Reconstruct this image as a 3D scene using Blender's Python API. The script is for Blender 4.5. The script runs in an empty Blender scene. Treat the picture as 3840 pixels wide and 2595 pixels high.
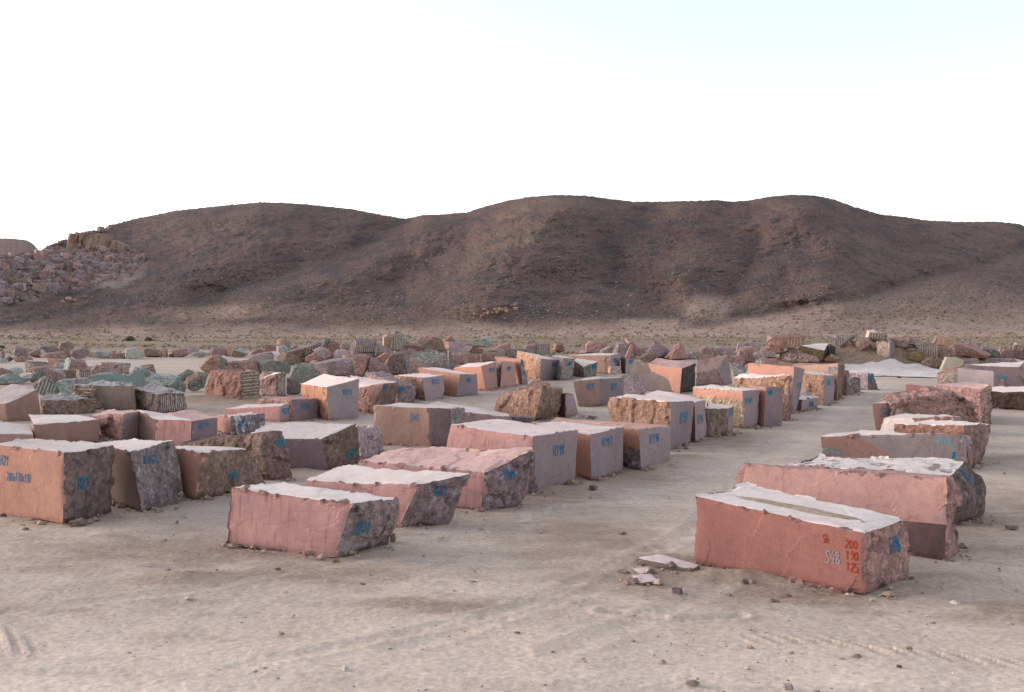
import bpy, bmesh, math, random
import numpy as np
from mathutils import Vector, Matrix
from mathutils.bvhtree import BVHTree

S = bpy.context.scene
C = S.collection
# ------------------------------------------------------------ camera, sky, sun, exposure
cd = bpy.data.cameras.new('camera')
cam = bpy.data.objects.new('camera', cd); C.objects.link(cam)
cam.location = (0, 0, 4.2); cam.rotation_euler = (math.radians(90), 0, 0)
cd.sensor_width = 36; cd.lens = 36; cd.shift_y = -0.01528
cd.clip_start = 0.1; cd.clip_end = 5000
S.camera = cam

SUN_EL, SUN_AZ = math.radians(11), math.radians(-75)     # low, very soft sun from the left
w = bpy.data.worlds.new('World'); S.world = w; w.use_nodes = True
wt = w.node_tree; wt.nodes.clear()
sky = wt.nodes.new('ShaderNodeTexSky'); sky.sky_type = 'NISHITA'; sky.sun_disc = False
sky.sun_elevation = SUN_EL; sky.sun_rotation = SUN_AZ
sky.air_density = 1.0; sky.dust_density = 1.0; sky.ozone_density = 1.0
hs = wt.nodes.new('ShaderNodeHueSaturation'); hs.inputs['Saturation'].default_value = 0.48
bg = wt.nodes.new('ShaderNodeBackground'); bg.inputs['Strength'].default_value = 0.15
wo = wt.nodes.new('ShaderNodeOutputWorld')
wt.links.new(sky.outputs[0], hs.inputs['Color']); wt.links.new(hs.outputs[0], bg.inputs[0]); wt.links.new(bg.outputs[0], wo.inputs[0])
sl = bpy.data.lights.new('sun', 'SUN'); sl.energy = 0.6; sl.angle = math.radians(40); sl.color = (1, .93, .86)
sun = bpy.data.objects.new('sun', sl); C.objects.link(sun)
sd = Vector((math.sin(SUN_AZ)*math.cos(SUN_EL), math.cos(SUN_AZ)*math.cos(SUN_EL), math.sin(SUN_EL)))
sun.rotation_euler = (-sd).to_track_quat('-Z', 'Y').to_euler()
S.view_settings.view_transform = 'Standard'; S.view_settings.look = 'None'
S.view_settings.exposure = 1.5; S.view_settings.gamma = 1.0

random.seed(7); RNG = np.random.default_rng(7)
# ------------------------------------------------------------ numpy noise
_p = RNG.permutation(256); PERM = np.concatenate([_p, _p, _p])
GR = RNG.normal(size=(256, 3)); GR /= np.linalg.norm(GR, axis=1)[:, None]
def perlin(P):
    P = np.asarray(P, float); I = np.floor(P).astype(int); f = P-I; u = f*f*f*(f*(f*6-15)+10)
    X, Y, Z = (I[:, 0] & 255), (I[:, 1] & 255), (I[:, 2] & 255)
    def g(a, b, c):
        h = PERM[PERM[PERM[(X+a) & 255]+((Y+b) & 255)]+((Z+c) & 255)]
        d = f-np.array([a, b, c]); return (GR[h]*d).sum(1)
    l = lambda a, b, t: a+(b-a)*t
    x0 = l(g(0,0,0), g(1,0,0), u[:, 0]); x1 = l(g(0,1,0), g(1,1,0), u[:, 0])
    x2 = l(g(0,0,1), g(1,0,1), u[:, 0]); x3 = l(g(0,1,1), g(1,1,1), u[:, 0])
    return l(l(x0, x1, u[:, 1]), l(x2, x3, u[:, 1]), u[:, 2])*1.6
def fbm(P, o=4, r=.5):
    s = 0; a = 1.
    for i in range(o): s = s+a*perlin(P*(2**i)+i*17.3); a *= r
    return s
def facets(P):                       # nearest cell: a tilted plane per cell, like broken stone
    I = np.floor(P).astype(int); best = np.full(len(P), 9.); val = np.zeros(len(P))
    for a in (-1, 0, 1):
        for b in (-1, 0, 1):
            for c in (-1, 0, 1):
                J = I+np.array([a, b, c])
                h = PERM[PERM[PERM[J[:, 0] & 255]+(J[:, 1] & 255)]+(J[:, 2] & 255)]
                q = J+.5+GR[h]*.45; d = P-q; D2 = (d*d).sum(1)
                v = (PERM[h+7]/255.-.5)+(d*GR[PERM[h+31]]).sum(1)*.9
                m = D2 < best; best[m] = D2[m]; val[m] = v[m]
    return val

# ------------------------------------------------------------ materials
MATS = {}
def N(nt, t, **k):
    n = nt.nodes.new(t)
    for a, b in k.items(): setattr(n, a, b)
    return n
def noise(nt, vec, scale, detail=5, rough=.55, dist=0):
    n = N(nt, 'ShaderNodeTexNoise'); n.inputs['Scale'].default_value = scale; n.inputs['Detail'].default_value = detail
    n.inputs['Roughness'].default_value = rough; n.inputs['Distortion'].default_value = dist
    nt.links.new(vec, n.inputs['Vector']); return n.outputs['Fac']
def ramp(nt, fac, a, b, lo=0., hi=1.):
    m = N(nt, 'ShaderNodeMapRange'); m.inputs[1].default_value = a; m.inputs[2].default_value = b
    m.inputs[3].default_value = lo; m.inputs[4].default_value = hi; nt.links.new(fac, m.inputs[0]); return m.outputs[0]
def mix(nt, fac, a, b, mode='MIX'):
    m = N(nt, 'ShaderNodeMix', data_type='RGBA', blend_type=mode)
    for s, v in ((m.inputs[0], fac), (m.inputs[6], a), (m.inputs[7], b)):
        if hasattr(v, 'links'): nt.links.new(v, s)
        elif isinstance(v, (int, float)): s.default_value = v
        else: s.default_value = (*v, 1)
    return m.outputs[2]
def math_(nt, op, a, b):
    m = N(nt, 'ShaderNodeMath', operation=op)
    for s, v in ((m.inputs[0], a), (m.inputs[1], b)):
        if hasattr(v, 'links'): nt.links.new(v, s)
        else: s.default_value = v
    return m.outputs[0]
def stretch(nt, vec, s):
    m = N(nt, 'ShaderNodeMapping'); m.inputs['Scale'].default_value = s; nt.links.new(vec, m.inputs[0]); return m.outputs[0]
def base_mat(name):
    m = bpy.data.materials.new(name); m.use_nodes = True; nt = m.node_tree; nt.nodes.clear()
    b = N(nt, 'ShaderNodeBsdfPrincipled'); o = N(nt, 'ShaderNodeOutputMaterial'); nt.links.new(b.outputs[0], o.inputs[0])
    b.inputs['Roughness'].default_value = .95; b.inputs['Specular IOR Level'].default_value = .15
    return m, nt, b
def stone(name, c1, c2, spots=(), streak=None, scale=1.1, bump=.5, bdist=.03, fine=.35, grain=.12, mott=()):
    """c1/c2 broad mottling; spots: (colour, scale, threshold, softness, amount); streak: (colour, amount)."""
    m, nt, b = base_mat(name)
    tc = N(nt, 'ShaderNodeTexCoord'); oi = N(nt, 'ShaderNodeObjectInfo')
    sc = N(nt, 'ShaderNodeVectorMath', operation='SCALE'); sc.inputs[0].default_value = (37., 53., 71.)
    nt.links.new(oi.outputs['Random'], sc.inputs['Scale'])
    ad = N(nt, 'ShaderNodeVectorMath', operation='ADD'); nt.links.new(tc.outputs['Object'], ad.inputs[0]); nt.links.new(sc.outputs[0], ad.inputs[1])
    v = ad.outputs[0]
    col = mix(nt, ramp(nt, noise(nt, v, scale, 6, .6, .6), .36, .64), c1, c2)
    for (c, s, th, soft, amt) in spots:
        col = mix(nt, ramp(nt, noise(nt, v, s, 7, .62, .8), th, th+soft, 0, amt), col, c)
    if streak:
        sv = stretch(nt, v, (5., 5., .35))
        col = mix(nt, ramp(nt, noise(nt, sv, 1.6, 5, .6, .5), .54, .66, 0, streak[1]), col, streak[0])
        sv2 = stretch(nt, v, (1.2, 1.2, 7.))
        col = mix(nt, ramp(nt, noise(nt, sv2, 1.3, 3, .5, .9), .60, .66, 0, streak[1]*.5), col, streak[0])
    for (c, s_, th, amt) in mott:
        col = mix(nt, ramp(nt, noise(nt, v, s_, 8, .68, .5), th, th+.05, 0, amt), col, c)
    f1 = noise(nt, v, 7, 10, .68); f2 = noise(nt, v, 45, 6, .7)
    col = mix(nt, 1., col, mix(nt, ramp(nt, f1, .3, .7), (1-fine,)*3, (1+fine*.8,)*3), 'MULTIPLY')
    col = mix(nt, 1., col, mix(nt, ramp(nt, f2, .3, .7), (1-grain,)*3, (1+grain,)*3), 'MULTIPLY')
    h = N(nt, 'ShaderNodeHueSaturation'); nt.links.new(col, h.inputs['Color'])
    nt.links.new(ramp(nt, oi.outputs['Random'], 0, 1, .86, 1.12), h.inputs['Value'])
    nt.links.new(h.outputs[0], b.inputs['Base Color'])
    bp = N(nt, 'ShaderNodeBump'); bp.inputs['Strength'].default_value = bump; bp.inputs['Distance'].default_value = bdist
    hh = math_(nt, 'ADD', noise(nt, v, 5, 12, .7), math_(nt, 'MULTIPLY', noise(nt, v, 30, 8, .7), .35))
    nt.links.new(hh, bp.inputs['Height']); nt.links.new(bp.outputs[0], b.inputs['Normal'])
    MATS[name] = m; return m
LP = (.44,.30,.29); PK = (.41,.225,.205); OR = (.42,.215,.17)
def sw(name, c, c2, **k):
    k.setdefault('spots', (((c[0]*.72, c[1]*.80, c[2]*.92), .5, .56, .03, .4), ((c[0]*.65, c[1]*.55, c[2]*.5), .9, .60, .10, .32), (tuple(min(.7, x*1.35+.02) for x in c), 2.2, .60, .12, .25), ((c[0]*.45, c[1]*.36, c[2]*.34), 5., .67, .05, .45)))
    k.setdefault('bump', .2); k.setdefault('bdist', .009); k.setdefault('fine', .13); k.setdefault('grain', .22); k.setdefault('streak', ((.30,.12,.09), .3))
    stone(name, c, c2, **k)
sw('saw_pink', PK, (.42,.23,.20)); sw('saw_orange', OR, (.42,.21,.16)); sw('saw_red', (.285,.122,.108), (.33,.145,.128))
sw('saw_pinkst', (.46,.25,.232), (.39,.205,.195), streak=((.28,.10,.075), .6))
sw('saw_tan', (.36,.22,.175), (.31,.185,.15)); sw('saw_brown', (.32,.18,.15), (.26,.145,.125))
sw('saw_lilac', (.305,.225,.236), (.27,.192,.196), streak=((.25,.14,.15), .15)); sw('saw_lilacdk', (.225,.155,.168), (.19,.13,.138))
sw('saw_grey', (.27,.218,.226), (.225,.178,.182)); sw('saw_greybr', (.20,.15,.13), (.155,.12,.11)); sw('saw_greydk', (.115,.085,.075), (.09,.07,.065))
sw('saw_dark', (.145,.085,.08), (.11,.065,.062)); sw('saw_purple', (.15,.105,.11), (.115,.08,.088), streak=((.3,.22,.22), .25))
sw('saw_purple2', (.27,.195,.205), (.21,.15,.165)); sw('saw_rust', (.44,.235,.16), (.36,.17,.105), spots=(((.10,.045,.03), 1.6, .52, .08, .8), ((.55,.36,.27), 3., .6, .1, .5)))
sw('beige', (.50,.42,.33), (.45,.37,.29)); sw('teal', (.23,.275,.255), (.185,.23,.215), spots=(((.30,.36,.32), 1.5, .6, .1, .5),), streak=None)
DK = (.085,.062,.058)
def rg(name, c1, c2, *spots, **k):
    k.setdefault('bump', 1.); k.setdefault('bdist', .10); k.setdefault('fine', .62); k.setdefault('grain', .35); k.setdefault('scale', .95)
    k.setdefault('mott', ((tuple(x*.4 for x in c1), 5., .58, .4), (tuple(min(.62, x*1.7+.03) for x in c1), 6., .59, .45)))
    stone(name, c1, c2, spots=spots or ((DK, 2.2, .56, .1, .7), ((.45,.38,.35), 4., .62, .08, .6)), **k)
rg('rough_dark', (.190,.130,.124), (.225,.155,.142), (DK, 1.6, .55, .1, .8), ((.38,.32,.31), 3.5, .60, .08, .6), ((.16,.065,.035), 1.1, .6, .1, .6))
rg('rough_grey', (.29,.225,.222), (.22,.165,.163), (DK, 2., .56, .1, .75), ((.52,.47,.46), 3.5, .58, .09, .7))
rg('rough_brown', (.275,.185,.148), (.205,.135,.108), (DK, 2., .57, .1, .7), ((.38,.30,.25), 4., .60, .08, .6))
rg('rough_redgrey', (0.377,0.230,0.204), (0.271,0.165,0.155), (DK, 2., .58, .1, .6), ((.40,.17,.11), 1.3, .58, .1, .6), ((.5,.42,.4), 4., .63, .08, .5))
rg('rough_redbr', (.34,.18,.142), (.255,.135,.11), (DK, 2., .58, .1, .6), ((.40,.28,.23), 4., .63, .08, .5))
rg('rough_dkred', (0.128,0.071,0.063), (0.095,0.054,0.050))
rg('rough_purple', (.30,.215,.218), (.225,.155,.160), (DK, 2., .57, .1, .7), ((.46,.40,.41), 3.2, .59, .08, .6))
rg('rough_lilac', (0.424,0.309,0.320), (0.324,0.232,0.239), (DK, 2.2, .60, .1, .5), ((.55,.47,.47), 3.4, .58, .08, .5))
rg('rough_lilgrey', (.34,.26,.26), (.26,.19,.188), ((.05,.04,.04), 2.4, .57, .08, .8), ((.45,.26,.19), 1.0, .56, .1, .6))
rg('rough_pink', (0.431,0.245,0.218), (0.335,0.188,0.173), ((.16,.09,.08), 2., .58, .1, .6), ((.58,.43,.40), 3.6, .6, .08, .6))
rg('rough_pinkw', (.42,.24,.21), (.33,.18,.16), ((.70,.55,.52), 3.5, .52, .07, .8), ((.2,.11,.1), 2., .6, .08, .6))
rg('rough_orange', (.50,.30,.215), (.43,.235,.165), ((.27,.12,.08), 1.8, .57, .09, .6), ((.62,.44,.35), 3., .58, .09, .5))
rg('rough_rust', (.40,.235,.175), (.31,.175,.132), ((.15,.085,.068), 2.0, .55, .1, .65), ((.58,.42,.35), 3.2, .58, .1, .55), ((.42,.28,.18), 1.2, .6, .1, .4))
rg('rough_cream', (.46,.36,.27), (.34,.22,.15), ((.17,.11,.09), 3.0, .56, .08, .6), ((.66,.53,.46), 2.4, .55, .1, .6), ((.42,.22,.15), 1.1, .56, .1, .8))
rg('rough_creamw', (.60,.47,.40), (.50,.36,.30), ((.28,.18,.13), 3.2, .57, .08, .7))
rg('rough_ochre', (.30,.20,.10), (.23,.16,.085), (DK, 2., .6, .1, .5))
rg('rough_green', (0.235,0.208,0.182), (0.169,0.161,0.139), (DK, 2., .57, .1, .6), ((.40,.40,.36), 3.4, .59, .08, .6), ((.22,.14,.10), 1., .6, .1, .5))
rg('rough_paleg', (.40,.375,.335), (.31,.285,.26), ((.14,.12,.11), 2., .56, .1, .7))
rg('rough_black', (0.075,0.059,0.056), (0.112,0.083,0.079), ((.35,.3,.3), 4., .64, .06, .7), ((.12,.07,.05), 1.2, .6, .1, .6))
rg('rough_flaky', (.26,.20,.215), (.20,.15,.16), ((.60,.55,.56), 2.6, .52, .05, .9), ((.13,.09,.1), 2., .6, .08, .7))
rg('rough_layer', (.47,.275,.235), (.37,.215,.185), ((.14,.08,.075), 2., .57, .08, .7), ((.5,.38,.36), 3., .6, .08, .6))
rg('teal_pale', (.42,.425,.395), (.33,.34,.32), ((.13,.17,.16), 2., .57, .1, .7)); rg('teal_dark', (.185,.20,.178), (.14,.155,.14), ((.27,.31,.27), 3., .58, .08, .6))
rg('rough_greydust', (.48,.42,.41), (.36,.31,.30), ((.15,.12,.12), 2.2, .57, .08, .7))
tp = dict(bump=.25, bdist=.015, fine=.10, grain=.08, streak=None)
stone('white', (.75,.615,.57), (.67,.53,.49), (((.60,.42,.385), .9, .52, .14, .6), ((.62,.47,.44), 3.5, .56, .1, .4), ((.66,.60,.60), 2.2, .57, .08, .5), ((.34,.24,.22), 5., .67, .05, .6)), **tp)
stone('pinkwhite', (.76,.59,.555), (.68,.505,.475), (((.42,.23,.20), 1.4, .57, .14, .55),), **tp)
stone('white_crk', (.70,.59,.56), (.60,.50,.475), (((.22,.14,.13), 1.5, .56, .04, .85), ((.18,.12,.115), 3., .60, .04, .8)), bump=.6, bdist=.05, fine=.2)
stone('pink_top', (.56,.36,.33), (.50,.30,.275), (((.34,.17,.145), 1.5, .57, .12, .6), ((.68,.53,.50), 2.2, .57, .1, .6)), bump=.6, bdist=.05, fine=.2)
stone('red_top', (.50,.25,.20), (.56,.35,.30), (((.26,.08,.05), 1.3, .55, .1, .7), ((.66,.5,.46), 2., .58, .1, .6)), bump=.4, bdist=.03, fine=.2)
stone('pinkdust', (.56,.45,.43), (.48,.36,.345), (((.3,.2,.18), 1.5, .6, .1, .5),), bump=.5, bdist=.04, fine=.2)
ROUGH = lambda n: n.startswith('rough') or n.startswith('teal_')
def plain(name, c, var=.25, scale=20):
    m, nt, b = base_mat(name); tc = N(nt, 'ShaderNodeTexCoord')
    n1 = noise(nt, tc.outputs['Object'], scale, 6)
    nt.links.new(mix(nt, ramp(nt, n1, .35, .65), [x*(1-var) for x in c], [min(1, x*(1+var)) for x in c]), b.inputs['Base Color'])
    MATS[name] = m; return m
plain('paint_blue', (.006,.145,.27)); plain('paint_teal', (.006,.21,.29)); plain('paint_cyan', (.10,.30,.36)); plain('paint_red', (.30,.03,.008)); plain('paint_pale', (.25,.215,.225), .12)
plain('groove_pale', (.42,.35,.30), .3, 6)

# ------------------------------------------------------------ object helpers
def mesh_obj(name, V, F, mats, mi=None, parent=None, loc=(0,0,0), smooth=False):
    me = bpy.data.meshes.new(name)
    V = np.asarray(V, np.float32)
    if isinstance(F, np.ndarray):
        k = F.shape[1]; me.vertices.add(len(V)); me.vertices.foreach_set('co', V.ravel())
        me.loops.add(F.size); me.loops.foreach_set('vertex_index', F.astype(np.int32).ravel())
        me.polygons.add(len(F)); me.polygons.foreach_set('loop_start', np.arange(0, F.size, k, dtype=np.int32))
        me.update(calc_edges=True)
    else:
        me.from_pydata([tuple(v) for v in V], [], F); me.update()
    for m in mats: me.materials.append(m)
    if mi is not None: me.polygons.foreach_set('material_index', np.asarray(mi, np.int32))
    me.polygons.foreach_set('use_smooth', np.full(len(me.polygons), smooth))
    me.validate()
    o = bpy.data.objects.new(name, me); C.objects.link(o); o.location = loc
    if parent: o.parent = parent
    return o
def tag(o, label=None, cat=None, group=None, kind=None):
    for k, v in (('label', label), ('category', cat), ('group', group), ('kind', kind)):
        if v: o[k] = v
    return o

BLOCKS=[
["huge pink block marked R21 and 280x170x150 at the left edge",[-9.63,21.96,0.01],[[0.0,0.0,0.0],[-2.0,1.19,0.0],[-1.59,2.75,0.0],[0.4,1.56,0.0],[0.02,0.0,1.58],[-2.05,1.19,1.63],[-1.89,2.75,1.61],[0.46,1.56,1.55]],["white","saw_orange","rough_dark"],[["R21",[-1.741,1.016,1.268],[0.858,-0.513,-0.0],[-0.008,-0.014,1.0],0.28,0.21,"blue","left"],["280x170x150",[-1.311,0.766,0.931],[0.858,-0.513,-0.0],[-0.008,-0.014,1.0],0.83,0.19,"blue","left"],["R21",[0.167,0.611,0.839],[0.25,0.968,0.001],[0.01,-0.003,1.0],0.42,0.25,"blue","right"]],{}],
["grey rough-ended block marked R22 beside the big R21 block",[-8.46,23.41,0.01],[[0.0,0.0,0.0],[-1.76,2.19,0.0],[-1.41,3.95,0.0],[0.35,1.76,0.0],[-0.27,0.0,1.42],[-1.9,2.19,1.37],[-1.91,3.95,1.3],[0.11,1.76,1.47]],["white","saw_dark","rough_grey"],[["R22",[-0.077,0.723,1.161],[0.193,0.981,0.001],[-0.179,0.034,0.983],0.53,0.17,"blue","right"]],{}],  # dark left face: shade from the R21 neighbour is put into its colour
["brown block with flat pale top marked S195 next to R22",[-7.81,25.14,0.02],[[0.0,0.0,0.0],[-0.43,0.55,0.0],[0.81,2.89,0.0],[1.24,2.34,0.0],[0.24,0.0,1.17],[-0.63,0.55,1.22],[-1.31,2.89,1.02],[0.74,2.34,1.03]],["white","saw_orange","rough_brown"],[["S195",[0.701,1.157,0.417],[0.47,0.883,0.001],[0.157,-0.084,0.984],0.44,0.21,"teal","right"],["Y195",[0.209,-0.497,1.082],[0.615,-0.788,-0.001],[-0.101,-0.08,0.992],0.5,0.11,"pale","left"]],{}],
["long brown rough block marked S196 leaning behind block S195",[-6.77,28.32,0.02],[[0.0,0.0,0.0],[-2.47,1.62,0.0],[-1.84,2.1,0.0],[0.63,0.48,0.0],[-0.06,0.0,1.35],[-2.95,1.62,0.87],[-2.45,2.1,0.99],[0.34,0.48,1.37]],["saw_dark","rough_brown","rough_redgrey"],[["S196",[0.345,0.3,1.046],[0.796,0.605,0.001],[-0.018,0.022,1.0],0.34,0.26,"teal","right"]],{}],
["block with very wide clean white top marked S197 near centre left",[-5.49,30.57,0.02],[[0.0,0.0,0.0],[-2.46,0.23,0.0],[-1.67,1.41,0.0],[0.78,1.19,0.0],[-0.19,0.0,0.94],[-2.61,0.23,0.97],[-2.08,1.41,1.3],[0.67,1.19,1.32]],["white","saw_lilacdk","rough_brown"],[["S197",[0.531,0.915,0.365],[0.551,0.835,0.001],[-0.138,0.09,0.986],0.47,0.25,"teal","right"]],{}],
["crumbly lilac grey block wedged behind block S197",[-4.76,32.39,0.02],[[0.0,0.0,0.0],[-0.53,1.3,0.0],[-0.18,3.97,0.01],[0.35,2.66,0.0],[-0.09,0.0,1.03],[-0.72,1.3,0.95],[-0.42,3.97,0.75],[0.2,2.66,0.83]],["rough_lilac","rough_lilac","rough_lilac"],[["1",[0.292,2.388,0.296],[0.132,0.991,0.002],[-0.087,0.01,0.996],0.18,0.23,"teal","right"]],{}],
["two-tone tan and dark purple block marked S141",[-2.19,36.46,0.03],[[0.0,0.0,0.0],[-2.81,0.97,0.0],[-2.36,3.63,0.01],[0.44,2.66,0.01],[0.02,0.0,1.38],[-2.89,0.97,1.43],[-1.81,3.63,1.33],[0.36,2.66,1.21]],["white","saw_tan","rough_grey"],[["S141",[-1.337,0.441,1.024],[0.945,-0.327,-0.001],[-0.006,-0.018,1.0],0.4,0.25,"teal","left"],["S1",[0.157,0.86,1.018],[0.163,0.987,0.003],[0.014,-0.005,1.0],0.51,0.23,"teal","right"]],{"split":[["left","u",0.71,"saw_purple"]]}],
["long low slab with a smooth white top behind block S141",[-0.12,41.48,0.05],[[0.0,0.0,0.0],[-3.81,1.77,0.01],[-3.35,3.38,0.02],[0.45,1.61,0.01],[0.0,0.0,0.68],[-3.81,1.77,0.86],[-3.13,3.38,1.06],[0.05,1.61,0.67]],["white","saw_lilacdk","saw_grey"],[],{}],
["front pink block marked R201, nearest of the middle row",[-3.27,18.87,0.01],[[0.0,0.0,0.0],[-2.38,1.07,0.0],[-1.48,2.11,0.0],[0.91,1.03,0.0],[0.34,0.0,1.01],[-2.23,1.07,1.15],[-1.43,2.11,1.08],[1.07,1.03,0.91]],["white","saw_pinkst","rough_lilgrey"],[["R201",[0.449,0.323,0.498],[0.66,0.751,0.0],[0.182,-0.161,0.97],0.36,0.25,"blue","right"]],{"bev":0.06}],
["pink block marked R200 with dark red scars on its white top",[-2.41,21.7,0.01],[[0.0,0.0,0.0],[-2.31,1.56,0.0],[-1.31,2.13,0.0],[1.0,0.57,0.0],[0.44,0.0,0.92],[-2.26,1.56,0.78],[-1.52,2.13,1.01],[1.46,0.57,1.04]],["white","saw_pinkst","rough_purple"],[["R200",[0.874,0.292,0.759],[0.869,0.494,0.0],[0.113,-0.199,0.973],0.29,0.22,"blue","right"]],{}],
["pink block with lumpy rolling top marked R199",[-0.72,23.68,0.01],[[0.0,0.0,0.0],[-3.19,2.37,0.0],[-2.22,3.04,0.0],[0.98,0.68,0.0],[0.08,0.0,0.91],[-3.05,2.37,0.87],[-2.13,3.04,1.11],[1.34,0.68,1.38]],["pink_top","saw_pinkst","rough_purple"],[["R199",[0.622,0.383,0.806],[0.822,0.57,0.0],[0.028,-0.041,0.999],0.3,0.22,"blue","right"]],{"bump_top":0.07}],
["large block with smooth lilac end marked R198",[0.38,26.08,0.02],[[0.0,0.0,0.0],[-2.4,2.55,0.0],[-1.01,4.77,0.0],[1.4,2.22,0.0],[0.16,0.0,1.48],[-2.1,2.55,1.57],[-0.8,4.77,1.52],[1.47,2.22,1.45]],["pinkwhite","saw_pinkst","saw_lilac"],[["R198",[0.891,1.249,0.982],[0.532,0.847,0.001],[0.077,-0.049,0.996],0.61,0.28,"blue","right"]],{"split":[["right","u",-0.02,"rough_purple","lt",0.22]]}],
["block with lilac end marked R197 between R198 and R196",[2.22,28.56,0.02],[[0.0,0.0,0.0],[-1.14,2.68,0.0],[-0.03,4.48,0.0],[1.11,1.8,0.0],[-0.05,0.0,1.3],[-1.59,2.68,1.33],[-0.97,4.48,1.23],[1.1,1.8,1.32]],["pinkwhite","saw_orange","saw_lilac"],[["R197",[0.523,0.907,0.977],[0.525,0.851,0.001],[-0.027,0.016,1.0],0.58,0.24,"blue","right"]],{}],
["block with reddish streaked top and lilac end marked R196",[3.85,30.44,0.02],[[0.0,0.0,0.0],[-2.54,3.03,0.0],[-1.34,5.44,0.01],[1.21,2.41,0.0],[-0.07,0.0,1.25],[-2.79,3.03,1.21],[-2.29,5.44,1.14],[1.23,2.41,1.1]],["red_top","saw_orange","saw_lilac"],[["R196",[0.512,1.116,0.861],[0.448,0.894,0.001],[-0.044,0.021,0.999],0.76,0.28,"blue","right"]],{"split":[["left","v",0.45,"rough_purple","lt",0.8]]}],
["tall block with rusty rough flank marked R193",[5.4,35.11,0.03],[[0.0,0.0,0.0],[-1.88,3.74,0.01],[-0.76,6.18,0.01],[1.12,2.44,0.01],[0.06,0.0,1.75],[-1.69,3.74,1.64],[-0.55,6.18,1.62],[1.28,2.44,1.59]],["pinkwhite","rough_rust","saw_lilac"],[["R193",[0.677,1.395,1.07],[0.417,0.909,0.002],[0.027,-0.015,1.0],0.95,0.39,"blue","right"]],{}],
["lilac ended block marked R194 just behind R193",[6.83,38.11,0.03],[[0.0,0.0,0.0],[-1.12,4.05,0.01],[-0.26,6.21,0.02],[0.86,2.16,0.01],[-0.02,0.0,1.5],[-1.49,4.05,1.49],[-0.53,6.21,1.58],[0.82,2.16,1.45]],["pinkwhite","saw_orange","saw_lilac"],[["R194",[0.328,0.857,0.788],[0.368,0.93,0.003],[-0.013,0.002,1.0],1.02,0.36,"blue","right"]],{}],
["short grooved brown block marked R195 with clean white top",[8.6,40.69,0.04],[[0.0,0.0,0.0],[-0.94,-0.64,0.0],[-0.44,0.83,0.01],[0.5,1.46,0.01],[0.0,0.0,1.07],[-0.99,-0.64,1.09],[-0.66,0.83,1.24],[0.56,1.46,1.06]],["white","rough_brown","saw_lilac"],[["R195",[0.253,0.737,0.846],[0.325,0.946,0.004],[-0.001,-0.004,1.0],1.27,0.33,"blue","right"]],{}],
["block with crumbling orange and cream flank marked R190",[9.75,43.02,0.05],[[0.0,0.0,0.0],[-1.36,3.97,0.03],[-0.61,4.9,0.03],[0.75,0.93,0.01],[-0.07,0.0,1.63],[-1.43,3.97,1.55],[-0.5,4.9,1.63],[0.86,0.93,1.6]],["white","rough_cream","saw_lilac"],[["R190",[0.215,0.33,1.155],[0.628,0.778,0.004],[-0.03,0.018,0.999],0.49,0.25,"teal","right"]],{"split":[["left","v",0.72,"saw_orange"]]}],
["narrow upright lilac block marked R189",[10.75,43.77,0.06],[[0.0,0.0,0.0],[-0.3,1.39,0.01],[0.56,1.68,0.01],[0.86,0.29,0.0],[0.11,0.0,1.76],[-0.33,1.39,1.74],[0.53,1.68,1.73],[0.94,0.29,1.69]],["saw_orange","saw_orange","saw_lilac"],[["R189",[0.323,0.078,1.484],[0.946,0.324,0.002],[0.005,-0.02,1.0],0.17,0.21,"teal","right"]],{}],
["red rough block marked by pale top behind R189",[12.44,46.43,0.07],[[0.0,0.0,0.0],[-1.36,3.97,0.03],[-0.84,4.76,0.04],[0.51,0.79,0.01],[0.12,0.0,2.06],[-1.5,3.97,1.78],[-1.01,4.76,1.97],[0.39,0.79,2.07]],["white","rough_rust","rough_purple"],[],{}],
["leaning block with long orange side and lilac end marked R187",[13.68,49.95,0.1],[[0.0,0.0,0.0],[-1.26,4.0,0.04],[-0.68,5.24,0.05],[0.58,1.24,0.01],[0.07,0.0,2.34],[-1.26,4.0,2.37],[-0.36,5.24,2.35],[0.96,1.24,2.18]],["saw_orange","saw_orange","saw_lilac"],[["R187",[0.507,1.0,1.35],[0.424,0.906,0.009],[0.02,-0.019,1.0],1.04,0.31,"teal","right"]],{}],
["low small block marked R186 with blue paint on white top",[14.56,51.49,0.12],[[0.0,0.0,0.0],[-0.3,0.19,0.0],[0.95,1.75,0.02],[1.25,1.55,0.02],[0.03,0.0,0.61],[-0.12,0.19,0.63],[0.55,1.75,0.93],[1.38,1.55,0.61]],["white","saw_dark","saw_lilac"],[["R186",[0.724,0.879,0.307],[0.627,0.779,0.008],[0.03,-0.034,0.999],0.55,0.25,"blue","right"],["R186",[0.611,1.654,0.687],[0.656,0.755,0.003],[-0.75,0.651,0.117],0.97,0.9,"teal","top"]],{}],
["block with rough brown flank and narrow grey end marked R185",[16.73,54.99,0.16],[[0.0,0.0,0.0],[-0.01,2.84,0.03],[1.24,4.97,0.06],[1.25,2.13,0.02],[0.0,0.0,1.63],[-0.24,2.84,1.66],[0.56,4.97,1.72],[1.25,2.13,1.57]],["white","rough_rust","saw_grey"],[["R185",[0.663,1.124,1.17],[0.508,0.861,0.01],[-0.005,-0.008,1.0],0.82,0.28,"teal","right"]],{}],
["long pink block marked R179 with dark grained end",[18.47,58.24,0.19],[[0.0,0.0,0.0],[-1.25,4.0,0.05],[-0.18,6.47,0.08],[1.07,2.46,0.03],[0.07,0.0,2.12],[-1.46,4.0,1.89],[-0.36,6.47,1.96],[1.21,2.46,1.99]],["saw_tan","saw_tan","rough_brown"],[["R179",[-0.282,0.268,1.745],[0.299,-0.954,-0.011],[-0.1,-0.043,0.994],0.92,0.24,"blue","left"]],{}],
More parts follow.
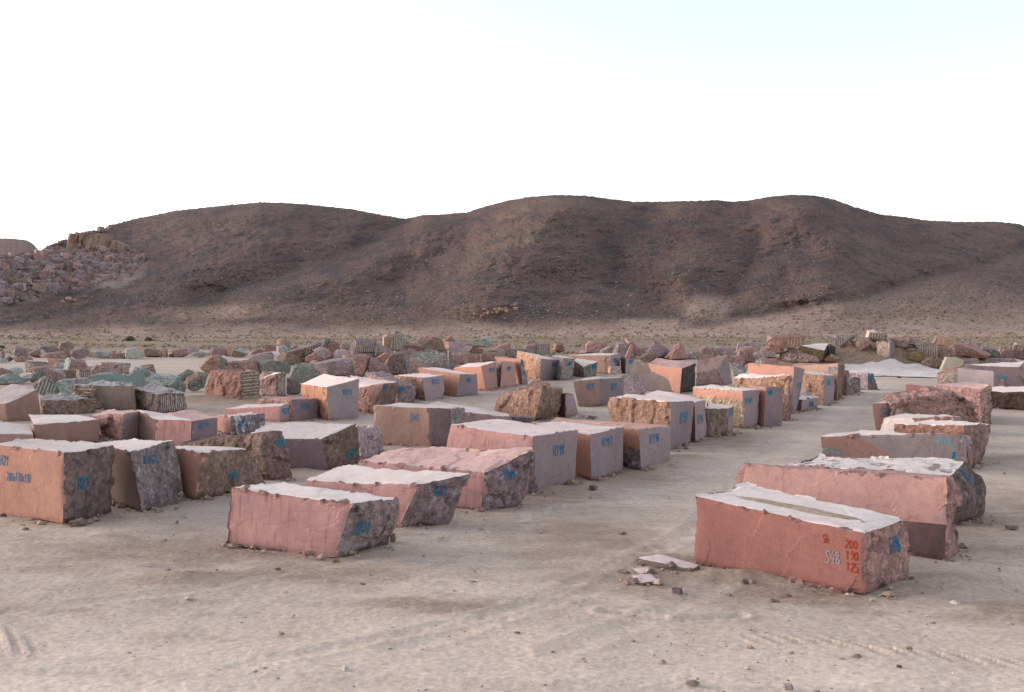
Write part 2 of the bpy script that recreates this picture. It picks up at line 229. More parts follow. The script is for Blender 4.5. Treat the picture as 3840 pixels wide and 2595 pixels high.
["small red upright block right of block R179",[20.25,62.03,0.24],[[0.0,0.0,0.0],[0.13,1.79,0.02],[0.7,2.81,0.03],[0.57,1.02,0.01],[0.02,0.0,1.45],[0.37,1.79,1.34],[0.87,2.81,1.41],[0.52,1.02,1.21]],["rough_pink","rough_redgrey","rough_grey"],[["1",[0.359,0.626,0.824],[0.485,0.875,0.011],[0.006,-0.015,1.0],0.29,0.32,"teal","right"]],{}],
["small pinkish block with green mark in front of pale gravel",[21.65,64.31,0.25],[[0.0,0.0,0.02],[-0.91,-1.44,0.0],[-0.5,-0.75,0.01],[0.41,0.69,0.03],[0.03,0.0,0.99],[-0.91,-1.44,1.0],[-0.44,-0.75,1.05],[0.54,0.69,0.75]],["rough_pink","rough_redgrey","rough_grey"],[["1",[0.211,0.327,0.664],[0.507,0.862,0.011],[0.017,-0.022,1.0],0.27,0.29,"teal","right"]],{}],
["grey purple block with overhanging dark base marked R178",[23.22,66.86,0.3],[[0.0,0.0,0.0],[-0.71,1.29,0.02],[0.19,1.83,0.02],[0.9,0.53,0.01],[0.02,0.0,1.12],[-0.92,1.29,1.11],[-0.38,1.83,1.19],[0.62,0.53,1.06]],["white","rough_lilac","rough_grey"],[["R18",[0.26,0.145,0.795],[0.861,0.509,0.006],[-0.0,-0.012,1.0],0.4,0.26,"teal","right"]],{}],
["nearest right block marked S48 with red numbers 200 190 125",[5.57,16.18,0.01],[[0.0,0.0,0.0],[-2.3,2.13,0.0],[-1.17,3.35,0.0],[1.13,1.22,0.0],[-0.01,0.0,0.98],[-2.32,2.13,1.26],[-1.09,3.35,1.26],[1.12,1.22,0.99]],["white","saw_red","rough_pink"],[["Sh.",[-0.453,0.407,0.811],[0.733,-0.68,-0.0],[-0.008,-0.009,1.0],0.18,0.14,"red","left"],["200",[-0.153,0.129,0.783],[0.733,-0.68,-0.0],[-0.008,-0.009,1.0],0.22,0.13,"red","left"],["190",[-0.146,0.125,0.609],[0.733,-0.68,-0.0],[-0.008,-0.009,1.0],0.22,0.14,"red","left"],["125",[-0.14,0.123,0.424],[0.733,-0.68,-0.0],[-0.008,-0.009,1.0],0.22,0.14,"red","left"],["S48",[-0.385,0.349,0.532],[0.733,-0.68,-0.0],[-0.008,-0.009,1.0],0.29,0.21,"pale","left"],["S48",[0.788,0.853,0.632],[0.682,0.732,0.0],[-0.006,0.005,1.0],0.37,0.26,"blue","right"]],{"bev":0.03}],
["long leaning pink slab block behind block S48",[7.86,18.57,0.01],[[0.0,0.0,0.0],[-3.38,2.48,0.0],[-2.63,3.8,0.0],[0.75,1.32,0.0],[0.23,0.5,1.45],[-2.96,2.98,1.39],[-2.5,4.05,1.27],[0.78,1.57,1.34]],["saw_pink","saw_pink","rough_pink"],[["1",[0.417,0.788,0.764],[0.493,0.87,0.0],[-0.029,0.016,0.999],0.22,0.17,"blue","right"]],{"split":[["left","v",0.42,"saw_dark","lt",0.0,0.84]]}],  # dark split paints in the shade of the recess under the overhang
["block with cracked white top and craggy dark end, third in right row",[9.53,22.02,0.01],[[0.0,0.0,0.0],[-3.32,2.57,0.0],[-2.25,3.66,0.0],[1.07,1.09,0.0],[-0.09,0.0,1.07],[-2.92,2.57,0.93],[-1.83,3.66,1.11],[0.73,1.09,1.27]],["white_crk","rough_pink","rough_dark"],[["S47",[0.481,0.572,0.991],[0.701,0.713,0.0],[-0.042,0.04,0.998],0.37,0.27,"blue","right"]],{"bump_top":0.08,"bulge":0.2}],
["block with curved brown and grey front marked S46",[13.42,30.48,0.02],[[0.0,0.0,0.0],[-3.5,2.32,0.0],[-2.88,2.82,0.0],[0.62,0.5,0.0],[-0.12,0.0,1.13],[-3.53,2.32,0.79],[-2.08,2.82,0.94],[0.44,0.5,0.98]],["white","saw_brown","rough_lilac"],[["S46",[-3.214,2.118,0.331],[0.834,-0.552,-0.001],[-0.011,-0.018,1.0],0.54,0.18,"cyan","left"],["S46",[-0.434,0.266,0.859],[0.834,-0.552,-0.001],[-0.011,-0.018,1.0],0.52,0.21,"cyan","left"],["1",[-0.09,-0.035,0.448],[0.777,0.629,0.001],[-0.042,0.051,0.998],0.08,0.2,"blue","right"]],{"split":[["left","u",0.62,"saw_grey","gt",-0.35]]}],
["block with bright white sloping shoulder and brown face behind S46",[16.06,36.36,0.03],[[0.0,0.0,0.0],[-2.51,1.82,0.0],[-2.17,2.18,0.01],[0.34,0.35,0.0],[-0.31,0.0,1.12],[-2.12,1.82,0.89],[-1.22,2.18,1.04],[0.04,0.35,1.09]],["white","rough_redbr","saw_grey"],[],{"split":[["left","u",0.36,"white","lt",0.28]]}],
["dark red rough block with narrow bright white top strip",[13.79,30.86,0.02],[[0.0,0.0,0.0],[-0.86,3.21,0.0],[0.34,4.94,0.01],[1.2,1.74,0.0],[-0.17,0.0,1.34],[-1.05,3.21,1.07],[0.81,4.94,1.08],[1.47,1.74,1.21]],["white","rough_redbr","rough_redgrey"],[],{}],
["orange block end marked S40 in right row",[15.35,41.48,0.05],[[0.0,0.0,0.0],[-0.68,-0.22,0.0],[1.51,1.33,0.01],[2.19,1.55,0.01],[0.0,0.0,1.2],[-0.87,-0.22,1.24],[0.71,1.33,1.18],[2.19,1.55,1.15]],["white","saw_orange","saw_orange"],[["S40",[-0.263,-0.045,0.841],[0.951,0.308,0.001],[-0.015,0.043,0.999],0.51,0.35,"teal","left"]],{}],
["smooth red rectangular slab block behind the layered boulder",[21.44,47.49,0.08],[[0.0,0.0,0.0],[-2.2,2.96,0.03],[-1.75,3.52,0.03],[0.44,0.57,0.0],[-0.03,0.0,1.28],[-2.03,2.96,1.45],[-1.61,3.52,1.44],[0.34,0.57,1.29]],["saw_red","saw_red","saw_dark"],[],{}],
["block with crumbly pink top and dark grained end, right row",[20.89,45.59,0.07],[[0.0,0.0,0.0],[-1.17,3.05,0.03],[-0.92,2.53,0.02],[0.24,-0.52,0.0],[0.04,0.0,1.51],[-1.0,3.05,1.56],[1.26,3.35,1.68],[0.16,-0.52,1.7]],["pink_top","rough_pink","rough_dark"],[],{}],
["flat lilac grey slab standing in front of block S96",[26.27,55.9,0.17],[[0.0,0.0,0.0],[-0.12,4.19,0.05],[0.75,5.73,0.07],[0.87,1.54,0.02],[0.03,0.0,1.8],[-0.12,4.19,1.83],[0.86,5.73,1.82],[0.83,1.54,1.74]],["saw_grey","saw_grey","saw_lilac"],[],{}],
["lilac block marked S96 with thin white top at right",[33.55,67.61,0.31],[[0.0,0.0,0.0],[-3.06,1.66,0.02],[-1.61,3.32,0.04],[1.45,1.66,0.02],[-0.04,0.0,1.46],[-2.98,1.66,1.59],[-1.57,3.32,1.55],[1.1,1.66,1.77]],["white","saw_lilacdk","rough_redgrey"],[["S96",[-0.894,0.506,0.734],[0.878,-0.478,-0.006],[0.017,0.018,1.0],0.54,0.26,"teal","left"]],{}],
["low dark block with white top at the right edge",[26.54,51.07,0.12],[[0.0,0.0,0.0],[-1.61,2.32,0.02],[-0.22,4.3,0.04],[1.38,1.98,0.02],[0.0,0.0,1.01],[-1.67,2.32,0.88],[-0.5,4.3,1.03],[1.21,1.98,1.16]],["white","rough_dkred","rough_dkred"],[],{}],
["pink block with rough left side and half lilac end",[-14.62,38.37,0.03],[[0.0,0.0,0.0],[-1.64,2.02,0.01],[-1.27,2.97,0.01],[0.37,0.95,0.0],[0.06,0.0,1.03],[-2.0,2.02,0.8],[-1.65,2.97,0.98],[0.46,0.95,1.1]],["pink_top","rough_pink","saw_pink"],[],{"split":[["right","u",0.55,"saw_lilac","lt",0.0]]}],
["wide pinkish brown block with bright white notched top",[-15.26,37.91,0.03],[[0.0,0.0,0.0],[-1.94,-1.03,0.0],[-2.59,1.03,0.01],[-0.65,2.06,0.01],[-0.01,0.0,0.9],[-2.0,-1.03,0.82],[-3.16,1.03,0.98],[-1.59,2.06,0.86]],["white","saw_brown","saw_brown"],[],{"bev":0.08}],
["white topped block with dirt clods on it at left edge",[-16.96,36.35,0.03],[[0.0,0.0,0.0],[-1.76,-0.52,0.0],[-2.39,1.12,0.0],[-0.63,1.63,0.01],[-0.02,0.0,0.5],[-1.76,-0.52,0.55],[-2.4,1.12,0.93],[-0.88,1.63,0.64]],["white","saw_pink","saw_pink"],[],{}],
["pink streaked block beside R219 with dark left side",[-13.01,37.24,0.03],[[0.0,0.0,0.0],[-1.54,2.32,0.01],[0.04,1.53,0.01],[1.58,-0.79,0.0],[0.05,0.0,0.95],[-1.52,2.32,1.09],[-0.22,2.62,0.88],[1.62,-0.79,0.98]],["white","saw_dark","saw_pinkst"],[],{}],  # left side coloured dark for the shade in the gap beside it
["block with wrinkled pink top and lilac end marked R219",[-11.99,38.29,0.03],[[0.0,0.0,0.0],[-1.42,2.1,0.01],[-0.75,3.2,0.01],[0.67,1.1,0.0],[0.05,0.0,0.75],[-1.62,2.1,0.86],[-0.85,3.2,0.96],[0.68,1.1,0.82]],["pink_top","saw_pink","saw_lilacdk"],[["R219",[0.32,0.463,0.575],[0.518,0.855,0.003],[0.049,-0.033,0.998],0.5,0.23,"blue","right"]],{"bump_top":0.1}],
["block with flaky white purple end marked R218",[-11.13,40.47,0.04],[[0.0,0.0,0.0],[-1.02,1.68,0.01],[-0.07,3.45,0.01],[0.95,1.77,0.01],[0.01,0.0,0.76],[-1.0,1.68,0.67],[-0.25,3.45,0.65],[0.9,1.77,0.76]],["pinkwhite","saw_pink","rough_flaky"],[["R218",[0.328,0.599,0.436],[0.474,0.881,0.004],[0.007,-0.008,1.0],0.6,0.22,"blue","right"]],{}],
["pink block with streaked side marked R217",[-10.47,46.11,0.07],[[0.0,0.0,0.0],[-2.78,1.54,0.01],[-2.25,2.08,0.02],[0.53,0.54,0.0],[0.02,0.0,0.71],[-2.94,1.54,0.48],[-2.06,2.08,0.68],[0.56,0.54,0.83]],["pinkwhite","saw_pinkst","saw_lilac"],[["R217",[0.255,0.248,0.497],[0.701,0.713,0.005],[0.007,-0.015,1.0],0.44,0.25,"blue","right"]],{}],
["grey purple block marked R216 against block R215",[-9.85,46.38,0.07],[[0.0,0.0,0.0],[-2.43,3.41,0.03],[-1.56,4.68,0.04],[0.87,1.27,0.01],[-0.15,0.0,1.02],[-2.51,3.41,0.78],[-1.19,4.68,0.86],[0.78,1.27,0.97]],["saw_pink","rough_pink","saw_purple2"],[["R216",[0.368,0.675,0.662],[0.564,0.826,0.006],[-0.1,0.06,0.993],0.48,0.23,"blue","right"]],{}],
["tall block with orange side and grey end marked R215",[-8.37,46.65,0.08],[[0.0,0.0,0.0],[-1.84,3.78,0.03],[-0.65,4.66,0.04],[1.18,0.89,0.01],[-0.07,0.0,1.54],[-2.06,3.78,1.5],[-1.04,4.66,1.94],[1.28,0.89,1.88]],["pinkwhite","saw_rust","saw_grey"],[["R215",[0.764,0.614,1.27],[0.801,0.599,0.005],[-0.02,0.018,1.0],0.45,0.24,"blue","right"]],{}],
["pink sloping block marked R214 next to R215",[-6.75,50.0,0.11],[[0.0,0.0,0.0],[-1.34,2.7,0.03],[-0.59,5.29,0.05],[0.75,2.59,0.03],[0.45,0.0,1.51],[-1.34,2.7,1.09],[-1.98,5.29,1.66],[0.87,2.59,1.41]],["pinkwhite","rough_pink","rough_brown"],[["R214",[0.504,0.452,1.263],[0.279,0.96,0.01],[0.26,-0.085,0.962],0.63,0.24,"blue","right"]],{}],
["weathered purple block marked R213 with crumbly ridge top",[-6.27,55.9,0.17],[[0.0,0.0,0.0],[-2.01,3.67,0.04],[-1.12,4.66,0.05],[0.89,0.99,0.01],[-0.05,0.0,1.15],[-2.15,3.67,1.56],[-1.41,4.66,1.65],[0.97,0.99,0.9]],["rough_lilac","rough_pink","rough_purple"],[["R213",[0.231,0.296,0.778],[0.668,0.745,0.008],[-0.03,0.015,0.999],0.44,0.28,"blue","right"]],{}],
["block with rusty brown side and lilac end marked R212",[-4.88,58.0,0.19],[[0.0,0.0,0.0],[-1.77,3.8,0.05],[-0.89,5.8,0.07],[0.89,1.99,0.02],[-0.21,0.0,1.36],[-2.22,3.8,1.3],[-0.92,5.8,1.3],[0.92,1.99,1.44]],["pinkwhite","rough_rust","saw_lilac"],[["R212",[0.411,1.271,1.028],[0.407,0.914,0.011],[-0.13,0.046,0.99],0.7,0.27,"blue","right"]],{}],
["block with wedge shaped pale top marked R211",[-3.31,61.22,0.23],[[0.0,0.0,0.0],[-2.42,3.43,0.04],[-1.17,5.26,0.06],[1.24,1.84,0.02],[0.2,0.0,1.37],[-2.65,3.43,1.63],[-1.54,5.26,1.54],[1.19,1.84,1.29]],["white","saw_orange","saw_lilac"],[["R211",[0.752,0.909,0.951],[0.561,0.828,0.01],[0.093,-0.075,0.993],0.45,0.25,"blue","right"]],{}],
["block marked R210 with slanting joint between its faces",[-1.67,66.02,0.29],[[0.0,0.0,0.0],[-1.78,3.79,0.05],[-1.05,6.37,0.08],[0.73,2.58,0.03],[-0.33,0.0,1.61],[-2.34,3.79,1.34],[-1.34,6.37,1.59],[0.6,2.58,1.83]],["pinkwhite","saw_orange","saw_pink"],[["R210",[0.237,1.762,1.278],[0.271,0.963,0.012],[-0.191,0.041,0.981],0.99,0.25,"blue","right"]],{}],
["squat block marked R209 with a pale scratch on its end",[-0.8,68.57,0.32],[[0.0,0.0,0.0],[-0.27,2.06,0.03],[0.75,4.56,0.06],[1.02,2.5,0.03],[0.14,0.0,1.76],[-0.27,2.06,1.73],[0.58,4.56,1.69],[1.06,2.5,1.64]],["saw_pink","rough_grey","saw_pink"],[["R209",[0.61,1.246,1.291],[0.379,0.925,0.012],[0.063,-0.038,0.997],0.69,0.26,"blue","right"]],{}],
["orange block with grey stained end marked R208",[0.75,72.22,0.37],[[0.0,0.0,0.0],[-1.49,3.92,0.05],[-1.08,4.89,0.06],[0.41,0.97,0.01],[-0.17,0.0,1.79],[-2.08,3.92,1.88],[-1.45,4.89,1.88],[0.06,0.97,1.72]],["saw_orange","saw_orange","rough_grey"],[["R2",[0.193,0.628,0.79],[0.391,0.92,0.012],[-0.085,0.023,0.996],0.41,0.29,"blue","right"]],{}],
["block with bright orange broken side marked R207",[2.08,76.61,0.42],[[0.0,0.0,0.0],[-1.51,3.92,0.05],[-0.01,5.96,0.08],[1.49,2.05,0.03],[0.09,0.0,1.7],[-1.7,3.92,2.2],[-0.22,5.96,1.88],[1.61,2.05,1.51]],["white","rough_orange","saw_lilac"],[["R207",[1.043,1.348,1.15],[0.59,0.808,0.01],[0.028,-0.033,0.999],0.58,0.28,"blue","right"]],{"bulge":0.1}],
["rough grey block marked R206 behind R207",[3.6,76.94,0.43],[[0.0,0.0,0.0],[-0.68,4.14,0.05],[0.46,6.57,0.08],[1.14,2.43,0.03],[0.28,0.0,1.67],[-0.46,4.14,1.78],[0.31,6.57,1.76],[1.28,2.43,1.6]],["white","rough_grey","rough_grey"],[["R206",[0.843,1.357,1.239],[0.424,0.906,0.012],[0.133,-0.075,0.988],0.65,0.3,"blue","right"]],{}],
["dark green brown block with sloping pale top marked R205",[5.68,80.44,0.47],[[0.0,0.0,0.0],[-0.77,2.45,0.03],[0.35,4.89,0.06],[1.12,2.44,0.03],[-0.08,0.0,0.87],[-0.62,2.45,1.27],[-0.31,4.89,1.4],[1.25,2.44,1.21]],["white","rough_brown","rough_green"],[["R205",[0.833,1.982,0.839],[0.417,0.909,0.012],[-0.082,0.025,0.996],0.74,0.28,"blue","right"]],{}],
["very long pink block with lilac end marked R204",[8.15,85.09,0.53],[[0.0,0.0,0.0],[-3.04,2.9,0.04],[-1.91,5.33,0.07],[1.13,2.43,0.03],[0.03,0.0,1.61],[-3.4,2.9,1.52],[-0.95,5.33,1.67],[1.06,2.43,1.73]],["white","saw_tan","saw_lilac"],[["R204",[0.595,1.24,1.165],[0.42,0.907,0.012],[0.01,-0.017,1.0],0.92,0.3,"blue","right"]],{"split":[["left","u",0.86,"rough_redgrey","gt",0.0]]}],
["narrow lilac block marked R203 right of R204",[9.53,86.12,0.54],[[0.0,0.0,0.0],[-0.21,1.6,0.02],[0.87,4.06,0.05],[1.08,2.46,0.03],[0.03,0.0,1.31],[-0.29,1.6,1.28],[0.69,4.06,1.25],[1.06,2.46,1.22]],["saw_dark","saw_dark","saw_lilac"],[["R203",[0.663,1.466,0.986],[0.401,0.916,0.012],[0.014,-0.019,1.0],1.25,0.32,"blue","right"]],{}],
["jagged two-tone block marked R29 twice in the open centre",[4.74,54.94,0.15],[[0.0,0.0,0.01],[-1.23,-0.65,0.0],[0.23,1.61,0.03],[1.46,2.26,0.03],[-0.02,0.0,1.47],[-1.5,-0.65,1.35],[-0.04,1.61,1.55],[1.52,2.26,1.43]],["pinkwhite","saw_tan","saw_grey"],[["R29",[-0.575,-0.191,1.052],[0.885,0.466,0.005],[-0.048,0.081,0.996],0.42,0.31,"blue","left"],["R29",[0.854,1.341,0.968],[0.542,0.84,0.01],[-0.014,-0.002,1.0],0.58,0.32,"blue","right"]],{}],
["big grey brown block with smooth front behind R29",[9.68,66.5,0.27],[[0.0,0.0,0.02],[-2.37,2.07,0.05],[-1.8,0.06,0.03],[0.57,-2.01,0.0],[0.25,0.0,1.59],[-1.57,2.07,1.82],[-0.44,2.37,1.84],[0.63,-2.01,1.5]],["rough_brown","saw_greybr","saw_greydk"],[],{}],
["block with rough pink top and blackish purple end",[10.4,63.49,0.26],[[0.0,0.0,0.0],[-1.16,4.04,0.05],[0.12,5.63,0.07],[1.28,1.59,0.02],[0.13,0.0,1.57],[-1.45,4.04,1.78],[-0.61,5.63,2.06],[1.28,1.59,1.86]],["pink_top","saw_orange","rough_black"],[],{"bump_top":0.08}],
["tent shaped block with pink sloping top and lilac gable",[15.15,72.22,0.35],[[0.0,0.0,0.02],[-2.36,-1.24,0.0],[-1.82,-0.64,0.01],[0.54,0.6,0.02],[-0.61,0.0,1.15],[-2.36,-1.24,0.91],[-2.18,-0.64,1.73],[0.2,0.6,2.14]],["pink_top","rough_redgrey","saw_lilac"],[],{"bump_top":0.08}],
["big rust orange boulder block with brown right half in the centre",[0.99,46.22,0.07],[[0.0,0.0,0.0],[-1.77,3.8,0.03],[-0.65,6.24,0.05],[1.12,2.44,0.02],[0.42,0.0,1.65],[-1.71,3.8,0.94],[0.43,6.24,1.44],[1.51,2.44,1.29]],["rough_rust","rough_rust","rough_brown"],[],{"bulge":0.12,"bev":0.08}],
["small half round lilac block right of the rust boulder",[2.52,48.22,0.09],[[0.0,0.0,0.0],[-0.39,0.7,0.01],[0.3,1.88,0.02],[0.69,1.18,0.01],[0.0,0.0,1.12],[-0.26,0.7,1.1],[0.24,1.88,1.03],[0.43,1.18,0.99]],["saw_dark","saw_dark","saw_lilac"],[],{}],
["large sloping pink brown block at left edge behind white topped ones",[-22.75,46.11,0.07],[[0.0,0.0,0.0],[-1.91,1.09,0.01],[-0.98,2.46,0.02],[0.93,1.37,0.01],[-0.05,0.0,0.84],[-1.65,1.09,0.88],[-1.0,2.46,1.64],[0.75,1.37,1.42]],["pinkdust","saw_brown","saw_brown"],[],{"bev":0.06}],
["low grey brown block in front of the row of drilled blocks",[-22.4,49.04,0.1],[[0.0,0.0,0.0],[-0.92,1.59,0.01],[0.73,3.61,0.03],[1.65,2.03,0.02],[-0.03,0.0,0.8],[-0.99,1.59,0.83],[-0.62,3.61,0.82],[1.48,2.03,0.67]],["rough_greydust","rough_brown","rough_brown"],[],{"bev":0.06}],
["brown block with horizontal drill grooves on left half",[-18.92,51.64,0.12],[[0.0,0.0,0.0],[-3.5,1.4,0.01],[-4.12,3.48,0.04],[-0.63,2.09,0.02],[-0.24,0.0,1.3],[-3.84,1.4,1.16],[-3.2,3.48,1.35],[-0.96,2.09,1.26]],["rough_greydust","saw_greybr","saw_brown"],[],{"drill":[["left","h",0.02,0.36,0.25,0.95,5]],"split":[["left","u",0.4,"rough_brown","lt",0.0]]}],
["dark purple block with many pale vertical drill grooves",[-17.44,50.62,0.11],[[0.0,0.0,0.0],[-1.91,2.21,0.02],[-0.93,3.5,0.04],[0.98,1.28,0.01],[-0.09,0.0,0.96],[-2.1,2.21,1.12],[-1.44,3.5,1.24],[0.86,1.28,0.94]],["rough_greydust","rough_dark","rough_dark"],[],{"drill":[["left","v",0.05,0.6,0.05,0.8,7],["right","v",0.03,0.95,0.02,0.93,12]]}],
["reddish block with horizontal drill grooves on its right end",[-15.09,56.9,0.18],[[0.0,0.0,0.0],[-2.71,2.17,0.03],[-2.0,3.76,0.04],[0.71,1.59,0.02],[0.02,0.0,1.73],[-2.36,2.17,1.65],[-1.64,3.76,1.64],[0.67,1.59,1.63]],["rough_pink","rough_redbr","rough_brown"],[],{"drill":[["right","h",0.02,0.95,0.1,0.95,8]]}],
["brown block with vertical drill grooves behind R216",[-14.07,61.22,0.23],[[0.0,0.0,0.0],[-1.3,1.37,0.02],[-0.89,2.09,0.03],[0.4,0.72,0.01],[-0.05,0.0,1.33],[-1.31,1.37,1.02],[-0.62,2.09,1.38],[0.43,0.72,1.42]],["white","rough_redgrey","rough_brown"],[],{"drill":[["right","v",0.05,0.95,0.03,0.97,7]]}],
["big grey block with drilled striped top in the rubble row",[-6.98,86.91,0.55],[[0.0,0.0,0.0],[-1.79,2.19,0.03],[-0.23,4.37,0.06],[1.56,2.19,0.03],[0.0,0.0,0.65],[-2.03,2.19,1.41],[-0.44,4.37,2.03],[1.35,2.19,1.62]],["rough_green","rough_dark","rough_purple"],[],{"drill":[["top","a",0.05,0.95,0.03,0.97,11]]}],
["ochre yellow block with pale top beside the earth mound",[28.54,94.05,1.38],[[0.0,0.0,0.0],[-2.03,0.7,0.0],[-1.07,1.9,0.0],[0.96,1.2,0.0],[0.11,0.0,0.94],[-1.87,0.7,1.43],[0.24,1.9,1.61],[0.86,1.2,1.59]],["white","rough_ochre","rough_black"],[],{}],
["cream faced cube lying on the earth mound",[34.3,93.05,1.69],[[0.0,0.0,0.0],[-0.88,0.7,0.0],[0.07,1.9,0.0],[0.95,1.2,0.0],[0.03,0.0,1.47],[-0.88,0.7,1.51],[0.19,1.9,1.54],[0.92,1.2,1.08]],["rough_cream","rough_creamw","saw_grey"],[],{}],
["grooved purple block, vertical drill lines, leftmost drilled block",[-41.07,87.64,0.56],[[0.0,0.0,0.0],[-0.9,0.55,0.01],[-0.68,3.22,0.04],[0.21,2.67,0.03],[0.2,0.0,1.01],[-0.87,0.55,0.96],[-1.92,3.22,0.95],[0.19,2.67,0.76]],["rough_greydust","rough_dark","rough_dark"],[],{"drill":[["left","v",0.03,0.97,0.02,0.97,7],["right","v",0.05,0.95,0.1,0.95,12]]}],
["grey purple block with grooved right end on pale track",[-32.32,84.67,0.52],[[0.0,0.0,0.0],[-1.99,1.02,0.01],[-1.58,1.88,0.02],[0.4,0.85,0.01],[0.0,0.0,0.98],[-1.99,1.02,1.01],[-1.98,1.88,1.0],[0.4,0.85,0.88]],["rough_greydust","rough_redgrey","rough_purple"],[],{"drill":[["right","h",0.1,0.97,0.08,0.95,8]]}],
["pale flat stone slab lying beside block S48",[3.11,17.63,0.01],[[0.0,0.0,0.0],[-0.92,0.59,0.0],[-0.7,0.91,0.0],[0.22,0.31,0.0],[-0.02,0.0,0.09],[-0.93,0.59,0.14],[-0.46,0.91,0.15],[0.21,0.31,0.09]],["pinkwhite","saw_greybr","saw_greybr"],[],{"nm":"stone_slab","cat":"stone slab","grp":"pale slabs lying near the nearest right block"}],
["upper of two small pale slabs by the flat slab",[2.18,17.46,0.01],[[0.0,0.0,0.0],[-0.1,0.36,0.0],[0.17,0.42,0.0],[0.27,0.06,0.0],[0.0,0.0,0.05],[-0.1,0.36,0.05],[0.18,0.42,0.07],[0.26,0.06,0.08]],["pinkwhite","saw_grey","saw_greybr"],[],{"nm":"stone_slab","cat":"stone slab","grp":"pale slabs lying near the nearest right block"}],
["lower of two small pale slabs by the flat slab",[2.09,16.76,0.01],[[0.0,0.0,0.0],[-0.08,0.45,0.0],[0.28,0.6,0.0],[0.36,0.15,0.0],[-0.01,0.0,0.07],[-0.08,0.45,0.07],[0.27,0.6,0.07],[0.35,0.15,0.07]],["pinkwhite","saw_grey","saw_greybr"],[],{"nm":"stone_slab","cat":"stone slab","grp":"pale slabs lying near the nearest right block"}]]
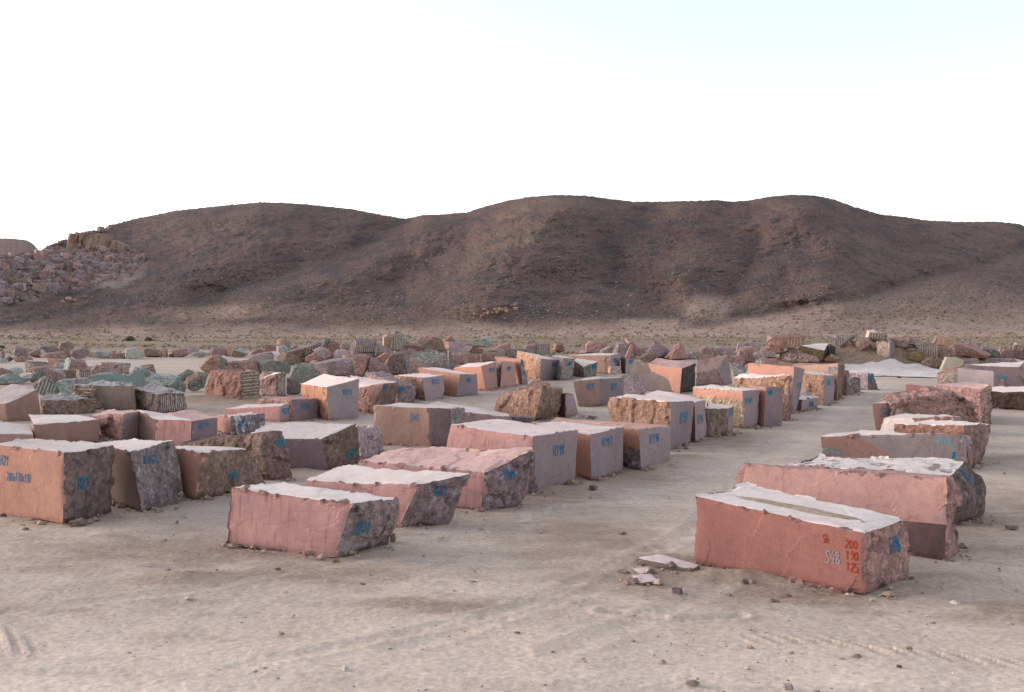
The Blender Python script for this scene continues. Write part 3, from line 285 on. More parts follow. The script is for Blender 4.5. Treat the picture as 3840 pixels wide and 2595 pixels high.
ROCKS=[
["rust red rock with grey right half beside the pale track",[-25.33,86.86,0.45],[2.12,1.59,1.66],"rough_rust","rough_green","boulder",0,1,[[-1.17,0.67],[-0.37,1.53],[0.08,1.74],[0.52,1.68],[1.1,1.22],[1.16,0.49],[0.59,0.25],[-0.63,0.09],[-1.01,0.37]]],
["brownish pink rounded boulder behind the reddish drilled block",[-23.15,87.43,0.49],[3.18,1.73,1.15],"rough_pink","rough_redgrey","boulder",0,0,[[-1.76,0.43],[-1.21,0.92],[-0.31,1.11],[0.72,1.18],[1.36,1.2],[1.71,0.68],[1.74,0.06],[-1.6,0.06]]],
["pale lilac flat rock behind the rust red rock",[-29.0,105.31,0.74],[1.83,1.3,0.86],"pinkdust",None,"boulder",0,0,[[-1.14,0.79],[-0.52,0.86],[0.87,0.31],[0.56,0.05],[-0.83,0.12]]],
["slab with curved white upper edge left of the rubble heap",[-26.3,108.66,0.76],[2.98,1.8,1.19],"rough_lilac","white","boulder",0,0,[[-1.65,0.3],[-1.01,0.79],[0.19,1.17],[1.39,1.25],[1.63,0.98],[1.63,0.07],[-1.33,0.07]]],
["brown hollowed rock below the long dark slab",[-22.24,102.41,0.67],[2.26,1.7,1.42],"rough_brown","rough_redbr","boulder",0,0,[[-1.24,0.8],[-0.71,1.48],[0.04,1.2],[0.8,0.94],[1.21,0.37],[0.8,0.08],[-1.16,0.22]]],
["long dark brown slab tilted up with drilled end",[-21.42,105.65,1.28],[3.24,2.43,1.59],"rough_dark","rough_purple","boulder",5,0,[[-1.83,0.7],[-0.86,1.04],[0.54,1.48],[1.7,1.7],[1.78,1.26],[0.85,0.74],[-0.7,0.0],[-1.17,0.37]]],
["pink rock split into pink and lilac halves",[-19.63,102.36,0.67],[2.02,1.52,1.27],"rough_pink","rough_lilac","boulder",0,0,[[-1.12,0.29],[-0.86,0.94],[-0.18,1.26],[0.65,1.12],[1.1,0.65],[1.03,0.29],[0.05,0.07]]],
["lilac wedge rock resting on other rubble",[-18.77,102.36,1.09],[2.02,1.52,1.47],"rough_lilac","rough_pink","boulder",0,0,[[-1.12,1.15],[-0.29,1.51],[0.47,1.22],[1.11,0.43],[0.39,0.07],[-0.29,0.5]]],
["smooth lilac rock below the drilled purple block",[-16.84,102.34,1.23],[1.95,1.46,1.06],"rough_lilac","rough_pink","boulder",0,0,[[-1.07,0.36],[-0.66,1.08],[0.4,1.01],[1.04,0.5],[1.08,0.14],[-0.88,0.01]]],
["long grey green boulder with pale crest",[-20.26,87.47,0.48],[2.57,1.87,1.24],"rough_green",None,"boulder",0,0,[[-1.42,0.1],[-1.39,1.05],[-0.52,1.27],[1.08,0.99],[1.41,0.68],[1.34,0.07]]],
["small beige rock beneath the long grey green boulder",[-19.22,81.18,0.45],[1.36,0.78,0.52],"rough_cream",None,"boulder",0,0,None],
["grey block with orange left side topping the left heap",[-27.58,123.46,2.1],[1.53,1.15,1.08],"saw_grey","rough_orange","boulder",0,0,[[-0.79,0.43],[-0.7,1.09],[-0.02,1.13],[0.8,0.83],[0.85,0.0],[-0.29,0.0]]],
["dark red brown rock left of the pale green one",[-30.28,127.94,1.42],[1.8,1.35,0.99],"rough_redbr","rough_dark","boulder",0,0,[[-0.98,0.81],[-0.7,1.01],[1.0,0.88],[1.0,0.09],[-0.7,0.04]]],
["pale green grey rock under the grey topping block",[-27.02,121.4,1.44],[1.71,1.28,0.95],"rough_paleg",None,"boulder",0,0,[[-0.93,0.21],[-0.84,0.94],[0.05,1.0],[0.95,0.38],[0.32,0.0]]],
["low pink rock at the left foot of the heap",[-32.13,129.07,1.05],[1.69,1.25,0.83],"rough_pink",None,"boulder",0,0,[[-0.94,0.14],[-0.23,0.73],[0.34,0.86],[0.86,0.55],[0.82,0.07]]],
["pink red angular rock in the far line by the track",[-36.04,125.31,0.98],[2.06,1.54,1.17],"rough_redgrey","rough_pink","boulder",0,0,[[-1.14,0.13],[-0.77,1.14],[0.2,1.2],[1.03,0.97],[1.12,0.17],[0.29,0.07]]],
["small red upright rock between two far line rocks",[-34.72,125.5,0.98],[0.93,0.69,1.21],"rough_orange",None,"boulder",0,0,None],
["grey topped brown rock, right end of the far line",[-32.38,121.84,0.93],[1.84,1.38,1.19],"rough_brown","rough_greydust","boulder",0,0,[[-1.01,0.31],[-0.74,1.16],[-0.11,1.25],[1.01,0.65],[0.97,0.35],[0.43,0.07],[-0.74,0.14]]],
["grey lilac cracked rock behind the flat slab",[-41.85,135.09,1.12],[1.31,0.99,0.86],"rough_lilac",None,"boulder",0,0,None],
["flat pale slab lying in the far line",[-38.28,125.12,1.01],[2.43,0.9,0.6],"rough_greydust",None,"boulder",0,0,[[-1.33,0.18],[-0.5,0.58],[0.42,0.62],[1.34,0.18],[-0.22,0.05]]],
["small purple rock in front of the flat slab",[-36.49,119.79,0.94],[0.88,0.66,0.53],"rough_purple",None,"boulder",0,0,None],
["thin dark shard leaning on the heap crest",[-19.63,108.31,2.28],[0.87,0.65,1.05],"rough_green",None,"boulder",0,0,[[-0.51,0.08],[0.01,1.11],[0.45,0.99],[-0.15,0.0]]],
["brown red pointed rock beside the leaning shard",[-19.07,108.48,1.77],[1.6,1.2,1.38],"rough_redbr","rough_redgrey","boulder",0,0,[[-0.89,0.69],[0.07,1.41],[0.71,1.14],[0.87,0.46],[0.07,0.0],[-0.41,0.19]]],
["blue grey far rock left of the drilled purple block",[-20.86,127.82,1.68],[1.24,0.93,1.07],"rough_grey",None,"boulder",0,0,[[-0.69,0.27],[-0.36,0.94],[0.2,1.1],[0.68,0.54],[0.58,0.04]]],
["big streaky lilac boulder behind block R215",[-14.35,83.22,0.41],[3.13,1.25,1.54],"rough_lilac","rough_purple","boulder",0,0,[[-1.74,1.11],[-0.39,1.46],[0.53,1.58],[1.57,1.61],[1.66,0.67],[1.71,0.1],[-1.0,0.1],[-1.06,0.67]]],
["dark wedge shaped rock left of block R215",[-13.45,63.08,0.19],[0.8,0.6,1.08],"rough_purple","saw_dark","boulder",0,0,[[-0.44,1.13],[-0.07,1.04],[0.44,0.59],[0.44,0.08],[-0.44,0.06]]],
["rounded grey green boulder left of the reddish drilled block",[-20.23,65.58,0.21],[1.43,1.07,1.22],"rough_green","rough_brown","boulder",0,0,[[-0.78,0.6],[-0.47,1.02],[0.1,1.36],[0.59,1.27],[0.77,1.1],[0.54,0.34],[-0.25,0.09],[-0.65,0.26]]],
["dark green rock with pale flat top behind the rounded boulder",[-22.39,70.61,0.27],[1.17,0.88,1.19],"rough_green","rough_greydust","boulder",0,0,[[-0.65,0.8],[-0.07,1.25],[0.36,1.16],[0.64,0.98],[0.16,0.43],[-0.31,0.07]]],
["small brown slab under the long dark slab",[-21.18,103.59,0.9],[0.9,0.68,0.56],"rough_brown",None,"boulder",0,0,None],
["tiny pink rock between the two heaps",[-26.08,123.24,1.97],[0.54,0.4,0.46],"rough_pink",None,"boulder",0,0,None],
["big grey green squared boulder behind block R215",[-14.34,71.62,0.26],[2.68,2.01,1.6],"rough_green","rough_pink","boulder",0,1,[[-1.47,0.38],[-0.99,1.47],[-0.73,1.65],[0.58,1.59],[1.37,1.13],[1.48,0.55],[0.5,0.11],[-0.9,0.17]]],
["purple block with slanting drill stripes atop the heap",[-15.12,105.48,1.77],[2.5,1.88,1.52],"rough_purple","rough_brown","boulder",10,1,[[-1.38,0.22],[-1.11,1.59],[-0.03,1.59],[1.14,1.52],[1.33,0.3],[0.75,-0.01],[-0.18,0.11]]],
["flat brown slab beneath the striped purple block",[-15.09,103.76,1.18],[2.05,1.22,0.76],"rough_redbr",None,"boulder",0,0,[[-1.12,0.29],[-1.01,0.77],[0.14,0.69],[1.14,0.47],[0.83,0.18],[-0.47,0.0]]],
["smooth grey slab right of the striped purple block",[-13.05,103.81,1.53],[1.88,1.41,1.32],"rough_grey",None,"boulder",0,0,[[-0.72,1.39],[0.12,1.09],[1.04,0.36],[0.73,0.07],[-0.8,0.03],[-0.8,0.66]]],
["dark red rock tucked below the grey slab",[-12.36,99.37,1.04],[1.4,1.05,1.07],"rough_redbr",None,"boulder",0,0,[[-0.78,0.56],[0.1,1.12],[0.76,0.91],[0.4,0.21],[-0.19,0.03]]],
["red upright rock with white top on the heap",[-13.74,113.55,1.96],[1.14,0.86,1.75],"rough_orange","pinkdust","boulder",0,1,[[-0.63,0.24],[-0.59,1.68],[-0.13,1.84],[0.59,1.68],[0.54,0.24],[0.29,0.02]]],
["tall pointed slab with drill stripes, highest in the heap",[-12.17,111.93,1.88],[1.84,1.38,2.17],"rough_green","rough_cream","boulder",9,0,[[-1.04,0.12],[-0.87,1.69],[-0.62,2.28],[0.2,1.93],[1.03,1.22],[0.28,0.51],[-0.13,0.04]]],
["brown red boulder right of the tall pointed slab",[-11.11,113.78,1.65],[2.17,1.63,1.14],"rough_redgrey","rough_pink","boulder",0,0,[[-1.19,1.04],[-0.18,1.16],[1.16,0.8],[0.91,0.16],[-0.1,0.0],[-1.1,0.48]]],
["low pink rock in front of the tall pointed slab",[-12.15,111.88,1.39],[1.65,1.24,0.79],"rough_pink",None,"boulder",0,0,None],
["pink topped rock with dark underside on the skyline of rubble",[-9.88,115.5,2.46],[1.66,1.25,1.24],"rough_pink","rough_dark","boulder",0,0,[[-0.9,0.57],[-0.52,1.22],[0.25,1.26],[0.93,1.01],[0.08,0.49],[-0.52,0.04]]],
["big domed brown boulder above the striped top block",[-8.67,112.07,1.77],[2.47,1.86,1.65],"rough_brown","rough_green","boulder",0,0,[[-1.36,0.63],[-0.95,1.33],[-0.04,1.73],[0.78,1.53],[1.27,1.02],[1.44,0.07],[0.45,0.07],[-1.28,0.15]]],
["large lilac boulder with cracked right flank",[-6.47,117.64,0.81],[2.71,2.04,2.38],"rough_lilac","rough_pink","boulder",0,0,[[-1.49,2.36],[-0.84,2.49],[0.63,2.2],[1.32,1.7],[1.49,0.21],[0.02,0.38],[-1.1,1.37]]],
["dark peaked rock behind the large lilac boulder",[-7.16,117.3,2.83],[1.22,0.91,0.79],"rough_redbr",None,"boulder",0,0,[[-0.67,0.17],[0.02,0.83],[0.63,0.25],[0.11,0.0]]],
["thin green grey shard standing beside the striped top block",[-5.55,93.33,0.51],[0.75,0.45,2.16],"rough_green",None,"boulder",0,0,[[-0.38,0.22],[-0.34,1.93],[-0.14,2.26],[0.35,0.42],[0.38,0.13]]],
["dark upright slab with smooth front near block R212",[-8.98,82.68,0.38],[1.77,1.06,2.0],"rough_dark","rough_purple","boulder",0,1,[[-0.94,0.14],[-0.97,1.71],[-0.48,2.0],[0.43,2.09],[0.68,1.71],[0.98,0.14]]],
["narrow pink white broken edge beside the dark upright slab",[-10.07,82.51,0.39],[0.64,0.48,1.79],"rough_creamw","rough_orange","boulder",0,0,[[-0.35,1.03],[0.23,1.76],[0.34,0.94],[0.32,0.1],[0.05,0.13]]],
["folded brown pink boulder left of the dark upright slab",[-11.76,80.8,0.37],[1.41,1.06,1.72],"rough_pink","rough_brown","boulder",0,0,[[-0.77,1.6],[0.01,1.6],[0.54,1.8],[0.42,0.81],[0.06,0.11],[-0.59,0.24]]],
["sloping grey pink boulder behind block R213",[-10.66,81.33,0.38],[1.69,1.27,1.67],"rough_redgrey","rough_greydust","boulder",0,0,[[-0.92,1.01],[-0.68,1.78],[-0.14,1.64],[0.88,0.78],[0.94,0.11],[-0.74,0.11]]],
["crumbling pale green rock on the far rubble line",[-4.69,128.0,2.19],[2.06,1.54,0.99],"rough_paleg",None,"boulder",0,0,[[-1.14,0.18],[-0.85,0.63],[0.47,0.99],[1.13,0.94],[0.56,0.02]]],
["pale green and pink dome rock on the far rubble line",[-3.49,128.04,2.02],[2.23,1.67,1.33],"rough_paleg","rough_pink","boulder",0,0,[[-1.24,0.04],[-0.87,0.99],[0.08,1.39],[0.83,1.35],[1.21,0.81],[1.02,0.02]]],
["dark square rock in the gap of the far line",[-5.13,133.88,1.09],[1.53,1.14,1.14],"rough_dark",None,"boulder",0,0,None],
["small brown box shaped rock before the dark square rock",[-4.48,132.64,1.09],[1.56,1.17,0.87],"rough_redbr",None,"boulder",0,0,None],
["pink brown cube behind block R210",[-3.98,107.61,0.76],[1.37,1.03,0.99],"rough_pink","rough_brown","boulder",0,1,None],
["narrow brown rock beside the pink brown cube",[-2.94,109.13,0.78],[0.81,0.6,0.97],"rough_brown",None,"boulder",0,0,None],
["crumbly pink layered rock behind the drilled grey rock",[-0.95,126.4,1.61],[2.58,1.83,1.14],"rough_pink","rough_creamw","boulder",0,0,[[-1.43,0.22],[-0.68,0.84],[0.25,1.11],[0.99,1.15],[1.41,0.58],[1.18,0.03],[-1.15,0.01]]],
["small lilac peak rock in the far rubble line",[-1.07,133.1,2.35],[0.8,0.6,0.67],"rough_pink",None,"boulder",0,0,[[-0.45,0.05],[-0.06,0.68],[0.44,0.42],[0.34,0.0]]],
["grey rock with dense vertical drill stripes",[-1.27,117.8,0.88],[1.26,0.95,1.16],"rough_grey",None,"boulder",8,1,[[-0.7,0.15],[-0.62,1.14],[0.3,1.18],[0.69,0.98],[0.69,0.08]]],
["long grey block with thin white top behind R207",[0.91,117.11,0.87],[3.29,1.84,1.22],"rough_grey","white","boulder",0,1,None],
["small black and white striped rock behind R209",[-2.26,110.37,0.81],[0.67,0.5,0.79],"rough_dark",None,"boulder",4,0,None],
["brown pink rock above block R209",[-2.49,110.59,0.79],[1.63,1.22,1.18],"rough_redgrey",None,"boulder",0,0,None],
["purple red rock behind the bright orange block",[2.33,132.09,1.05],[1.81,1.36,1.41],"rough_redgrey",None,"boulder",0,0,[[-0.99,0.68],[-0.46,1.33],[1.0,1.47],[1.0,0.09],[-0.85,0.09]]],
["purple rock with drilled stripes at its right end",[3.95,132.12,1.05],[1.93,1.45,1.41],"rough_purple",None,"boulder",7,1,None],
["blue grey rock far behind the purple ones",[2.88,150.04,2.02],[1.41,1.06,0.91],"rough_grey",None,"boulder",0,0,[[-0.78,0.16],[-0.23,0.84],[0.44,0.95],[0.77,0.05]]],
["lone red brown rock in the dry grass",[6.21,135.8,1.1],[1.55,1.16,1.4],"rough_redbr","rough_orange","boulder",0,0,[[-0.85,0.37],[-0.75,1.32],[-0.15,1.46],[0.55,1.42],[0.85,0.27],[0.35,0.1]]],
["small white stone left of the big pink rock",[9.16,133.56,1.12],[0.63,0.47,0.5],"white",None,"stone",0,0,None],
["big pale pink boulder behind block R204",[10.78,131.12,1.01],[2.85,2.14,1.84],"rough_pink",None,"boulder",0,0,[[-1.57,0.15],[-1.43,1.3],[-0.85,1.9],[1.08,1.76],[1.57,1.21],[0.89,0.66],[0.5,0.1]]],
["grey green block with broad white sloping top",[11.78,120.11,0.88],[2.71,2.03,1.58],"rough_grey","white","boulder",0,1,[[-1.5,0.97],[-0.39,1.61],[1.38,1.52],[1.48,0.13],[0.93,0.26],[-1.45,0.42]]],
["pink rock behind the orange plank stone",[13.78,123.97,0.92],[1.37,1.03,1.81],"rough_pink",None,"boulder",0,0,[[-0.75,1.32],[-0.34,1.85],[0.39,1.67],[0.66,0.89],[0.02,0.12]]],
["pink sloping rock right of the orange plank stone",[15.89,126.4,0.98],[2.44,1.83,1.35],"rough_pink","rough_brown","boulder",0,0,[[-1.32,0.43],[-0.86,1.36],[0.54,1.23],[1.36,0.52],[-0.02,0.09],[-0.76,0.18]]],
["red rock with purple face on the rubble crest",[17.06,124.0,1.36],[1.51,1.13,1.41],"rough_redbr","rough_purple","boulder",0,0,[[-0.85,0.74],[0.16,1.48],[0.75,1.31],[0.82,0.35],[-0.12,0.02]]],
["dark brown rock in front of the pink sloping rock",[13.97,105.7,0.71],[1.7,1.27,1.39],"rough_brown",None,"boulder",0,0,[[-0.94,0.67],[-0.01,1.19],[0.93,1.34],[0.77,0.45],[-0.32,0.09]]],
["brown mottled boulder behind the pink topped block",[17.42,117.98,0.87],[2.05,1.54,1.38],"rough_brown","rough_greydust","boulder",0,0,[[-1.13,0.41],[-0.61,1.07],[0.61,1.45],[1.13,0.99],[0.95,0.09],[-0.87,0.08]]],
["wide purple red boulder, middle of the far rubble",[18.32,115.19,0.85],[2.31,1.73,1.14],"rough_redgrey",None,"boulder",0,0,[[-1.28,0.15],[-0.52,1.16],[-0.01,1.16],[1.26,0.83],[1.17,0.06]]],
["lilac grey rock left of the drilled dark rock",[20.3,116.27,0.88],[1.26,0.95,0.89],"rough_lilac",None,"boulder",0,0,[[-0.69,0.32],[-0.43,0.92],[0.6,0.44],[0.7,0.05],[-0.52,0.05]]],
["small dark rock with pale drill stripes",[20.9,116.16,0.87],[0.8,0.6,0.93],"rough_dark","rough_greydust","boulder",5,1,None],
["pointed purple red rock between drilled rocks",[22.22,116.91,0.85],[1.58,1.19,1.55],"rough_redgrey",None,"boulder",0,0,[[-0.87,0.17],[-0.78,1.36],[-0.27,1.61],[0.25,1.28],[0.85,0.62],[0.81,0.11]]],
["brown drilled rock right of the pointed one",[24.33,123.87,1.28],[0.93,0.7,0.65],"rough_brown",None,"boulder",4,0,None],
["sloping lilac rock behind the tent shaped block",[25.4,122.02,1.16],[2.12,1.59,1.1],"rough_lilac","rough_grey","boulder",0,0,[[-1.16,0.26],[-1.07,1.11],[-0.26,1.16],[1.09,0.34],[1.0,0.02]]],
["brown rock with greenish top right of tent shaped block",[21.48,97.09,0.6],[1.76,1.32,1.38],"rough_redgrey","rough_greydust","boulder",0,0,[[-0.96,0.76],[-0.74,1.24],[0.19,1.24],[0.83,0.76],[0.55,0.14],[-0.46,0.11]]],
["grey slab lying right of the brown greenish rock",[24.9,107.19,0.77],[1.29,0.97,0.76],"rough_grey",None,"boulder",0,0,None],
["pale green flaky rock beside the tent shaped block",[18.3,82.37,0.42],[1.1,0.83,1.23],"rough_paleg","rough_grey","boulder",0,0,[[-0.6,1.17],[0.01,1.05],[0.61,0.59],[0.38,0.24],[-0.35,0.08]]],
["bright pink red boulder left of the balanced boulder",[27.59,119.99,0.89],[2.17,1.63,1.49],"rough_pink",None,"boulder",0,0,[[-1.19,0.67],[-0.83,1.43],[0.58,1.56],[1.2,1.09],[0.41,0.17],[-0.65,0.12]]],
["purple flat boulder below the bright pink red one",[28.36,116.11,0.86],[2.29,1.68,1.11],"rough_purple",None,"boulder",0,0,[[-1.25,0.47],[-0.74,0.96],[0.63,1.16],[1.27,0.72],[0.63,0.14],[-1.08,0.08]]],
["big red brown boulder balanced high on rubble",[25.04,93.65,2.48],[3.19,2.15,1.34],"rough_redbr","rough_purple","boulder",5,0,[[-1.75,0.85],[-1.48,1.31],[0.18,1.39],[1.28,1.38],[1.76,1.11],[1.48,0.39],[0.52,0.03],[-0.79,0.03],[-1.48,0.39]]],
["purple rock under the left end of the balanced boulder",[23.32,93.32,1.66],[1.44,1.08,0.88],"rough_purple",None,"boulder",0,0,[[-0.79,0.66],[-0.24,0.85],[0.59,0.59],[0.72,0.2],[-0.38,0.01]]],
["brown red rock propping the balanced boulder",[23.95,93.37,1.91],[1.66,1.24,1.0],"rough_redbr",None,"boulder",0,0,[[-0.91,0.66],[-0.43,1.02],[0.61,0.72],[0.92,0.26],[-0.43,0.01]]],
["small purple slab under the right end of the balanced boulder",[25.56,93.25,2.04],[1.13,0.84,0.59],"rough_purple",None,"boulder",0,0,None],
["crumbling white flecked pink heap of stone behind block R179",[26.17,93.51,1.13],[3.38,1.7,1.13],"rough_pinkw","rough_pink","boulder",0,0,[[-1.83,0.29],[-1.63,1.08],[-0.94,1.18],[0.44,1.02],[1.54,0.69],[1.88,0.11],[-1.08,0.07]]],
["pink grey low rock left of the white flecked heap",[23.44,93.33,1.09],[1.68,1.1,0.73],"rough_pink","rough_grey","boulder",0,0,[[-0.92,0.6],[-0.09,0.66],[0.8,0.73],[0.92,0.07],[-0.85,0.05]]],
["dark slab standing beside the ochre block",[29.52,94.67,1.48],[0.76,0.57,1.48],"rough_black",None,"boulder",0,0,None],
["red brown chunk at the foot of the ochre block",[29.34,94.05,1.29],[1.36,1.02,0.75],"rough_redbr","rough_cream","boulder",0,0,[[-0.74,0.24],[-0.05,0.77],[0.71,0.37],[0.44,0.07],[-0.53,0.05]]],
["tilted blue grey slab with bold pale drill stripes",[31.1,96.17,2.45],[2.09,1.57,1.3],"rough_grey","rough_pink","boulder",8,0,[[-1.15,0.65],[-0.69,1.05],[0.94,1.36],[1.15,1.19],[-0.2,0.09]]],
["pink chip leaning on the striped blue grey slab",[31.41,95.77,2.64],[0.77,0.58,0.75],"rough_pink",None,"boulder",0,0,[[-0.42,0.18],[-0.31,0.72],[0.18,0.72],[0.39,0.18],[-0.1,0.04]]],
["pink boulder sunk in the earth mound",[32.47,94.75,2.18],[1.35,1.01,1.26],"rough_pink","rough_brown","boulder",0,0,[[-0.72,0.62],[-0.51,1.12],[0.19,1.3],[0.75,0.95],[0.05,0.35],[-0.44,0.08]]],
["white shouldered block with drill stripes crowning the mound",[34.3,96.36,3.07],[1.84,1.38,1.16],"rough_brown","rough_creamw","boulder",6,1,[[-1.0,0.47],[-0.86,1.12],[-0.22,1.22],[0.98,0.95],[1.02,0.17],[0.2,0.08],[-0.65,0.27]]],
["thin grey slab leaning behind the cream cube",[35.16,94.99,2.45],[0.86,0.65,1.08],"saw_grey",None,"boulder",0,0,[[-0.43,1.13],[-0.22,1.09],[0.48,0.19],[-0.08,0.46]]],
["little cream rock left of the cream cube",[33.44,94.71,2.44],[0.7,0.52,0.64],"rough_cream",None,"boulder",0,0,None],
["flat pink rock on the mound right of the crowning block",[36.02,95.75,2.85],[1.19,0.82,0.54],"rough_pink",None,"boulder",0,0,None],
["dark brown wedge right of the cream cube",[36.18,95.12,2.4],[1.4,1.05,0.78],"rough_brown",None,"boulder",0,0,[[-0.79,0.51],[0.65,0.81],[0.72,0.31],[0.16,0.06]]],
["pink drilled rock on the mound crest",[37.7,96.1,2.7],[1.32,0.99,0.92],"rough_pink","rough_redbr","boulder",4,0,[[-0.72,0.32],[-0.44,0.93],[-0.01,0.86],[0.7,0.46],[0.13,0.05]]],
["pink block with close drill stripes and grey right face",[38.43,94.76,1.67],[2.25,1.69,1.4],"rough_redgrey","saw_grey","boulder",9,1,[[-1.24,1.35],[-0.39,1.47],[0.61,1.35],[1.24,1.05],[0.86,0.21],[-0.45,0.09],[-0.77,0.39]]],
["orange and grey split rock on the mound crest",[42.32,100.47,2.55],[2.09,1.57,1.09],"rough_orange","rough_grey","boulder",0,0,[[-1.13,0.41],[-0.67,1.14],[0.2,0.98],[1.16,0.41],[0.2,0.07],[-0.6,0.12]]],
["largest red brown boulder overhanging beside the beige slab",[43.26,96.65,1.38],[3.34,2.5,1.75],"rough_redbr","rough_pink","boulder",0,0,[[-1.81,0.78],[-1.75,1.39],[-0.98,1.69],[-0.15,1.63],[0.93,1.02],[1.82,0.48],[1.44,0.11],[-0.03,0.35],[-1.37,0.48]]],
["bright red and pink rock left of the overhanging boulder",[40.54,95.23,1.62],[1.26,0.95,1.22],"rough_pinkw","rough_orange","boulder",0,0,[[-0.7,0.73],[-0.1,0.97],[0.53,1.22],[0.69,0.31],[0.15,0.07],[-0.23,0.1]]],
["tall grey brown rock left of the bright red one",[39.39,93.94,1.2],[0.85,0.64,1.59],"rough_brown",None,"boulder",0,0,[[-0.47,1.13],[-0.25,1.49],[0.47,1.64],[0.44,0.3],[0.25,0.1],[-0.38,0.66]]],
["short lilac sawn block under the overhanging boulder",[42.07,93.92,0.95],[1.44,1.08,0.73],"saw_lilac","rough_pink","boulder",0,1,None],
["long pink rock behind the overhanging boulder",[45.67,100.45,1.89],[2.12,1.5,0.99],"rough_pink",None,"boulder",0,0,[[-1.17,0.79],[-0.51,1.04],[0.82,0.79],[1.12,0.21],[0.16,0.07]]],
["purple peaked rock right of the overhanging boulder",[45.01,97.72,1.68],[0.97,0.73,0.97],"rough_purple",None,"boulder",0,0,[[-0.54,0.67],[-0.15,1.01],[0.44,0.8],[0.5,0.12],[-0.15,0.08]]],
["grey green rock second right of the overhanging boulder",[45.61,96.93,1.34],[1.02,0.77,1.18],"rough_green",None,"boulder",0,0,[[-0.56,1.11],[-0.11,1.23],[0.56,0.86],[0.5,0.1],[-0.43,0.16]]],
["triangular rock with pink left and dark right side",[48.4,100.31,1.31],[1.39,1.04,1.15],"rough_redgrey","rough_orange","boulder",0,0,[[-0.78,0.19],[-0.25,1.02],[0.35,1.24],[0.68,0.7],[0.75,0.1]]],
["pink topped brown boulder at the right edge",[49.98,100.35,1.15],[1.54,1.16,1.83],"rough_brown","rough_pinkw","boulder",0,0,[[-0.85,0.55],[-0.72,1.82],[0.25,1.91],[0.92,1.63],[0.92,0.13],[-0.55,0.13]]],
["flat lilac rubble slab behind block S96",[45.36,95.33,1.02],[3.16,0.92,0.61],"rough_lilac","rough_greydust","boulder",0,0,None],
["earth coloured boulder left of the beige slab",[37.82,91.92,0.65],[1.88,1.41,1.29],"rough_brown",None,"boulder",0,0,[[-1.05,0.71],[-0.5,1.18],[0.23,1.35],[0.84,0.94],[1.02,0.59],[0.71,0.1],[-0.08,0.36]]],
["small slab with white top on the pale gravel",[40.48,99.71,0.67],[1.08,0.81,0.78],"rough_brown","white","boulder",0,0,None],
["dark low rock between the drilled block and cube",[36.86,94.42,2.02],[1.0,0.75,0.54],"rough_dark",None,"boulder",0,0,None],
["blue grey shard below the close striped pink block",[37.33,93.99,1.73],[0.62,0.47,0.72],"saw_grey",None,"boulder",0,0,None],
["sandy rock beside the tilted blue grey slab",[36.77,93.35,1.35],[1.35,1.01,0.9],"rough_ochre",None,"boulder",0,0,None],
["folded white veined rock left of the flat lilac slab",[27.42,64.3,0.66],[1.26,0.94,1.29],"rough_creamw","rough_pink","boulder",0,0,[[-0.7,0.87],[0.09,1.17],[0.57,1.32],[0.69,0.64],[0.25,0.02],[-0.62,0.19]]],
["small brown rock under the S96 lettering",[32.6,68.33,0.27],[0.79,0.6,0.74],"rough_brown",None,"stone",0,0,None],
["dark purple green rock near the left edge of the far line",[-59.49,124.06,0.95],[1.73,1.3,1.32],"rough_purple","rough_green","boulder",0,0,[[-0.95,0.4],[-0.72,1.27],[-0.19,1.38],[0.57,0.98],[0.95,0.4],[0.88,0.11],[-0.65,0.08]]],
["brown wedge rock right of the purple green one",[-56.02,120.62,0.92],[1.95,1.46,1.03],"rough_brown","rough_greydust","boulder",0,0,[[-1.09,0.52],[0.02,1.01],[0.61,1.07],[1.06,0.66],[0.76,0.13],[-0.28,0.07]]],
["dark purple boulder behind the brown wedge",[-57.24,126.97,1.13],[2.44,1.83,1.2],"rough_purple",None,"boulder",0,0,[[-1.33,0.52],[-1.06,1.19],[0.18,1.26],[1.28,0.74],[1.28,0.3],[-0.91,0.01]]],
["boxy rock with lilac top perched on the far line",[-53.59,123.14,1.43],[1.6,1.2,1.44],"rough_brown","rough_lilac","boulder",0,1,[[-0.88,0.65],[-0.73,1.33],[0.02,1.52],[0.82,1.08],[0.86,0.72],[0.33,0.03]]],
["wide flat purple red rock with pale edge",[-51.86,116.53,0.87],[3.13,1.48,0.98],"rough_redgrey","rough_brown","boulder",0,0,[[-1.74,0.4],[-0.74,0.81],[0.84,1.01],[1.66,0.53],[1.41,0.07],[-0.59,0.12]]],
["large grey purple rock right of the perched one",[-49.43,116.86,0.86],[2.02,1.52,1.24],"rough_purple",None,"boulder",0,0,[[-1.11,0.47],[-0.82,1.15],[0.18,1.29],[1.12,0.95],[0.76,0.19],[-0.32,0.08]]],
["small purple rock behind the large grey purple one",[-50.68,121.26,1.2],[1.02,0.76,1.02],"rough_purple",None,"boulder",0,0,None],
["small orange pink rock in the left far line",[-49.8,121.25,0.95],[0.97,0.73,0.75],"rough_orange",None,"boulder",0,0,[[-0.53,0.33],[-0.24,0.75],[0.35,0.68],[0.54,0.08],[-0.39,0.11]]],
["pale grey lilac rock right of the small orange one",[-47.61,118.97,0.9],[2.04,1.53,1.02],"rough_greydust","rough_lilac","boulder",0,0,[[-1.12,1.0],[-0.45,1.03],[0.86,0.72],[1.12,0.23],[0.72,0.07],[-0.89,0.2]]],
["low rectangular purple rock in the far line",[-45.51,117.99,0.91],[1.45,1.0,0.66],"rough_redgrey",None,"boulder",0,1,None],
["narrow dark rock beside the green topped block",[-44.41,117.47,0.9],[0.47,0.36,0.71],"rough_dark",None,"boulder",0,0,None],
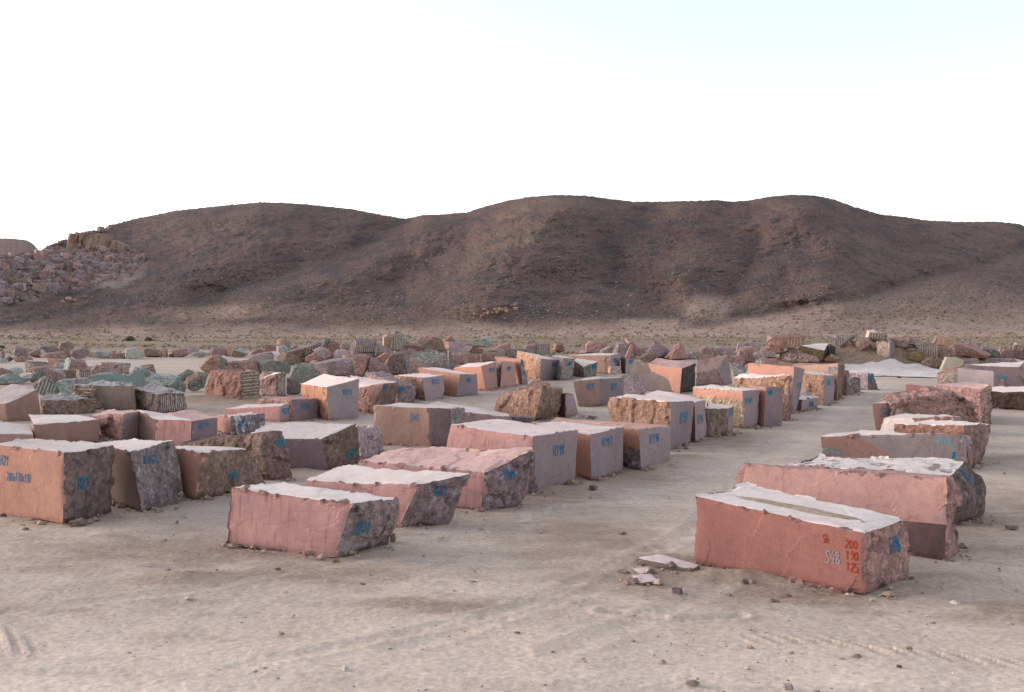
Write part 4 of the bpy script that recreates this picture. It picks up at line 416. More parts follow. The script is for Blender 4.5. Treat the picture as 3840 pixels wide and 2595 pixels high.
["block with green grey front and pink left end",[-43.25,117.45,0.87],[1.96,1.47,1.31],"rough_paleg","rough_orange","boulder",0,1,[[-1.08,0.17],[-1.04,1.23],[-0.44,1.39],[0.51,1.38],[1.03,1.0],[1.07,0.24],[-0.2,0.07]]],
["grey rock at the left edge of the far line",[-59.04,118.63,0.92],[0.54,0.41,0.77],"rough_grey",None,"boulder",0,0,None],
["small purple rock below the purple green one",[-53.84,109.57,0.8],[0.84,0.63,0.68],"rough_purple",None,"boulder",0,0,None],
["long low pink rock at left before the far line",[-52.5,109.66,0.81],[2.21,0.95,0.63],"rough_pink",None,"boulder",0,0,None],
["pale grey rock at left edge in front of far line",[-52.89,106.22,0.77],[1.14,0.81,0.53],"rough_greydust",None,"boulder",0,0,None],
["brown rock with pale streaks and white top",[-42.98,122.48,0.94],[2.22,1.66,1.16],"rough_brown","rough_greydust","boulder",0,0,[[-1.2,0.34],[-1.15,0.97],[-0.62,1.17],[1.04,0.81],[1.24,0.1],[-0.78,0.07]]],
["narrow red upright rock with pale streaks",[-41.41,122.16,0.94],[0.77,0.58,1.24],"rough_orange",None,"boulder",0,0,None],
["tiny dark red rock left of the pink grey block",[-40.48,122.18,0.98],[0.84,0.63,0.48],"rough_redbr",None,"boulder",0,0,None],
["pink grey squared block in the far line",[-39.44,122.48,0.94],[2.2,1.65,1.24],"rough_redgrey","rough_lilac","boulder",0,1,[[-1.21,0.9],[-0.47,1.1],[0.69,1.29],[1.02,1.14],[1.18,0.54],[-0.06,0.15],[-0.72,0.08]]],
["orange and black striped rock behind the grey flat topped block",[-42.72,95.56,0.6],[1.17,0.88,0.99],"rough_orange","rough_dark","boulder",0,1,None],
["dark rock with short horizontal drill stripes",[-40.34,92.16,0.56],[0.73,0.55,0.99],"rough_dark","rough_purple","boulder",5,1,None],
["purple rock right of the short striped one",[-39.61,92.2,0.56],[0.89,0.66,0.94],"rough_purple",None,"boulder",0,1,None],
["grey rock with white top left of the orange one",[-38.16,90.38,0.55],[0.64,0.48,0.88],"rough_grey","white","boulder",0,0,None],
["orange and grey rock left of the grooved grey purple block",[-34.23,83.68,0.46],[1.52,1.14,0.83],"rough_redgrey","rough_orange","boulder",0,0,None],
["pinkish grey block with flat pale top among green stones",[-34.1,75.25,0.33],[2.24,1.68,1.27],"rough_redgrey","rough_greydust","boulder",0,1,[[-1.24,1.15],[-0.18,1.32],[0.92,1.1],[1.22,0.4],[0.74,0.08],[0.05,0.36],[-0.92,0.71]]],
["brown rock right of the flat pale topped block",[-33.82,78.09,0.39],[1.13,0.85,0.81],"rough_brown",None,"boulder",0,1,None],
["brown rock with many horizontal drill stripes",[-33.38,79.56,0.41],[1.21,0.91,0.75],"rough_brown","rough_greydust","boulder",7,1,None],
["pale green flat stone near the left edge",[-40.97,84.3,0.48],[1.41,1.02,0.67],"teal_pale",None,"boulder",0,0,[[-0.78,0.43],[-0.16,0.68],[0.51,0.63],[0.77,0.24],[-0.01,0.05]]],
["brown pink rock at left edge above the teal stone",[-39.45,79.56,0.4],[1.18,0.88,0.89],"rough_redgrey",None,"boulder",0,0,[[-0.63,0.1],[-0.63,0.84],[-0.19,0.91],[0.66,0.52],[0.15,0.06]]],
["pale teal stone with dark teal hollow at left",[-35.68,72.89,0.32],[2.01,1.27,0.84],"teal_pale","teal","boulder",0,0,[[-1.1,0.52],[-0.56,0.52],[-0.07,0.88],[0.47,0.64],[1.12,0.18],[0.51,0.06],[-1.1,0.06]]],
["white and brown rock right of the pale teal stone",[-36.67,77.4,0.39],[1.19,0.89,0.64],"rough_greydust","rough_redgrey","boulder",0,0,[[-0.66,0.22],[-0.42,0.44],[0.44,0.65],[0.65,0.4],[0.44,0.07],[-0.23,0.04]]],
["dark green split stone above the tilted green one",[-33.56,72.76,0.31],[1.12,0.84,0.99],"teal_dark",None,"boulder",0,0,[[-0.6,0.18],[-0.49,0.61],[-0.05,1.02],[0.49,0.99],[0.31,0.48],[-0.23,0.06]]],
["tilted dark green stone with drilled face and brown side",[-28.32,62.21,0.16],[1.46,1.09,1.29],"teal_dark","rough_brown","boulder",6,1,[[-0.8,0.76],[-0.3,1.16],[0.0,1.33],[0.5,0.95],[0.8,0.18],[0.16,0.07],[-0.53,0.18]]],
["greenish stone with blue paint among green stones",[-27.29,62.85,0.18],[1.23,0.92,1.08],"teal_pale","rough_grey","boulder",0,0,[[-0.68,0.89],[-0.29,1.07],[0.59,1.11],[0.67,0.48],[0.25,0.07],[-0.29,0.12]]],
["pale teal rubble stone beside the smooth teal slab",[-29.57,70.97,0.31],[1.21,0.91,0.63],"teal_pale",None,"boulder",0,0,[[-0.66,0.33],[-0.46,0.62],[0.1,0.62],[0.67,0.2],[0.06,0.04]]],
["broad pale mint stone right of the green triangular slab",[-23.48,68.92,0.26],[2.22,1.52,1.01],"teal_pale",None,"boulder",0,0,[[-1.23,0.81],[-0.58,1.05],[0.35,1.01],[1.09,0.81],[1.19,0.54],[0.54,0.15],[-0.76,0.07]]],
["dark green stone right of the pale mint stone",[-20.99,64.13,0.2],[1.03,0.77,1.06],"teal_dark",None,"boulder",0,0,[[-0.58,0.6],[-0.06,1.01],[0.11,1.09],[0.55,0.39],[0.5,0.08]]],
["small purple flat rock left of the green triangular slab",[-30.07,78.09,0.4],[1.42,0.85,0.56],"rough_purple","rough_greydust","boulder",0,0,None],
["small brown rock under the green triangular slab",[-28.48,75.19,0.37],[0.5,0.38,0.54],"rough_brown",None,"boulder",0,0,None],
["dark purple stone in front of the pale slabs",[2.62,16.22,0.0],[0.18,0.14,0.13],"rough_purple",None,"stone",0,0,None],
["grey stone at the foot of block S48",[3.85,16.91,0.01],[0.12,0.09,0.1],"rough_grey",None,"stone",0,0,None],
["flat reddish stone in front of block S48",[4.04,15.74,0.01],[0.16,0.09,0.06],"rough_redgrey",None,"stone",0,0,None],
["thin pale stone near the corner of block S48",[5.57,15.83,0.01],[0.14,0.07,0.05],"rough_greydust",None,"stone",0,0,None],
["grey stone beside the leaning pink slab block",[8.27,19.3,0.48],[0.17,0.13,0.1],"rough_grey",None,"stone",0,0,None],
["flat dark stone alone on the right ground",[10.52,21.55,0.01],[0.27,0.14,0.09],"rough_dark",None,"stone",0,0,None],
["pale stone at the bottom edge of the ground",[3.22,11.93,0.01],[0.12,0.09,0.08],"rough_greydust",None,"stone",0,0,None],
["small pale stone by the right tyre print",[5.21,13.43,0.01],[0.07,0.05,0.05],"rough_cream",None,"stone",0,0,None],
["small brown stone below the right tyre print",[4.81,12.73,0.01],[0.07,0.05,0.03],"rough_brown",None,"stone",0,0,None],
["small yellowish stone in front of block R201",[-3.16,18.43,0.01],[0.14,0.1,0.07],"rough_ochre",None,"stone",0,0,None],
["flat ochre stone further before block R201",[-4.09,17.92,0.01],[0.1,0.06,0.04],"rough_ochre",None,"stone",0,0,None],
["reddish clod at the right foot of block R201",[-2.35,20.22,0.0],[0.13,0.1,0.2],"rough_redgrey",None,"stone",0,0,None],
["reddish stone in front of block R197",[2.13,26.88,0.01],[0.23,0.17,0.13],"rough_redgrey",None,"stone",0,0,None],
["brown flat stone at the foot of the big R21 block",[-9.26,21.83,0.0],[0.4,0.29,0.19],"rough_brown",None,"stone",0,0,None],
["ochre stone in front of the big R21 block",[-10.18,21.43,0.01],[0.13,0.1,0.07],"rough_ochre",None,"stone",0,0,None],
["purple stone at left edge under the R21 block",[-11.36,22.87,0.01],[0.15,0.12,0.1],"rough_purple",None,"stone",0,0,None],
["upright grey stone between R22 and R201",[-7.2,22.01,0.01],[0.07,0.06,0.1],"rough_grey",None,"stone",0,0,None],
["grey stone at the foot of block S195",[-7.41,25.23,0.01],[0.13,0.1,0.07],"rough_grey",None,"stone",0,0,None],
["purple rubble lump beyond block R196",[3.06,45.94,0.25],[0.46,0.29,0.18],"rough_lilac",None,"stone",0,0,None],
["flat purple rubble beyond block R196",[3.51,45.68,0.22],[0.69,0.3,0.19],"rough_purple",None,"stone",0,0,None],
["white and orange stone behind the rust boulder",[1.43,64.22,0.73],[0.9,0.67,0.43],"rough_creamw","rough_orange","boulder",0,0,None],
["small lilac cube with orange edge left of big grey brown block",[6.41,64.21,1.48],[0.86,0.65,0.47],"rough_lilac","rough_orange","boulder",0,1,None],
["ragged lilac rock attached right of block R29",[7.19,60.65,0.35],[1.37,1.03,1.25],"rough_lilac","rough_grey","boulder",0,0,[[-0.77,1.21],[0.39,1.28],[0.46,0.71],[0.74,0.14],[0.61,0.01],[-0.69,0.01]]],
["low dark purple slab behind the R198 block",[0.42,42.75,0.34],[1.07,0.46,0.29],"rough_purple",None,"boulder",0,0,None],
["brown dirt clod on the white topped block at left edge",[-18.53,37.7,0.48],[0.38,0.28,0.3],"rough_brown",None,"clod",0,0,None],
["reddish loose chips on top of block R201",[-7.81,36.75,0.61],[0.53,0.13,0.08],"rough_redgrey",None,"stone",0,0,None],
["broken pink grey rock filling gaps in the far rubble rows",[-14.9,96.97,0.6],[2.14,1.61,1.26],"rough_pink","rough_pink","boulder",0,0,[[1.1,1.28],[-1.2,1.32],[-0.82,0.39],[-0.11,0.14],[1.15,0.45],[1.0,0.57],[1.05,0.73],[-1.2,0.07],[1.14,0.17]]],
["broken pink grey rock filling gaps in the far rubble rows",[-17.86,93.01,0.58],[1.45,1.08,0.87],"rough_redgrey","rough_redgrey","boulder",0,0,[[0.2,0.89],[-0.29,0.92],[-0.8,0.37],[-0.38,0.13],[0.43,0.18],[0.75,0.38],[0.79,0.42],[-0.79,0.05],[0.67,0.09]]],
["broken pink grey rock filling gaps in the far rubble rows",[-14.66,104.05,0.72],[1.59,1.19,0.79],"rough_redgrey","rough_pink","boulder",0,0,[[0.85,0.72],[0.79,0.72],[0.61,0.83],[-0.39,0.18],[-0.11,0.04],[0.45,0.23],[0.73,0.57],[-0.91,0.11],[0.69,0.17]]],
["broken pink grey rock filling gaps in the far rubble rows",[-14.82,95.69,0.6],[1.73,1.3,1.04],"rough_lilac","rough_lilac","boulder",0,0,[[0.51,0.93],[0.17,1.04],[-0.25,1.09],[-0.74,0.94],[-0.94,0.79],[-0.9,0.53],[0.97,0.51],[-0.93,0.06],[0.76,0.11]]],
["broken pink grey rock filling gaps in the far rubble rows",[-19.52,114.72,0.84],[2.16,1.62,1.19],"rough_redgrey","rough_redgrey","boulder",0,0,[[0.15,1.25],[-0.71,1.08],[-1.17,0.44],[-0.87,0.25],[0.29,0.08],[0.92,0.56],[1.19,0.56],[-1.18,0.07],[0.92,0.12]]],
["broken pink grey rock filling gaps in the far rubble rows",[-18.75,106.11,0.72],[2.49,1.87,1.26],"rough_lilac","rough_redgrey","boulder",0,0,[[0.7,1.32],[0.69,1.24],[-1.39,0.76],[-1.28,0.61],[0.68,0.13],[1.09,0.19],[1.29,0.44],[-1.14,0.07],[1.35,0.14]]],
["broken pink grey rock filling gaps in the far rubble rows",[-14.76,110.82,0.79],[1.34,1.01,1.25],"rough_redgrey","rough_redgrey","boulder",0,0,[[-0.06,1.21],[-0.13,1.31],[-0.3,1.25],[-0.64,0.77],[-0.72,0.66],[-0.29,0.19],[0.19,0.13],[-0.65,0.07],[0.76,0.13]]],
["broken pink grey rock filling gaps in the far rubble rows",[-21.41,122.55,0.92],[2.19,1.64,1.47],"rough_pink","rough_redgrey","boulder",0,0,[[-0.4,1.54],[-1.11,0.71],[-1.2,0.57],[-0.99,0.36],[0.81,0.19],[1.21,0.54],[1.18,0.54],[-1.1,0.08],[1.03,0.15]]],
["broken pink grey rock filling gaps in the far rubble rows",[-22.47,124.58,0.97],[1.73,1.3,1.19],"rough_lilac","rough_lilac","boulder",0,0,[[0.96,0.65],[0.06,1.21],[-0.18,1.24],[-0.76,0.98],[-0.84,0.33],[-0.91,0.24],[0.79,0.29],[-0.94,0.07],[0.89,0.13]]],
["broken pink grey rock filling gaps in the far rubble rows",[-20.17,119.5,0.89],[2.04,1.53,1.3],"rough_redgrey","rough_lilac","boulder",0,0,[[1.01,0.8],[0.64,1.27],[-0.88,1.36],[-0.99,0.38],[0.69,0.28],[0.91,0.58],[1.1,0.65],[-1.15,0.07],[0.87,0.15]]],
["broken pink grey rock filling gaps in the far rubble rows",[-13.88,105.01,0.72],[1.83,1.37,1.0],"rough_redgrey","rough_lilac","boulder",0,0,[[0.77,1.0],[-0.14,1.05],[-0.82,0.77],[-0.99,0.68],[-0.8,0.62],[-0.53,0.17],[1.02,0.54],[-0.78,0.06],[0.99,0.11]]],
["broken pink grey rock filling gaps in the far rubble rows",[-15.46,100.68,0.65],[2.26,1.69,1.24],"rough_lilac","rough_lilac","boulder",0,0,[[-0.18,1.3],[-0.24,1.18],[-0.43,1.19],[-1.2,0.84],[-1.07,0.6],[-1.15,0.58],[0.25,0.07],[-0.96,0.11],[1.28,0.16]]],
["broken pink grey rock filling gaps in the far rubble rows",[-14.94,91.92,0.55],[1.57,1.18,1.15],"rough_pink","rough_pink","boulder",0,0,[[0.84,0.83],[0.32,1.21],[-0.27,1.15],[-0.35,0.1],[0.42,0.18],[0.49,0.1],[0.48,0.21],[-0.88,0.07],[0.84,0.12]]],
["broken pink grey rock filling gaps in the far rubble rows",[-9.19,129.6,0.97],[2.21,1.66,2.17],"rough_brown","rough_redgrey","boulder",0,0,[[1.19,1.42],[0.13,2.27],[-0.79,0.31],[-0.47,0.27],[0.62,0.41],[0.97,0.85],[1.01,1.13],[-1.24,0.12],[1.04,0.22]]],
["broken pink grey rock filling gaps in the far rubble rows",[-6.15,95.17,0.6],[1.28,0.96,0.94],"rough_brown","rough_pink","boulder",0,0,[[0.67,0.67],[-0.28,0.98],[-0.53,0.85],[-0.69,0.54],[-0.56,0.22],[-0.23,0.13],[0.68,0.34],[-0.67,0.05],[0.71,0.1]]],
["broken pink grey rock filling gaps in the far rubble rows",[-11.62,100.51,0.66],[2.23,1.62,1.07],"rough_brown","rough_pink","boulder",0,0,[[1.09,0.95],[0.86,1.04],[0.2,1.12],[-1.24,0.69],[-0.8,0.34],[-0.55,0.11],[1.08,0.27],[-0.96,0.06],[1.22,0.12]]],
["broken pink grey rock filling gaps in the far rubble rows",[-11.76,118.95,0.9],[1.53,1.15,1.15],"rough_pink","rough_pink","boulder",0,0,[[0.69,1.16],[-0.55,1.21],[-0.75,1.08],[-0.74,0.91],[-0.5,0.26],[0.36,0.1],[0.5,0.23],[-0.83,0.07],[0.85,0.13]]],
["broken pink grey rock filling gaps in the far rubble rows",[-5.33,103.57,0.69],[1.67,1.25,1.22],"rough_redgrey","rough_brown","boulder",0,0,[[0.75,1.03],[0.51,1.16],[0.51,1.2],[0.46,1.28],[-0.71,1.18],[-0.83,1.12],[0.72,0.21],[-0.93,0.07],[0.9,0.13]]],
["broken pink grey rock filling gaps in the far rubble rows",[-11.01,109.02,0.78],[1.5,1.12,0.86],"rough_pink","rough_brown","boulder",0,0,[[0.84,0.9],[-0.77,0.5],[-0.77,0.31],[-0.56,0.25],[-0.25,0.19],[-0.24,0.05],[0.63,0.41],[-0.81,0.08],[0.73,0.15]]],
["broken pink grey rock filling gaps in the far rubble rows",[-12.09,128.48,0.99],[1.93,1.45,1.6],"rough_brown","rough_redgrey","boulder",0,0,[[0.89,1.36],[0.82,1.48],[-0.56,1.67],[-1.07,1.04],[-0.95,0.9],[1.04,0.51],[1.05,0.65],[-1.0,0.09],[1.02,0.18]]],
["broken pink grey rock filling gaps in the far rubble rows",[-14.2,115.4,0.86],[1.45,1.09,0.98],"rough_pink","rough_redgrey","boulder",0,0,[[0.79,0.58],[0.21,1.03],[-0.8,0.57],[-0.68,0.4],[-0.52,0.29],[0.47,0.2],[0.75,0.28],[-0.64,0.06],[0.71,0.1]]],
["broken pink grey rock filling gaps in the far rubble rows",[-15.02,126.42,1.01],[1.45,1.08,0.85],"rough_redgrey","rough_brown","boulder",0,0,[[0.79,0.56],[0.72,0.59],[0.27,0.85],[0.04,0.89],[-0.8,0.63],[-0.76,0.26],[-0.27,0.05],[-0.76,0.05],[0.79,0.09]]],
["broken pink grey rock filling gaps in the far rubble rows",[-13.95,110.66,0.79],[1.35,1.02,1.13],"rough_redgrey","rough_brown","boulder",0,0,[[0.76,0.74],[0.43,0.98],[-0.28,1.18],[-0.3,1.07],[-0.36,1.03],[-0.73,0.62],[-0.61,0.41],[-0.65,0.06],[0.69,0.12]]],
["broken pink grey rock filling gaps in the far rubble rows",[-9.24,122.55,0.92],[2.44,1.83,1.43],"rough_redgrey","rough_redgrey","boulder",0,0,[[0.95,1.45],[-0.73,1.49],[-1.12,1.23],[-1.18,1.19],[-1.13,0.46],[-0.86,0.23],[0.19,0.15],[-1.3,0.08],[1.38,0.16]]],
["broken pink grey rock filling gaps in the far rubble rows",[-6.03,119.08,0.88],[2.27,1.71,1.46],"rough_pink","rough_redgrey","boulder",0,0,[[0.49,1.53],[-0.32,1.49],[-1.24,0.93],[-1.12,0.72],[0.23,0.14],[0.39,0.18],[0.66,0.1],[-1.0,0.08],[1.26,0.15]]],
["broken pink grey rock filling gaps in the far rubble rows",[-5.95,99.09,0.63],[1.84,1.38,1.27],"rough_redgrey","rough_pink","boulder",0,0,[[1.02,1.02],[0.93,1.12],[0.38,1.33],[-1.01,0.57],[-0.78,0.29],[-0.74,0.22],[-0.36,0.2],[-0.91,0.07],[1.0,0.14]]],
["broken pink grey rock filling gaps in the far rubble rows",[-10.23,103.86,0.67],[2.09,1.57,1.63],"rough_brown","rough_redgrey","boulder",0,0,[[1.07,1.3],[1.02,1.32],[-0.18,1.71],[-0.75,1.59],[-1.15,0.5],[-0.25,0.09],[0.12,0.2],[-1.05,0.13],[1.15,0.2]]],
["broken pink grey rock filling gaps in the far rubble rows",[29.03,125.99,0.94],[2.76,2.07,1.97],"rough_purple","rough_redgrey","boulder",0,0,[[1.51,1.13],[0.49,2.06],[-1.34,1.79],[-1.3,1.81],[-0.93,0.34],[1.07,0.5],[1.37,0.63],[-1.53,0.11],[1.3,0.21]]],
["broken pink grey rock filling gaps in the far rubble rows",[26.57,126.1,1.01],[1.24,0.93,0.74],"rough_purple","rough_pink","boulder",0,0,[[-0.6,0.75],[-0.68,0.78],[-0.65,0.45],[-0.08,0.04],[0.38,0.15],[0.5,0.19],[0.66,0.24],[-0.66,0.05],[0.69,0.09]]],
["broken pink grey rock filling gaps in the far rubble rows",[12.67,117.12,0.81],[2.48,1.86,2.21],"rough_purple","rough_purple","boulder",0,0,[[0.14,2.32],[-0.61,2.25],[-0.84,0.47],[-0.55,0.32],[0.8,0.24],[0.9,0.26],[1.35,0.71],[-1.38,0.13],[1.27,0.24]]],
["broken pink grey rock filling gaps in the far rubble rows",[23.62,104.28,0.67],[1.88,1.41,1.69],"rough_redgrey","rough_redgrey","boulder",0,0,[[0.45,1.61],[0.2,1.77],[-0.07,1.62],[-0.51,1.6],[-0.01,0.1],[0.71,0.37],[1.02,0.88],[-1.05,0.15],[0.85,0.23]]],
["broken pink grey rock filling gaps in the far rubble rows",[26.63,127.46,1.02],[1.76,1.27,0.84],"rough_redgrey","rough_redgrey","boulder",0,0,[[0.65,0.78],[0.62,0.88],[-0.86,0.81],[-0.64,0.1],[0.02,0.06],[0.67,0.23],[0.95,0.37],[-0.98,0.05],[0.82,0.1]]],
["broken pink grey rock filling gaps in the far rubble rows",[15.59,132.13,1.07],[2.75,1.53,1.02],"rough_purple","rough_purple","boulder",0,0,[[1.19,0.84],[0.98,1.06],[-1.56,0.47],[0.5,0.11],[0.74,0.29],[1.39,0.56],[1.46,0.6],[-1.35,0.06],[1.19,0.13]]],
["broken pink grey rock filling gaps in the far rubble rows",[21.48,113.57,0.85],[1.49,1.12,0.75],"rough_redgrey","rough_pink","boulder",0,0,[[0.8,0.63],[-0.8,0.78],[-0.18,0.12],[0.32,0.1],[0.31,0.14],[0.37,0.17],[0.74,0.23],[-0.84,0.04],[0.8,0.1]]],
["broken pink grey rock filling gaps in the far rubble rows",[13.38,120.54,0.85],[2.78,2.09,2.31],"rough_pink","rough_pink","boulder",0,0,[[1.5,1.45],[0.66,2.1],[0.3,2.32],[-0.05,2.42],[-1.53,0.7],[0.53,0.13],[1.37,1.05],[-1.56,0.14],[1.17,0.26]]],
["broken pink grey rock filling gaps in the far rubble rows",[23.24,120.76,0.91],[1.87,1.4,1.28],"rough_pink","rough_purple","boulder",0,0,[[0.12,1.34],[-0.02,1.24],[-1.01,0.53],[-0.88,0.43],[-0.92,0.44],[-0.05,0.16],[1.04,0.58],[-0.87,0.07],[1.0,0.14]]],
["broken pink grey rock filling gaps in the far rubble rows",[16.51,115.99,0.8],[2.44,1.83,2.19],"rough_purple","rough_purple","boulder",0,0,[[-0.37,2.29],[-0.77,1.94],[-1.35,1.03],[-0.29,0.12],[1.1,0.83],[1.33,0.94],[1.21,1.15],[-1.15,0.22],[1.15,0.32]]],
["broken pink grey rock filling gaps in the far rubble rows",[15.1,116.91,0.89],[1.23,0.92,0.73],"rough_purple","rough_pink","boulder",0,0,[[0.43,0.73],[-0.07,0.77],[-0.13,0.75],[-0.39,0.76],[-0.05,0.04],[0.14,0.13],[0.63,0.36],[-0.68,0.08],[0.67,0.12]]],
["broken pink grey rock filling gaps in the far rubble rows",[13.44,133.92,1.07],[2.31,1.73,1.4],"rough_pink","rough_redgrey","boulder",0,0,[[1.26,1.2],[0.93,1.46],[-1.26,0.55],[-0.94,0.4],[-1.12,0.32],[-0.27,0.2],[1.02,0.26],[-1.27,0.08],[1.27,0.17]]],
["broken pink grey rock filling gaps in the far rubble rows",[25.96,124.43,0.98],[1.67,1.25,0.84],"rough_pink","rough_pink","boulder",0,0,[[0.66,0.79],[0.23,0.87],[-0.02,0.88],[-0.92,0.58],[-0.81,0.45],[0.1,0.05],[0.82,0.24],[-0.81,0.07],[0.92,0.11]]],
["broken pink grey rock filling gaps in the far rubble rows",[18.56,114.43,0.79],[1.92,1.44,1.97],"rough_pink","rough_pink","boulder",0,0,[[0.54,1.83],[0.28,1.95],[0.09,2.03],[0.01,2.06],[-0.47,1.8],[-0.96,0.71],[-0.8,0.37],[-1.04,0.11],[1.07,0.2]]],
["broken pink grey rock filling gaps in the far rubble rows",[24.41,114.97,0.86],[1.44,1.08,0.96],"rough_purple","rough_pink","boulder",0,0,[[0.78,0.81],[-0.22,0.94],[-0.31,0.93],[-0.51,1.01],[0.06,0.06],[0.45,0.17],[0.7,0.21],[-0.8,0.05],[0.76,0.1]]],
["broken pink grey rock filling gaps in the far rubble rows",[53.19,116.2,0.88],[1.59,1.19,0.84],"rough_pink","rough_pink","boulder",0,0,[[0.79,0.72],[0.45,0.88],[0.04,0.88],[-0.78,0.84],[-0.64,0.18],[-0.48,0.16],[-0.55,0.09],[-0.86,0.05],[0.89,0.09]]],
["broken pink grey rock filling gaps in the far rubble rows",[39.99,98.22,0.61],[2.15,1.61,1.37],"rough_redgrey","rough_pink","boulder",0,0,[[0.7,1.37],[0.06,1.44],[-1.07,0.95],[-1.15,0.53],[-0.68,0.3],[-0.74,0.21],[0.44,0.11],[-1.01,0.08],[1.2,0.14]]],
["broken pink grey rock filling gaps in the far rubble rows",[52.18,110.17,0.77],[1.66,1.24,1.41],"rough_redgrey","rough_pink","boulder",0,0,[[0.93,0.9],[0.3,1.47],[-0.89,0.59],[-0.72,0.56],[-0.79,0.48],[-0.59,0.24],[-0.25,0.18],[-0.8,0.08],[0.86,0.15]]],
["broken pink grey rock filling gaps in the far rubble rows",[35.09,95.65,0.58],[1.63,1.22,1.35],"rough_pink","rough_redgrey","boulder",0,0,[[-0.46,1.41],[-0.83,1.09],[-0.87,0.77],[-0.47,0.13],[-0.39,0.24],[-0.04,0.09],[0.51,0.24],[-0.78,0.08],[0.92,0.15]]],
["broken pink grey rock filling gaps in the far rubble rows",[39.52,99.0,0.62],[2.18,1.63,1.48],"rough_pink","rough_pink","boulder",0,0,[[1.22,0.84],[0.13,1.55],[-0.2,1.52],[-1.18,0.45],[-0.82,0.31],[-0.65,0.14],[-0.06,0.18],[-1.13,0.08],[1.09,0.16]]],
["broken pink grey rock filling gaps in the far rubble rows",[58.93,125.63,1.01],[2.04,1.11,0.73],"rough_pink","rough_redbr","boulder",0,0,[[1.13,0.77],[-1.11,0.77],[-1.08,0.59],[-0.84,0.16],[0.1,0.13],[0.28,0.14],[0.32,0.15],[-0.95,0.04],[0.94,0.1]]],
["broken pink grey rock filling gaps in the far rubble rows",[41.05,111.64,0.79],[1.54,1.15,1.31],"rough_redgrey","rough_redgrey","boulder",0,0,[[0.44,1.29],[0.15,1.37],[-0.77,1.19],[-0.85,1.14],[-0.38,0.07],[0.8,0.31],[0.84,0.55],[-0.84,0.09],[0.81,0.16]]],
["broken pink grey rock filling gaps in the far rubble rows",[49.56,102.31,0.69],[1.72,1.29,1.05],"rough_redbr","rough_redgrey","boulder",0,0,[[0.37,1.03],[0.0,1.1],[-0.43,1.03],[-0.87,0.49],[-0.42,0.17],[0.12,0.06],[0.65,0.1],[-0.94,0.06],[0.95,0.12]]],
["broken pink grey rock filling gaps in the far rubble rows",[62.11,126.76,1.04],[1.38,0.7,0.47],"rough_pink","rough_pink","boulder",0,0,[[0.76,0.49],[-0.67,0.47],[-0.76,0.42],[-0.57,0.18],[0.04,0.07],[0.27,0.07],[0.72,0.19],[-0.7,0.03],[0.71,0.06]]],
["broken pink grey rock filling gaps in the far rubble rows",[52.45,112.92,0.81],[1.6,1.2,1.37],"rough_redbr","rough_pink","boulder",0,0,[[0.89,1.15],[0.55,1.29],[-0.37,1.44],[-0.86,0.71],[-0.61,0.31],[-0.46,0.2],[0.13,0.18],[-0.87,0.08],[0.82,0.15]]],
["broken pink grey rock filling gaps in the far rubble rows",[-29.04,79.83,0.43],[0.85,0.64,0.53],"teal_pale","rough_greydust","boulder",0,0,[[0.46,0.45],[0.42,0.48],[0.13,0.55],[-0.27,0.54],[-0.47,0.39],[-0.23,0.07],[0.46,0.21],[-0.47,0.03],[0.44,0.06]]],
["broken pink grey rock filling gaps in the far rubble rows",[-35.7,81.67,0.41],[1.48,1.11,1.21],"rough_greydust","rough_redgrey","boulder",0,0,[[0.76,0.88],[0.73,0.99],[0.64,1.23],[-0.38,1.27],[-0.83,1.05],[0.2,0.1],[0.75,0.5],[-0.76,0.07],[0.79,0.14]]],
["broken pink grey rock filling gaps in the far rubble rows",[-30.22,76.17,0.34],[1.92,1.44,1.28],"rough_redgrey","rough_redgrey","boulder",0,0,[[0.89,0.92],[-0.68,1.34],[-0.82,1.2],[-0.94,0.92],[-1.04,0.9],[0.54,0.15],[1.07,0.75],[-0.98,0.07],[0.95,0.14]]],
["broken pink grey rock filling gaps in the far rubble rows",[-30.38,85.17,0.48],[1.36,1.02,0.88],"rough_redgrey","rough_greydust","boulder",0,0,[[0.55,0.79],[0.49,0.9],[0.3,0.85],[0.25,0.92],[-0.5,0.79],[-0.76,0.44],[0.59,0.28],[-0.72,0.05],[0.74,0.09]]],
["broken pink grey rock filling gaps in the far rubble rows",[-34.69,81.22,0.38],[1.72,1.29,1.63],"rough_redgrey","teal_pale","boulder",0,0,[[0.95,0.97],[0.77,1.41],[-0.48,1.7],[-0.55,1.67],[-0.69,1.45],[-0.37,0.09],[-0.02,0.14],[-0.94,0.11],[0.8,0.19]]],
["broken pink grey rock filling gaps in the far rubble rows",[-25.52,71.02,0.27],[1.57,1.18,1.26],"teal_pale","rough_greydust","boulder",0,0,[[0.78,0.89],[0.19,1.18],[0.08,1.31],[-0.56,0.21],[-0.03,0.09],[0.02,0.07],[0.75,0.46],[-0.88,0.11],[0.85,0.16]]],
["broken pink grey rock filling gaps in the far rubble rows",[-35.7,80.19,0.42],[0.95,0.71,0.82],"rough_greydust","teal_pale","boulder",0,0,[[0.18,0.86],[-0.51,0.61],[-0.46,0.3],[-0.42,0.25],[-0.41,0.24],[-0.21,0.05],[0.52,0.27],[-0.49,0.05],[0.54,0.09]]],
["broken pink grey rock filling gaps in the far rubble rows",[-36.33,80.53,0.44],[1.4,0.75,0.49],"teal_pale","rough_redgrey","boulder",0,0,[[-0.66,0.36],[-0.5,0.19],[-0.55,0.14],[-0.44,0.03],[0.21,0.08],[0.63,0.37],[0.78,0.52],[-0.76,0.03],[0.67,0.08]]],
